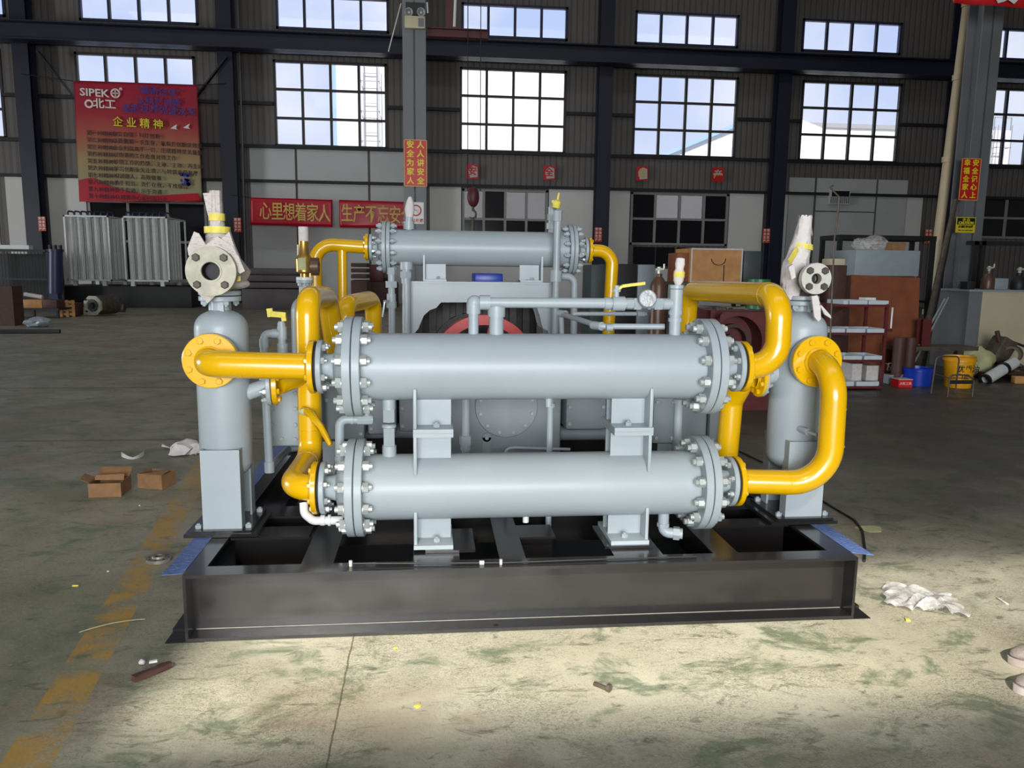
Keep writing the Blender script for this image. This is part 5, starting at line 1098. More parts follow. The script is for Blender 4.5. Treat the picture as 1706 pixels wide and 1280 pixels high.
# ================================================================== left background
def boxt(name, label, cat, c, size, m, bev=0.0, group=None, rz=0.0):
    o = MB().box((0, 0, size[2]/2), size, bev=bev).build(name, m, None); o.location = c; o.rotation_euler.z = rz; ORG[o.name] = Vector(c); return tag(o, label, cat, group)
YV = 31.0
fz = lambda px, Y: at(px, 474, Y).z
zpl = at(200, 474, YV).z
xa, xb = at(84, 478, YV).x, at(325, 478, YV).x
boxt('steel_platform', 'low black steel platform under the two finned racks', 'platform', ((xa+xb)/2, YV+1.2, 0), (xb-xa, 3.4, zpl-0.06), 'black_matt', 0.02)
def vaporizer(px0, px1, pxs, label):
    x0, x1 = at(px0, 420, YV).x, at(px1, 420, YV).x; z0, z1 = zpl, at(150, 359, YV).z; dep = 2.2
    t = thing('finned_rack', label, 'heat exchanger', ((x0+x1)/2, YV, z0), 'finned vaporizer racks by the left wall')
    b = MB(); w = 0.06; zb_ = z0+0.12
    for y in (YV, YV+dep): b.bb(x0, x1, y, y+w, z1-w, z1); b.bb(x0, x1, y, y+w, zb_, zb_+w); b.bb(x0, x0+w, y, y+w, zb_, z1); b.bb(x1-w, x1, y, y+w, zb_, z1)
    for x in (x0, x1-w): b.bb(x, x+w, YV+w, YV+dep, z1-w, z1); b.bb(x, x+w, YV+w, YV+dep, zb_, zb_+w)
    b.build('rack_frame', 'alu', t)
    nx, ny = 5, 6; px_ = (x1-x0-2*w)/nx; py_ = dep/ny
    fm = MB(); fm.cyl((0, 0, 0), (0, 0, z1-zb_-2*w), 0.05, n=8)
    for k in range(4): fm.box((0, 0, (z1-zb_-2*w)/2), (0.02 if k % 2 else px_*0.62, px_*0.62 if k % 2 else 0.02, z1-zb_-2*w)) if k < 2 else fm.box((0, 0, (z1-zb_-2*w)/2), (px_*0.5, 0.015, z1-zb_-2*w), Matrix.Rotation(R(45 if k == 2 else -45), 3, 'Z'))
    me = proto(fm, 'finned_tube', 'alu')
    for i in range(nx):
        for j in range(ny):
            if j > 3 and i < nx-1: continue
            put(me, 'finned_tube', t, (x0+w+px_*(i+0.5), YV+w+0.14+py_*j*0.92, zb_+w))
    b = MB()
    for i in range(7): x = x0+0.1+(x1-x0-0.2)*i/6; b.pipe([(x, YV+0.2, z1-0.02), (x, YV+0.2, z1+0.16), (x, YV+0.7, z1+0.16), (x, YV+0.7, z1-0.02)], 0.03, 0.1, n=8)
    b.build('return_bends', 'dkblue', t)
    b = MB()
    for x in (x0+0.25, x1-0.3):
        for y in (YV+0.1, YV+dep-0.1): b.bb(x-0.07, x+0.07, y-0.07, y+0.07, z0-0.06, zb_)
    b.build('feet', 'alu', t)
vaporizer(109, 184, 205, 'tall aluminium finned rack under the large banner, left one')
vaporizer(206, 281, 303, 'tall aluminium finned rack under the large banner, right one')
# dark blue cylinder, cage, box, crates, motor
Yc = 27.0
q = flo(92, 520); q0 = at(92, 489, q.y); q1 = at(92, 417, q.y)
t = thing('blue_cylinder', 'dark blue upright cylinder with a flanged rim left of the finned racks', 'cylinder', (q0.x, q.y, q0.z)); r_ = at(104, 450, q.y).x-at(92, 450, q.y).x
MB().cyl((q0.x, q.y, q0.z), (q1.x, q.y, q1.z), r_).build('body', 'dkblue', t); MB().cyl((q1.x, q.y, q1.z-0.05), (q1.x, q.y, q1.z+0.03), r_*1.12).build('rim', 'dkblue', t)
b = MB()
for dx in (-0.15, 0.0, 0.16): b.cyl((q1.x+dx, q.y, q1.z+0.03), (q1.x+dx, q.y, q1.z+0.17), 0.06, n=10)
b.build('fittings', 'black_matt', t)
boxt('cylinder_stand', 'dark blue narrow stand under the blue cylinder', 'stand', (q0.x, q.y, 0), (r_*1.2, r_*1.2, q0.z-0.003), 'dkblue')
q = flo(20, 517); x0, x1 = at(-60, 450, q.y).x, at(76, 450, q.y).x; z1 = at(20, 416, q.y).z
t = thing('mesh_cage', 'dark mesh storage cage at the left edge', 'cage', ((x0+x1)/2, q.y+1.0, 0)); b = MB()
b.bb(x0, x1, q.y+1.2, q.y+1.24, 0.05, z1*0.94); b.build('back_panel', 'black_matt', t); b = MB()
for x in (x0, x1-0.06): b.bb(x, x+0.06, q.y+0.2, q.y+0.26, 0, z1); b.bb(x, x+0.06, q.y+1.25, q.y+1.31, 0, z1)
for z in (0.2, z1*0.5, z1-0.06): b.bb(x0, x1, q.y+0.2, q.y+0.26, z, z+0.06)
b.bb(x0, x1, q.y+0.2, q.y+1.3, z1-0.02, z1+0.02); b.build('cage_frame', 'black_matt', t)
b = MB()
for i in range(24): x = x0+(x1-x0)*i/24; b.bb(x, x+0.014, q.y+0.21, q.y+0.23, 0.2, z1)
b.build('mesh', 'girt', t)
b = MB(); rnd = random.Random(6)
o = MB().box((0, 0, 0.07), (1.1, 0.3, 0.14)).build('small_tray', 'white_paint', None); o.location = (at(8, 410, q.y).x, q.y+0.6, z1+0.021); tag(o, 'small white tray on top of the mesh cage', 'tray')
q = flo(14, 541); boxt('brown_cabinet', 'dull brown steel cabinet at the far left edge', 'cabinet', (at(8, 500, q.y).x, q.y-0.25, 0), (0.9, 0.5, at(14, 476, q.y).z), 'brown')
q = flo(80, 531); p = flo(62, 545)
t = thing('junk_table', 'low black bench loaded with crates and scrap at the left', 'bench', (q.x, q.y+0.3, 0)); x0, x1 = at(25, 520, q.y).x, at(98, 520, q.y).x; zt_ = at(70, 514, q.y).z
MB().bb(x0, x1, q.y, q.y+1.0, zt_-0.05, zt_).build('bench_top', 'black_matt', t); b = MB()
for x in (x0+0.05, x1-0.1):
    for y in (q.y+0.05, q.y+0.9): MB().bb(x, x+0.06, y, y+0.06, 0, zt_-0.05).build('leg', 'black_matt', t)
def on(px0, px1, py0, py1, Y, z, d, name, label, cat, m, bev=0.01, rz=0.0):
    x0, x1 = at(px0, (py0+py1)/2, Y).x, at(px1, (py0+py1)/2, Y).x; h_ = at(px0, py0, Y).z-at(px0, py1, Y).z
    return boxt(name, label, cat, ((x0+x1)/2, Y+d/2, z), (x1-x0, d, h_), m, bev, None, rz)
on(38, 70, 500, 514, q.y+0.1, zt_, 0.5, 'wooden_crate', 'small pale wooden crate on the black bench at the left', 'crate', 'wood')
on(71, 94, 497, 511, q.y+0.1, zt_, 0.5, 'carton', 'dark brown carton beside the pale crate on the black bench', 'carton', 'brown')
t = thing('paper_roll', 'white cardboard tube lying on the crate at the left', 'tube', at(55, 498, q.y+0.3)); MB().cyl(at(41, 493, q.y+0.3)+Z_*0.05, at(71, 498, q.y+0.3)+Z_*0.05, 0.06).build('tube', 'white_paper', t)
q2 = flo(116, 528); t = thing('slatted_crate', 'orange brown slatted wooden crate left of the flanged motor', 'crate', (q2.x, q2.y+0.3, 0)); x0, x1 = at(100, 515, q2.y).x, at(125, 515, q2.y).x; z1 = at(116, 500, q2.y).z; b = MB()
b.bb(x0+0.02, x1-0.02, q2.y+0.02, q2.y+0.6, 0.02, z1*0.8); b.build('crate_body', 'brown', t); b = MB()
for i in range(4): z = 0.04+i*(z1-0.1)/3.4; b.bb(x0, x1, q2.y-0.01, q2.y+0.02, z, z+0.09)
for x in (x0, (x0+x1)/2-0.04, x1-0.08): b.bb(x, x+0.08, q2.y-0.03, q2.y-0.01, 0, z1)
b.build('slats', 'wood', t)
q = flo(155, 527); t = thing('flanged_motor', 'grey motor lying on its side with a pale square flange', 'motor', (q.x, q.y+0.4, 0)); c = at(154, 509, q.y); rr = at(172, 509, q.y).x-c.x
c.z = rr+0.01
MB().lathe(c, (0.25, 1, 0), [(0, 0.16), (0, rr), (0.06, rr), (0.06, 0.16), (0, 0.16)], 8, math.pi/8).build('flange', 'cast_iron', t); MB().tubehole(c, c+Vector((0.02, 0.08, 0)), rr*0.62, rr*0.3).build('hub', 'dgreen', t)
MB().lathe(c+Vector((0.02, 0.06, 0)), (0.25, 1, 0), [(0, 0), (0, rr*0.75), (0.3, rr*0.95), (0.9, rr*0.95), (1.0, rr*0.7), (1.0, 0)], 24).build('motor_body', 'scrap', t)
MB().cyl(c+Vector((0.01, 0.04, 0)), c+Vector((0.02, 0.05, 0)), rr*0.3).build('bore', 'hole', t)
b = MB()
for i in range(4): a = math.pi/4+i*math.pi/2; d = Vector((math.cos(a), 0, math.sin(a)))*rr*0.8; b.cyl(c+d-Y_*0.01, c+d+Y_*0.0, 0.035, n=10)
b.build('flange_holes', 'hole', t)
q = flo(193, 520); t = thing('pipe_fitting', 'small black valve body on the floor right of the flanged motor', 'fitting', (q.x, q.y, 0)); b = MB(); b.cyl((q.x-0.3, q.y, 0.14), (q.x+0.3, q.y, 0.14), 0.13); b.cyl((q.x, q.y, 0.14), (q.x, q.y, 0.42), 0.08); b.cyl((q.x-0.16, q.y, 0.45), (q.x+0.16, q.y, 0.45), 0.05); b.build('body', 'scrap', t)
q = flo(66, 545); t = thing('rag_bundle', 'pale blue white bundle of rags on the floor at the left', 'rags', (q.x, q.y, 0)); MB().blob((q.x, q.y, 0.13), (0.32, 0.2, 0.13), 0.2, 5, flat=-0.125).build('cloth', 'ltblue_steel', t)
q = flo(20, 556); boxt('steel_bar', 'long black steel bar lying on the floor at the left edge', 'bar', (q.x-0.3, q.y, 0), (2.6, 0.1, 0.09), 'black_matt', 0.01, None, R(6))
# steel plate stack and beams behind the left pipes
YP = 30.0
for i, (a, c_, y0, y1) in enumerate(((405, 520, 492, 480), (402, 512, 479, 469), (404, 516, 468, 457), (402, 508, 456, 446))):
    x0, x1 = at(a, y0, YP).x, at(c_, y0, YP).x; lab = ('lowest', 'second lowest', 'second highest', 'topmost')[i]
    z0 = at(450, y0+1, YP).z; h_ = at(450, y1, YP).z-z0-0.03
    if i == 0: h_ += z0; z0 = 0.0
    boxt('steel_plate_bundle', 'black steel plate bundle stacked behind the left tank, %s of four' % lab, 'plates', ((x0+x1)/2, YP+1.0, z0), (x1-x0, 2.4, h_), 'plate_steel', 0.02, 'black steel plate bundles')
YP = 28.0
for i, py in enumerate((470, 460, 450, 441)):
    x0, x1 = at(585, py, YP).x, at(612, py, YP).x; z0 = at(600, py+4, YP).z if i else 0.0; h_ = at(600, py-3.5, YP).z-z0-0.02
    boxt('steel_beam', 'dark red steel beam in the stack left of the rear cooler, %s of four' % ('lowest', 'second lowest', 'second highest', 'topmost')[i], 'beam', ((x0+x1)/2, YP+0.7, z0), (x1-x0, 1.6, h_), 'brown', 0.02, 'stacked red steel beams', 0)
q = flo(632, 512); t = thing('lathe_machine', 'dark red brown machine tool behind the left end of the rear cooler', 'machine', (q.x, q.y, 0)); x0, x1 = at(612, 480, q.y).x, at(662, 480, q.y).x
MB().bb(x0, x1, q.y, q.y+1.0, 0, at(632, 470, q.y).z, bev=0.03).build('machine_base', 'brown', t); MB().bb(x0+0.1, x0+(x1-x0)*0.55, q.y+0.1, q.y+0.9, at(632, 470, q.y).z, at(632, 441, q.y).z, bev=0.03).build('headstock', 'maroon', t); MB().cyl((x0+(x1-x0)*0.55, q.y+0.4, at(632, 460, q.y).z), (x0+(x1-x0)*0.72, q.y+0.4, at(632, 460, q.y).z), 0.2).build('chuck', 'scrap', t)
# ================================================================== right hand background
q = flo(1140, 640); YK = 12.0
def onfloor(px0, px1, ytop, Y, d, name, label, cat, m, bev=0.01, rz=0.0):
    x0, x1 = at(px0, ytop, Y).x, at(px1, ytop, Y).x; return boxt(name, label, cat, ((x0+x1)/2, Y+d/2, 0), (x1-x0, d, at((px0+px1)/2, ytop, Y).z), m, bev, None, rz)
# work table behind the machine carrying the plywood crate
YK = 12.0; x0, x1 = at(1130, 480, YK).x, at(1262, 480, YK).x; zt_ = at(1190, 471, YK).z
t = thing('work_table', 'dark steel work table under the plywood crate', 'table', ((x0+x1)/2, YK+0.4, 0)); MB().bb(x0, x1, YK-0.05, YK+0.9, zt_-0.05, zt_).build('table_top', 'scrap', t)
for x in (x0+0.02, x1-0.08):
    for y in (YK, YK+0.8): MB().bb(x, x+0.06, y, y+0.06, 0, zt_-0.05).build('leg', 'black_matt', t)
x0, x1 = at(1151, 440, YK).x, at(1237, 440, YK).x; z1 = at(1194, 414, YK).z
t = thing('plywood_crate', 'pale plywood crate with a black hook mark, on the table behind the right pipes', 'crate', ((x0+x1)/2, YK, zt_))
MB().bb(x0, x1, YK+0.012, YK+0.8, zt_, z1).build('crate_body', 'wood', t)
b = MB(); e = 0.022
b.bb(x0, x1, YK, YK+0.0115, zt_, zt_+e); b.bb(x0, x1, YK, YK+0.0115, z1-e, z1); b.bb(x0, x0+e, YK, YK+0.0115, zt_+e, z1-e); b.bb(x1-e, x1, YK, YK+0.0115, zt_+e, z1-e); b.build('edge_batten', 'white_paper', t)
b = MB(); hp = [at(1196+12*math.cos(a)+1, 431+11*math.sin(a), YK+0.008) for a in [math.pi*k/8*1.0 for k in range(9)]]
for i in range(8): b.bar(hp[i], hp[i+1], 0.034, 0.008)
b.bar(at(1206, 442, YK+0.008), at(1205, 470, YK+0.008), 0.036, 0.008); b.build('painted_hook', 'black_text', t)
on(1128, 1150, 421, 470, YK+0.1, zt_, 0.5, 'brown_board', 'dull brown board standing left of the plywood crate', 'board', 'wood_red')
x0 = at(1236, 440, YK+0.2).x; 
on(1239, 1268, 418, 470, YK+0.5, zt_*0.0+0.0, 0.4, 'control_box', 'dark grey switch box right of the plywood crate', 'box', 'dgreen')
bpy.data.objects['control_box'].scale.z = 1.0; bpy.data.objects['control_box'].location.z = at(1250, 470, YK+0.7).z
t = thing('box_stand', 'dark stand under the switch box behind the plywood crate', 'stand', (at(1253, 480, YK+0.7).x, YK+0.7, 0)); MB().bb(at(1241, 480, YK+0.7).x, at(1266, 480, YK+0.7).x, YK+0.55, YK+0.85, 0, at(1250, 470, YK+0.7).z).build('stand', 'black_matt', t)
# dark green cabinets behind
YG = 14.0
onfloor(985, 1010, 441, YG, 0.8, 'tool_cabinet', 'dark green grey cabinet left of the right rear yellow pipe', 'cabinet', 'dgreen', 0.02)
onfloor(1012, 1062, 440, YG, 0.85, 'machine_cabinet', 'dark open machine cabinet behind the rear yellow pipe', 'cabinet', 'black_matt', 0.02)
onfloor(1063, 1092, 441, YG, 0.8, 'tool_cabinet', 'pale green grey cabinet behind the brown gas cylinder', 'cabinet', 'ltblue_steel', 0.02)
# brown gas cylinder with valve
def gas_cylinder(px, py0, py1, Y, zbase, w, name, label, m, fl=True):
    c = at(px, (py0+py1)/2, Y); r_ = (at(px+w/2, py0, Y).x-at(px-w/2, py0, Y).x)/2; z1 = at(px, py0, Y).z
    t = thing(name, label, 'gas cylinder', (c.x, Y, zbase)); h = z1-zbase
    MB().lathe((c.x, Y, zbase), Z_, [(0, 0), (0, r_*0.95), (0.02, r_), (h-r_*1.5, r_), (h-r_*1.1, r_*0.9), (h-r_*0.6, r_*0.6), (h-r_*0.35, r_*0.4), (h, r_*0.4), (h, 0)], 28).build('body', m, t)
    b = MB(); b.cyl((c.x, Y, z1), (c.x, Y, z1+r_*0.8), r_*0.22, n=10); b.bar((c.x-r_*0.5, Y-0.02, z1+r_*0.5), (c.x+r_*0.5, Y-0.02, z1+r_*0.55), r_*0.25, r_*0.25); b.cyl((c.x+r_*0.45, Y-0.05, z1+r_*0.55), (c.x+r_*0.45, Y-0.05, z1+r_*1.15), r_*0.12, n=10); b.build('valve', 'brass' if fl else 'steel', t); return t
t = gas_cylinder(1097, 456, 500, 9.0, 0.0, 27, 'gas_cylinder', 'brown gas cylinder with a valve behind the silver gauge', 'bronze', False)
# maroon machine with a round opening
YM = 8.6
x0, x1 = at(1200, 520, YM).x, at(1300, 520, YM).x; z1 = at(1240, 520, YM).z; rm = at(1262, 560, YM)
t = thing('fan_housing', 'maroon machine housing with a round opening seen inside the hooked yellow pipe', 'machine', ((x0+x1)/2, YM+0.4, 0))
zc_ = at(1228, 570, YM).z; xc_ = at(1228, 570, YM).x; ro = 0.30
b = MB()
pl = [(x0, YM, 0), (x1, YM, 0), (x1, YM, z1), (x0, YM, z1)]; N = 40
outer = []
for i in range(N):
    a = 2*math.pi*i/N; dx, dz = math.cos(a), math.sin(a); k_ = min((x1-xc_)/dx if dx > 1e-6 else 9, (x0-xc_)/dx if dx < -1e-6 else 9, (z1-zc_)/dz if dz > 1e-6 else 9, (0-zc_)/dz if dz < -1e-6 else 9); outer.append((xc_+dx*k_, YM, zc_+dz*k_))
inn = [(xc_+ro*math.cos(2*math.pi*i/N), YM, zc_+ro*math.sin(2*math.pi*i/N)) for i in range(N)]
vo = [b.bm.verts.new(p) for p in outer]; vi = [b.bm.verts.new(p) for p in inn]; vb = [b.bm.verts.new((p[0], YM+0.3, p[2])) for p in inn]
b.skin(vo, vi); b.skin(vi, vb); b.build('front_plate', 'maroon', t)
MB().bb(x0, x1, YM+0.301, YM+0.9, 0, z1-0.002).build('body', 'maroon', t)
b = MB(); b.tubehole((xc_, YM+0.12, zc_), (xc_, YM+0.2, zc_), 0.2, 0.16, 32); b.cyl((xc_, YM+0.2, zc_), (xc_, YM+0.29, zc_), 0.07); b.build('impeller', 'brown', t)
b = MB(); rnd = random.Random(12)
for i in range(14): x = x0+(x1-x0)*rnd.random(); b.bar((x, YM+0.1+rnd.random()*0.3, z1+0.015+rnd.random()*0.02), (x+rnd.uniform(-0.3, 0.3), YM+0.1+rnd.random()*0.4, z1+0.02+rnd.random()*0.03), 0.02, 0.02)
o = b.build('offcuts', 'scrap', None); tag(o, 'loose metal offcuts heaped on the maroon machine housing', 'scrap', None, 'stuff')
# trolley shelf
YT = flo(1470, 650).y
t = thing('shelf_trolley', 'red brown shelf trolley with four shelves on castors', 'trolley', (at(1430, 600, YT).x, YT+0.35, 0)); x0, x1 = at(1372, 580, YT).x, at(1476, 580, YT).x; d = 0.55
zs_ = [at(1450, y, YT).z for y in (645, 601, 556, 509)]
for x in (x0, x1-0.04):
    for y in (YT, YT+d-0.04): MB().bb(x, x+0.04, y, y+0.04, 0.10, zs_[3]+0.02).build('post', 'maroon', t)
for z in zs_: MB().bb(x0, x1, YT-0.004, YT+d+0.004, z-0.02, z+0.012).build('shelf', 'maroon', t)
MB().bar((x0+0.02, YT+d-0.05, zs_[2]), (x1-0.3, YT+d-0.05, zs_[3]-0.02), 0.015, 0.015).build('brace', 'maroon', t)
for x in (x0+0.05, x1-0.05):
    for y in (YT+0.05, YT+d-0.05): b = MB(); b.tubehole((x-0.015, y, 0.045), (x+0.015, y, 0.045), 0.045, 0.012, 20); b.bb(x-0.022, x-0.016, y-0.012, y+0.012, 0.04, 0.115); b.bb(x+0.016, x+0.022, y-0.012, y+0.012, 0.04, 0.115); b.build('castor', 'scrap', t)
side_post = MB().cyl((x1+0.11, YT+0.1, at(1494, 548, YT).z), (x1+0.11, YT+0.1, at(1494, 513, YT).z), 0.012); o = side_post.build('side_lamp_tube', 'white_paint', t)
MB().bb(x1-0.01, x1+0.13, YT+0.09, YT+0.11, zs_[2]+0.02, zs_[2]+0.06).build('side_bracket', 'maroon', t)
nT = {3: ('top', ((1400, 1408), (1410, 1440), (1442, 1475))), 2: ('second', ((1378, 1406), (1409, 1440), (1443, 1474))), 1: ('third', ((1384, 1405), (1407, 1438), (1442, 1472))), 0: ('bottom', ((1410, 1428), (1432, 1470)))}
for k_, (nm, cols) in nT.items():
    for j, (a, c_) in enumerate(cols):
        hh = 0.052 if k_ else 0.062; xa, xb = at(a, 580, YT).x, at(c_, 580, YT).x; z = zs_[k_]+0.0125
        o = MB().bb(xa, xb, YT+0.01, YT+0.45, z, z+0.004); o.bb(xa, xb, YT+0.01, YT+0.016, z+0.004, z+hh); o.bb(xa, xb, YT+0.444, YT+0.45, z+0.004, z+hh); o.bb(xa, xa+0.006, YT+0.016, YT+0.444, z+0.004, z+hh); o.bb(xb-0.006, xb, YT+0.016, YT+0.444, z+0.004, z+hh)
        o = o.build('parts_tray', 'tray', None, ((xa+xb)/2, YT+0.2, z)); tag(o, 'shallow pale tray on the trolley, %s shelf, %s' % (nm, ('leftmost', 'middle' if len(cols) == 3 else 'rightmost', 'rightmost')[j]), 'tray', 'parts trays on the trolley')
for (a, c_, y0, k_, lab) in ((1427, 1443, 608, 0, 'left'), (1451, 1472, 611, 0, 'right')):
    z = zs_[0]+0.062+0.0135; xa, xb = at(a, 610, YT).x, at(c_, 610, YT).x; boxt('paper_stack', 'cream block of papers on the bottom trolley shelf, %s of two' % lab, 'papers', ((xa+xb)/2, YT+0.25, z), (xb-xa, 0.3, at(a, y0, YT).z-z), 'white_paper')
x_ = at(1458, 505, YT).x; boxt('white_carton', 'small white carton on the top trolley shelf', 'carton', (x_, YT+0.2, zs_[3]+0.066), (0.16, 0.15, 0.035), 'white_paint')
# plywood boards, steel cabinet, wrapped lump, brown crate
YB2 = 11.47
p_ = [at(1424, 458, YB2), at(1538, 463, YB2), at(1532, 556, YB2), at(1418, 552, YB2)]
zf_ = 0.02
t = MB().prism([(p_[0].x, YB2+0.08, p_[0].z), (p_[1].x, YB2+0.08, p_[1].z), (p_[2].x, YB2, zf_), (p_[3].x, YB2, zf_)], (0, 0.03, 0)).build('plywood_board', 'wood_red', None, (p_[0].x, YB2, 0)); tag(t, 'large red brown plywood board leaning behind the trolley', 'board')
YC2 = 11.6; x0, x1 = at(1425, 440, YC2).x, at(1532, 440, YC2).x; zb_, z1 = at(1470, 460, YC2).z, at(1475, 417, YC2).z
t = thing('steel_cabinet', 'pale grey steel cabinet standing above the plywood board', 'cabinet', ((x0+x1)/2, YC2+0.4, 0)); MB().bb(x0, x1, YC2, YC2+0.8, zb_, z1, bev=0.01).build('cabinet_box', 'ltblue_steel', t); MB().bb(x0+0.03, x1-0.03, YC2+0.05, YC2+0.75, 0, zb_).build('plinth', 'brown', t)
o = MB().blob((at(1475, 406, YC2).x, YC2+0.4, z1+0.10), (0.26, 0.22, 0.15), 0.22, 21, 3, -0.105).build('wrapped_bundle', 'clear', None); tag(o, 'crumpled clear plastic bundle on top of the grey steel cabinet', 'bundle')
xq = at(1501, 411, YC2).x; boxt('small_carton', 'small tan carton on top of the grey steel cabinet', 'carton', (xq, YC2+0.15, z1), (0.21, 0.2, at(1500, 404, YC2).z-z1), 'cardboard')
YD = 10.85; x0, x1 = at(1383, 480, YD).x, at(1412, 480, YD).x; z1 = at(1395, 442, YD).z
onfloor(1384, 1412, 442, YD, 0.5, 'wooden_case', 'dark brown wooden case behind the right safety valve', 'case', 'brown', 0.01)
on(1386, 1408, 431, 442, YD+0.05, z1, 0.3, 'ballast_box', 'small cream box on the dark brown wooden case', 'box', 'beige')
b = MB(); z_ = z1+0.0; p0 = at(1350, 440, YD+0.4); b.bar(at(1356, 429, YD+0.45), at(1385, 426, YD+0.45), 0.03, 0.03); b.bar(at(1378, 427, YD+0.45), at(1382, 421, YD+0.45), 0.02, 0.02); 
# steel shelf frame behind
YR = 15.0; t = thing('steel_rack', 'dark steel rack frame behind the grey steel cabinet', 'rack', (at(1480, 400, YR).x, YR+0.3, 0)); x0, x1 = at(1398, 400, YR).x, at(1560, 400, YR).x; z1 = at(1480, 400, YR).z; b = MB()
for x in (x0, x1-0.08):
    for y in (YR, YR+0.7): MB().bb(x, x+0.08, y, y+0.08, 0, z1).build('post', 'black_matt', t)
MB().bb(x0, x1, YR-0.01, YR+0.79, z1, z1+0.09).build('top_beam', 'black_matt', t)
MB().bb(x0, x1, YR-0.01, YR+0.79, z1*0.45, z1*0.45+0.05).build('shelf', 'black_matt', t)
# rod stand with bent top
YH = 9.6; t = thing('hook_rod', 'long thin rusty rod with a bent top leaning beside the right safety valve', 'rod', (at(1381, 560, YH).x, YH, 0)); p0 = at(1376, 560, YH); p0 = Vector((at(1378, 540, YH).x, YH-0.15, 0.01))
MB().pipe([p0, at(1390, 400, YH), at(1397, 345, YH), at(1398, 328, YH), at(1388, 318, YH), at(1383, 312, YH), at(1388, 309, YH)], 0.012, 0, n=8).build('rod', 'scrap', t)
# leaning pipes
for i, (a, c_, r_, m, lab) in enumerate((((1592, 335, 13.5), (1537, 575, 11.5), 0.045, 'scrap', 'thick dark steel tube leaning against the right column'), ((1584, 380, 13.4), (1546, 570, 11.7), 0.035, 'black_matt', 'black steel tube leaning beside the right column'), ((1574, 498, 12.3), (1534, 570, 11.3), 0.016, 'zinc', 'thin bright rod leaning at the foot of the right column, front one'), ((1580, 496, 12.35), (1541, 570, 11.4), 0.014, 'zinc', 'thin bright rod leaning at the foot of the right column, rear one'))):
    p0, p1 = at(*c_), at(*a); d = (p0-p1); k_ = (0.02-p1.z)/d.z; p0 = p1+d*k_
    t = thing('leaning_tube', lab, 'tube', p0); MB().cyl(p0, p1, r_, n=14).build('tube', m, t)
# scrap bench with maroon posts below the column
YW = 11.0; t = thing('scrap_bench', 'low rusty steel bench with a maroon upright, left of the yellow bucket', 'bench', (at(1560, 590, YW).x, YW+0.3, 0)); x0, x1 = at(1495, 585, YW).x, at(1630, 585, YW).x; zt_ = at(1560, 578, YW).z
MB().bb(x0, x1, YW, YW+0.45, zt_-0.06, zt_).build('bench_top', 'scrap', t)
for x in (x0+0.2, x1-0.3): MB().bb(x, x+0.1, YW+0.05, YW+0.15, 0, zt_-0.06).build('leg', 'scrap', t)
xp = at(1552, 545, YW).x; b = MB(); b.bb(xp-0.07, xp+0.07, YW+0.1, YW+0.115, zt_, at(1553, 533, YW).z); b.bb(xp-0.07, xp+0.07, YW+0.235, YW+0.25, zt_, at(1553, 533, YW).z); b.bb(xp-0.01, xp+0.01, YW+0.115, YW+0.235, zt_, at(1553, 533, YW).z); b.build('upright', 'maroon', t)
for i, (px, lab) in enumerate(((1500, 'left'), (1518, 'right'))):
    q = at(px, 556, YW-0.3); t = thing('steel_drum', 'small rusty drum behind the trolley, %s of two' % lab, 'drum', (q.x, YW-0.3, 0), 'rusty drums behind the trolley'); MB().cyl((q.x, YW-0.3, 0), (q.x, YW-0.3, q.z-0.06), 0.085).build('body', 'brown', t)
# pedestal fan on the column, beige bench with cylinders
t = thing('wall_fan', 'dark wall fan with a pull switch on the right column', 'fan', at(1592, 490, NY-0.35)); q = at(1591, 491, NY-0.45); b = MB()
for r_ in (0.12, 0.2, 0.27): b.lathe(q, (-0.5, -1, 0), [(0.05, r_-0.006), (0.05, r_), (0.062, r_), (0.062, r_-0.006), (0.05, r_-0.006)], 28)
d_, u_, v_ = frame(Vector((-0.5, -1, 0)))
for i in range(16): a = 2*math.pi*i/16; w_ = u_*math.cos(a)+v_*math.sin(a); b.bar(q+w_*0.05+d_*0.07, q+w_*0.27+d_*0.055, 0.006, 0.006)
b.build('guard', 'scrap', t); b = MB(); b.cyl(q, q-d_*0.16, 0.07); b.bar(q-d_*0.1, (q.x+0.05, NY-0.25, q.z-0.05), 0.05, 0.05); b.build('motor', 'brown', t)
b = MB()
for i in range(3): a = 2*math.pi*i/3; w_ = u_*math.cos(a)+v_*math.sin(a); v2 = d_.cross(w_); b.prism([q+d_*0.02+w_*0.04-v2*0.03, q+d_*0.03+w_*0.23-v2*0.06, q+d_*0.01+w_*0.23+v2*0.07, q+d_*0.01+w_*0.04+v2*0.03], d_*0.004)
b.build('blades', 'scrap', t)
q = at(1587, 536, NY-0.26); t = thing('switch_box', 'small dark switch box low on the right column', 'switch', q); MB().bb(q.x-0.05, q.x+0.05, NY-0.33, NY-0.251, q.z-0.13, q.z+0.14).build('box', 'black_matt', t); MB().cyl((q.x, NY-0.27, q.z+0.14), (q.x, NY-0.27, q.z+0.62), 0.012).build('cable', 'rubber', t)
YE = 12.2; x0, x1 = at(1612, 520, YE).x, at(1790, 520, YE).x; z1 = at(1650, 483, YE).z
t = thing('work_bench', 'long cream metal bench at the right edge', 'bench', ((x0+x1)/2, YE+0.4, 0)); xs_ = at(1634, 520, YE).x
MB().bb(xs_, x1, YE, YE+0.02, 0.05, z1-0.03).build('front_panel', 'beige', t); MB().bb(x0, xs_-0.001, YE, YE+0.02, 0.05, z1-0.03).build('side_panel', 'col_grey', t); MB().bb(x0-0.03, x1, YE-0.03, YE+0.9, z1-0.03, z1).build('bench_top', 'ltblue_steel', t); MB().bb(x0, x1, YE+0.021, YE+0.88, 0, z1-0.031).build('carcass', 'col_grey', t)
gas_cylinder(1646, 452, 484, YE+0.3, z1, 20, 'gas_cylinder', 'brown gas cylinder with a bright valve on the cream bench', 'bronze', False)
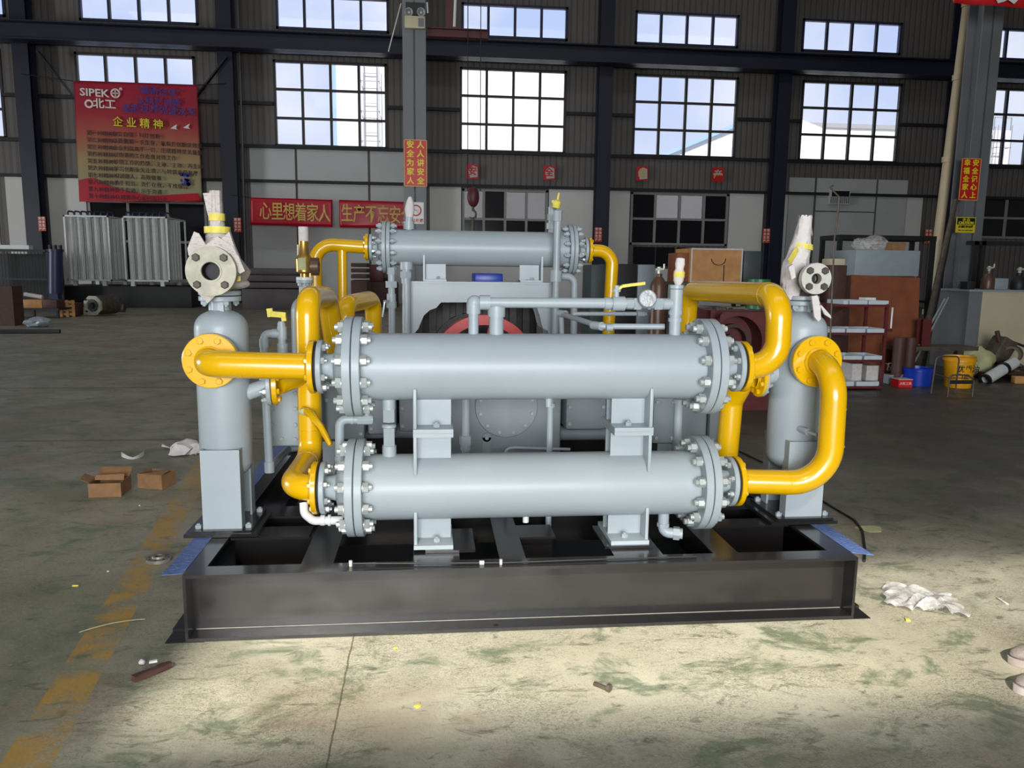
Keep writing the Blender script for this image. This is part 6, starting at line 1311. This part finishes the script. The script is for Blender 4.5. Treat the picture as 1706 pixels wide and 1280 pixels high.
on(1658, 1680, 464, 483, YE+0.2, z1, 0.3, 'paper_box', 'grey printed carton on the cream bench', 'carton', 'ltblue_steel', 0.01)
gas_cylinder(1697, 455, 484, YE+0.25, z1, 22, 'gas_cylinder', 'black cylinder on the cream bench at the right edge', 'black_matt', False)
on(1612, 1624, 471, 484, YE+0.15, z1, 0.2, 'black_box', 'small black box on the left end of the cream bench', 'box', 'black_matt', 0.01)
t = thing('bench_rack', 'dark steel uprights behind the cream bench', 'rack', (at(1630, 430, YE+1.2).x, YE+1.2, 0)); b = MB(); 
for px in (1622, 1634): x = at(px, 440, YE+1.2).x; MB().bb(x-0.04, x+0.04, YE+1.16, YE+1.24, 0, at(px, 402, YE+1.2).z).build('upright', 'black_matt', t)
MB().bb(at(1612, 405, YE+1.2).x, at(1760, 405, YE+1.2).x, YE+1.16, YE+1.24, at(1650, 409, YE+1.2).z, at(1650, 402, YE+1.2).z).build('cross_bar', 'black_matt', t)
# floor clutter at the right
q = flo(1604, 648); YQ = q.y
def bucket(px, yb, yt, w0, w1, name, label, cat, m, handle=True):
    q = flo(px, yb); r0 = (at(px+w0/2, yb, q.y).x-at(px-w0/2, yb, q.y).x)/2; r1 = r0*w1/w0; h_ = at(px, yt, q.y).z; y = q.y+r0
    t = thing(name, label, cat, (q.x, y, 0)); MB().lathe((q.x, y, 0.002), Z_, [(0, 0), (0, r0), (h_*0.86, r1*0.97), (h_*0.86, r1*1.05), (h_*0.90, r1*1.05), (h_*0.91, r1), (h_*0.98, r1*1.01), (h_, r1*1.04), (h_, r1*0.94), (0.02, r0*0.93), (0.02, 0)], 36).build('body', m, t)
    return t, q, r0, r1, h_, y
t, q, r0, r1, h_, y = bucket(1608, 648, 596, 38, 46, 'plastic_bucket', 'yellow plastic bucket with black print behind the wire chair', 'bucket', 'yel_plastic')
text_mesh('优质油', 0.11, 'black_text', (q.x+0.01, y-r0*1.10, h_*0.62), X_, Z_+Y_*(-0.15), t, 'lettering'); text_mesh('18L', 0.08, 'black_text', (q.x-0.03, y-r0*1.08, h_*0.36), X_, Z_+Y_*(-0.15), t, 'lettering')
t, q, r0, r1, h_, y = bucket(1541, 645, 615, 40, 45, 'plastic_basin', 'blue plastic basin on the floor left of the yellow bucket', 'basin', 'blue_plastic')
q = flo(1508, 646); t = thing('red_carton', 'small red carton with white print on the floor beside the blue basin', 'carton', (q.x, q.y+0.1, 0)); w_ = at(1520, 640, q.y).x-at(1497, 640, q.y).x; h_ = at(1508, 633, q.y).z
MB().bb(q.x-w_/2, q.x+w_/2, q.y, q.y+0.18, 0.001, h_).build('box', 'sign_red', t); text_mesh('大红工具', h_*0.4, 'white_text', (q.x, q.y-0.003, h_*0.5), X_, Z_, t, 'lettering'); MB().bb(q.x-w_/2-0.004, q.x+w_/2+0.004, q.y-0.004, q.y+0.184, h_, h_+0.008).build('lid', 'white_paper', t)
q = flo(1487, 640); boxt('grey_carton', 'small grey carton on the floor left of the red carton', 'carton', (q.x, q.y+0.1, 0), (0.11, 0.15, 0.13), 'ltblue_steel')
t = thing('cable_coil', 'tangle of white cable on the floor behind the red carton', 'cable', flo(1500, 628)); rnd = random.Random(8); q = flo(1500, 628)
for i in range(4):
    pts = [q+Vector((rnd.uniform(-0.25, 0.3), rnd.uniform(-0.05, 0.15), 0.01+abs(math.sin(k_*0.9+i))*0.22)) for k_ in range(6)]; MB().pipe(pts, 0.008, 0.05, n=6).build('loop', 'white_paint', t)
# wire chair frame
q = flo(1582, 662); YX = q.y; t = thing('wire_chair', 'small bare wire chair frame in front of the yellow bucket', 'chair', (q.x+0.2, YX+0.1, 0)); z = lambda py: at(1600, py, YX).z; x = lambda px: at(px, 640, YX).x
MB().pipe([(x(1581), YX, 0.0), (x(1581), YX, z(625)), (x(1612), YX, z(625)), (x(1622), YX, z(634)), (x(1622), YX, 0.0)], 0.010, 0.06, n=8).build('front_frame', 'scrap', t)
MB().pipe([(x(1579), YX+0.32, 0.0), (x(1579), YX+0.28, z(598)), (x(1618), YX+0.28, z(598)), (x(1620), YX+0.32, 0.0)], 0.010, 0.06, n=8).build('back_frame', 'scrap', t)
for py in (652, 630): MB().cyl((x(1581), YX, z(py)), (x(1622), YX, z(py)), 0.006, n=8).build('rail', 'scrap', t)
for px in (1581, 1622): MB().cyl((x(px), YX, z(630)), (x(px)-0.01, YX+0.3, z(628)), 0.006, n=8).build('side_rail', 'scrap', t)
o = MB().bb(x(1582), x(1622), YX+0.0, YX+0.03, z(640), z(634)).build('seat_edge', 'black_matt', t)
# sacks, rolls, motor, beam
q = flo(1634, 632); o = MB().blob((q.x, q.y+0.25, 0.26), (0.30, 0.22, 0.27), 0.26, 14, 3, -0.255).build('woven_sack', 'sack', None); tag(o, 'pale green woven sack right of the yellow bucket', 'sack')
for i, (a, c_, r_, lab) in enumerate((((1640, 634), (1690, 604), 0.085, 'front'), ((1640, 612), (1672, 596), 0.075, 'rear'))):
    qa = flo(a[0], a[1]+6); Yq = min(qa.y+0.1+i*0.3, 11.7); p0 = at(a[0], a[1], Yq); p1 = at(c_[0], c_[1], Yq+0.25); dz = p0.z-r_*1.05; t = thing('metal_roll', 'silver metal tube lying at a slant on the scrap heap, %s of two' % lab, 'tube', p0); MB().tubehole(p0, p1, r_, r_*0.8, 28).build('tube', 'alu', t); MB().tubehole(p0-(p1-p0)*0.01, p0+(p1-p0)*0.05, r_*1.12, r_*0.75, 28).build('collar', 'rubber', t); MB().tubehole(p0+(p1-p0)*0.6, p0+(p1-p0)*0.68, r_*1.15, r_*0.9, 28).build('collar', 'rubber', t)
q = flo(1688, 640); YZ = q.y+0.6
t = thing('scrap_pallet', 'low dark timber pallet under the scrap at the right edge', 'pallet', (q.x+0.2, YZ, 0)); x0, x1 = at(1628, 640, YZ).x, at(1760, 640, YZ).x; b = MB()
for k_ in range(5): b.bb(x0, x1, YZ-0.25+k_*0.22, YZ-0.10+k_*0.22, 0.09, 0.115)
b.build('boards', 'brown', t); b = MB()
for k_ in range(3): xx = x0+(x1-x0-0.1)*k_/2; b.bb(xx, xx+0.1, YZ-0.25, YZ+0.78, 0, 0.09)
b.build('bearers', 'brown', t)
q = at(1668, 585, YZ+0.3); t = thing('scrap_machine', 'rusty block shaped machine part on the scrap heap at the right edge', 'machine part', (q.x, YZ+0.3, 0.115)); b = MB(); b.box((q.x, YZ+0.35, q.z), (0.26, 0.3, 0.42), Matrix.Rotation(R(28), 3, 'Y'), 0.02); b.build('casting', 'scrap', t); b = MB(); b.cyl(at(1661, 552, YZ+0.3), at(1666, 575, YZ+0.3), 0.035); b.build('stub_pipe', 'brown', t); b = MB(); b.tubehole(at(1684, 592, YZ+0.15), at(1688, 590, YZ+0.4), 0.14, 0.10, 28); b.build('ring', 'scrap', t); b = MB(); b.bb(q.x-0.1, q.x+0.12, YZ+0.22, YZ+0.46, 0.1155, q.z-0.15); b.build('foot', 'brown', t)
t = thing('steel_rod', 'dark steel rod sticking out of the scrap heap to the right', 'rod', at(1678, 570, YZ+0.2)); MB().cyl(at(1676, 566, YZ+0.3), at(1720, 582, YZ+0.25), 0.02).build('rod', 'black_matt', t)
q = flo(1700, 640); t = thing('timber_baulk', 'short pale timber baulk on the floor at the right edge', 'timber', (q.x, q.y+0.1, 0)); MB().box((q.x+0.1, q.y+0.06, 0.055), (0.32, 0.12, 0.11), Matrix.Rotation(R(-10), 3, 'Z'), 0.01).build('timber', 'wood', t)
b = MB(); rnd = random.Random(31)
for i in range(26):
    p = Vector((at(1640+rnd.random()*80, 620, YZ).x, YZ-0.35+rnd.random()*0.8, 0.165)); b.blob(p, (rnd.uniform(0.03, 0.09), rnd.uniform(0.03, 0.08), rnd.uniform(0.02, 0.05)), 0.2, i, 1)
o = b.build('scrap_heap', 'scrap', None); tag(o, 'heap of small mixed scrap pieces on the pallet at the right edge', 'scrap', None, 'stuff')
q = at(1270, 468, 11.0); t = thing('green_bin', 'green lidded bin behind the hooked yellow pipe', 'bin', (q.x, 11.1, 0)); MB().cyl((q.x, 11.1, 0), (q.x, 11.1, q.z+0.02), 0.16).build('bin_body', 'green_plastic', t)

# ================================================================== things on the floor near the camera
def carton_open(px, py, w, d_, h_, rz, name, label, flaps=True):
    q = flo(px, py); t = thing(name, label, 'box', (q.x, q.y, 0)); t.rotation_euler.z = 0; mt_ = Matrix.Rotation(rz, 3, 'Z'); o_ = Vector((q.x, q.y, 0))
    def P(x, y, z): return o_+mt_ @ Vector((x, y, z))
    def wall(nm, x0, x1, y0, y1, z0, z1, m='cardboard'): c_ = P((x0+x1)/2, (y0+y1)/2, (z0+z1)/2); MB().box(c_, (x1-x0, y1-y0, z1-z0), mt_).build(nm, m, t)
    e = 0.004
    wall('base', -w/2, w/2, 0, d_, 0.001, 0.005); wall('front_wall', -w/2, w/2, 0, e, 0.005, h_); wall('back_wall', -w/2, w/2, d_-e, d_, 0.005, h_); wall('side_wall', -w/2, -w/2+e, e, d_-e, 0.005, h_); wall('side_wall', w/2-e, w/2, e, d_-e, 0.005, h_)
    return t, P, mt_
w_ = flo(203, 827).x-flo(148, 829).x
t, P, mt_ = carton_open(175, 829, w_, 0.22, 0.10, R(3), 'cardboard_box', 'open cardboard box with flaps on the floor left of the machine', True)
b = MB(); b.prism([P(-w_/2, 0.19, 0.10), P(w_/2, 0.19, 0.10), P(w_/2, 0.26, 0.15), P(-w_/2, 0.26, 0.15)], (0, 0.003, 0.001)); b.build('flap', 'cardboard', t)
b = MB(); b.prism([P(-w_/2, 0.02, 0.10), P(-w_/2, 0.16, 0.10), P(-w_/2-0.07, 0.15, 0.135), P(-w_/2-0.06, 0.03, 0.125)], (0, 0, 0.003)); b.build('flap', 'cardboard', t)
b = MB(); b.prism([P(-w_/2+0.01, 0.10, 0.10), P(w_/2-0.01, 0.10, 0.095), P(w_/2-0.01, 0.12, 0.135), P(-w_/2+0.01, 0.12, 0.13)], (0, 0.003, 0)); b.build('flap', 'cardboard', t)
w_ = flo(272, 812).x-flo(226, 812).x
t, P, mt_ = carton_open(250, 815, w_, 0.16, 0.105, R(-18), 'cardboard_box', 'smaller worn cardboard box on the floor, nearer the left tank', True)
b = MB(); b.prism([P(-w_/2, 0.0, 0.105), P(w_/2, 0.0, 0.105), P(w_/2, 0.09, 0.12), P(-w_/2, 0.07, 0.09)], (0, 0, 0.003)); b.build('flap', 'cardboard', t)
q = flo(306, 757); o = MB().blob((q.x, q.y, 0.062), (0.13, 0.10, 0.085), 0.34, 33, 2, -0.06).build('crumpled_paper', 'white_paper', None); tag(o, 'crumpled white paper sheet on the floor beside the left tank', 'paper')
pa, pb, pc, pd = flo(270, 745), flo(284, 752), flo(300, 758), flo(330, 757)
o = MB().sheet(lambda u, v: (pa*(1-u)**2+pb*2*u*(1-u)+pd*u*u)+Vector((0, 0.07*(v-0.5)*(0.4+u), 0.006+0.02*abs(math.sin(3*u+2*v)))), 14, 4, 0.002).build('paper_strip', 'white_paper', None); tag(o, 'long white paper strip on the floor joining the crumpled sheet', 'paper')
pa, pb, pc = flo(203, 762), flo(222, 772), flo(240, 760)
o = MB().sheet(lambda u, v: (pa*(1-u)**2+pb*2*u*(1-u)+pc*u*u)+Vector((0, 0, 0.004+0.045*v*(0.4+abs(u-0.5)))), 14, 2, 0.002).build('paper_curl', 'white_paper', None); tag(o, 'curled white paper strip on the floor behind the cardboard boxes', 'paper')
q = flo(265, 934); rr = (flo(286, 934).x-flo(245, 934).x)/2; t = thing('steel_flange', 'loose steel flange lying on the floor at the left of the base frame', 'flange', (q.x, q.y, 0)); b = MB(); b.lathe((q.x, q.y, 0.001), Z_, [(0, rr*0.3), (0, rr), (0.018, rr), (0.018, rr*0.55), (0.028, rr*0.5), (0.028, rr*0.3), (0, rr*0.3)], 40); b.build('flange_ring', 'dull_steel', t)
b = MB()
for i in range(8): a = i*math.pi/4; b.cyl((q.x+rr*0.77*math.cos(a), q.y+rr*0.77*math.sin(a), 0.0185), (q.x+rr*0.77*math.cos(a), q.y+rr*0.77*math.sin(a), 0.0192), rr*0.10, n=10)
b.build('bolt_holes', 'hole', t)
p0, p1 = flo(222, 1137), flo(285, 1112); dd = (p1-p0).normalized()
t = thing('wood_offcut', 'red brown broken wood offcut on the floor at the lower left', 'wood', (p0+p1)/2); b = MB(); b.bar(p0+Z_*0.012, p1+Z_*0.012, 0.028, 0.022); bmesh.ops.subdivide_edges(b.bm, edges=b.bm.edges[:], cuts=3)
rnd = random.Random(3)
for v in b.bm.verts: v.co += Vector((rnd.uniform(-1, 1)*0.003, rnd.uniform(-1, 1)*0.003, abs(rnd.uniform(0, 1))*0.003))
b.build('offcut', 'brown', t); q = flo(256, 1114); MB().box(q+Z_*0.03, (0.03, 0.012, 0.008), Matrix.Rotation(0.3, 3, 'Z')).build('splinter', 'white_paper', t)
q = flo(237, 1108); o = MB().blob((q.x, q.y, 0.012), (0.014, 0.012, 0.012), 0.1, 2, 2).build('foam_ball', 'white_paper', None); tag(o, 'small white ball on the floor near the wood offcut', 'ball')
p0, p1, p2 = flo(132, 1055), flo(190, 1039), flo(242, 1033)
o = MB().sheet(lambda u, v: (p0*(1-u)**2+p1*2*u*(1-u)+p2*u*u)+Vector((0, 0.009*(v-0.5), 0.003+0.006*math.sin(3*u))), 16, 1, 0.002).build('bamboo_strip', 'sack', None); tag(o, 'long thin tan strip on the floor at the left', 'strip')
for i, (px, py, m, s, lab) in enumerate(((126, 977, 'tape', (0.03, 0.012), 'small yellow tape scrap on the floor at the left'), (180, 953, 'beige', (0.012, 0.01), 'tiny beige chip on the floor left of the loose flange'), (659, 1081, 'tape', (0.018, 0.012), 'small yellow scrap on the floor just in front of the base frame'), (696, 1178, 'tape', (0.022, 0.02), 'small yellow scrap on the sunlit floor, nearest the camera'), (1512, 1034, 'tape', (0.03, 0.02), 'yellow paint chip on the floor below the plastic sheet'), (1670, 1003, 'white_paper', (0.075, 0.012), 'short white strip on the floor at the right edge'), (233, 843, 'white_paper', (0.02, 0.01), 'tiny white scrap on the floor below the cardboard boxes'))):
    q = flo(px, py); o = MB().box((q.x, q.y, 0.004), (s[0], s[1], 0.006), Matrix.Rotation(0.3*i, 3, 'Z'), 0.001).build('floor_scrap', m, None, (q.x, q.y, 0.001)); tag(o, lab, 'scrap')
q0, q1 = flo(990, 1143), flo(1012, 1152); t = thing('loose_bolt', 'single loose bolt lying on the sunlit floor', 'bolt', (q0+q1)/2); dd = (q1-q0).normalized(); MB().cyl(q0+Z_*0.010, q1+Z_*0.010, 0.0085, n=12).build('shank', 'scrap', t); MB().cyl(q1+Z_*0.0165, q1+dd*0.013+Z_*0.0165, 0.0165, n=6).build('head', 'scrap', t)
# plastic sheet
c4 = [flo(1470, 980), flo(1478, 1012), flo(1560, 1034), flo(1614, 1032), flo(1582, 1000), flo(1500, 978)]
A0, A1, A2, A3 = flo(1472, 976), flo(1582, 994), flo(1614, 1033), flo(1474, 1014); rnd = random.Random(77); wv = [(rnd.uniform(4, 16), rnd.uniform(4, 14), rnd.uniform(0, 6)) for _ in range(7)]
o = MB().sheet(lambda u, v: (A0*(1-u)*(1-v)+A1*u*(1-v)+A2*u*v+A3*(1-u)*v)+Vector((0.01*math.sin(20*v+9*u), 0.012*math.sin(17*u), 0.012+0.010*abs(sum(math.sin(a*u+b_*v+c_) for a, b_, c_ in wv))*(0.3+4*min(u, 1-u)*0.5+0.6*min(v, 1-v)))), 44, 24, 0.0015).build('plastic_sheet', 'clear', None); tag(o, 'crumpled clear plastic sheet on the floor right of the base frame', 'plastic sheet')
q = flo(1450, 882); b = MB(); pts = []
for i in range(14): a = 2*math.pi*i/14; pts.append((q.x+0.075*math.cos(a)*(1+0.25*math.sin(3*a)), q.y+0.075*math.sin(a)*(1+0.2*math.cos(2*a)), 0.001))
o = b.prism(pts, (0, 0, 0.002)).build('plastic_bag', 'sack', None); tag(o, 'flat pale green bag on the floor beside the black cable', 'bag')
# black cable
t = thing('black_cable', 'long black cable curving over the floor at the right end of the machine', 'cable', flo(1400, 850))
pts = [flo(1195, 735, 0.02), flo(1280, 775, 0.01), flo(1362, 830, 0.008), flo(1400, 853, 0.008), flo(1424, 867, 0.008), flo(1437, 885, 0.008), flo(1441, 915, 0.008), flo(1440, 935, 0.008)]
MB().pipe(pts, 0.0075, 0.1, n=8).build('cable', 'rubber', t)
# shoes at the right edge
def shoe(px, py, label, k_):
    q = flo(px, py); t = thing('sneaker', label, 'shoe', (q.x+0.1, q.y, 0), 'pair of grey sneakers'); d = Vector((-0.985, 0.17+0.05*k_, 0)); s_ = Vector((-d.y, d.x, 0)); o_ = Vector((q.x, q.y, 0))
    prof = [(0.0, 0.004, 0.022, 0.030), (-0.012, 0.026, 0.018, 0.042), (-0.04, 0.040, 0.012, 0.055), (-0.08, 0.046, 0.010, 0.068), (-0.13, 0.044, 0.010, 0.088), (-0.18, 0.038, 0.010, 0.105), (-0.24, 0.036, 0.010, 0.10), (-0.28, 0.030, 0.010, 0.095), (-0.295, 0.012, 0.014, 0.07)]
    b = MB(); prev = None
    for (a, w_, z0, z1) in prof:
        ring = []
        for i in range(14):
            an = 2*math.pi*i/14; y_ = w_*math.copysign(abs(math.cos(an))**0.75, math.cos(an)); z_ = z0+(z1-z0)*(0.5+0.5*math.copysign(abs(math.sin(an))**0.7, math.sin(an)))+0.012; ring.append(b.bm.verts.new(o_+d*a+s_*y_+Z_*z_))
        if prev: b.skin(prev, ring)
        else: b.bm.faces.new(ring)
        prev = ring
    b.bm.faces.new(prev); b.build('upper', 'shoe', t, sharp=1.2)
    b = MB(); ol = [(0.006, 0.0), (0.0, 0.018), (-0.012, 0.031), (-0.04, 0.046), (-0.09, 0.050), (-0.15, 0.045), (-0.2, 0.041), (-0.26, 0.039), (-0.295, 0.022)]; poly = [o_+d*a+s_*w_+Z_*0.001 for a, w_ in ol]+[o_+d*a-s_*w_+Z_*0.001 for a, w_ in reversed(ol[1:])]
    b.prism(poly, (0, 0, 0.028)); b.build('sole', 'shoe_sole', t)
    b = MB()
    for i in range(3): a = -0.085-0.025*i; b.pipe([o_+d*a+s_*0.03+Z_*(0.075+0.006*i), o_+d*(a-0.004)+Z_*(0.088+0.008*i), o_+d*a-s_*0.03+Z_*(0.075+0.006*i)], 0.0035, 0, n=6)
    b.build('laces', 'white_paper', t)
shoe(1681, 1105, 'grey sneaker toe at the right edge, the one farther from the camera', 0)
shoe(1690, 1152, 'grey sneaker toe at the right edge, the one nearer the camera', 1)
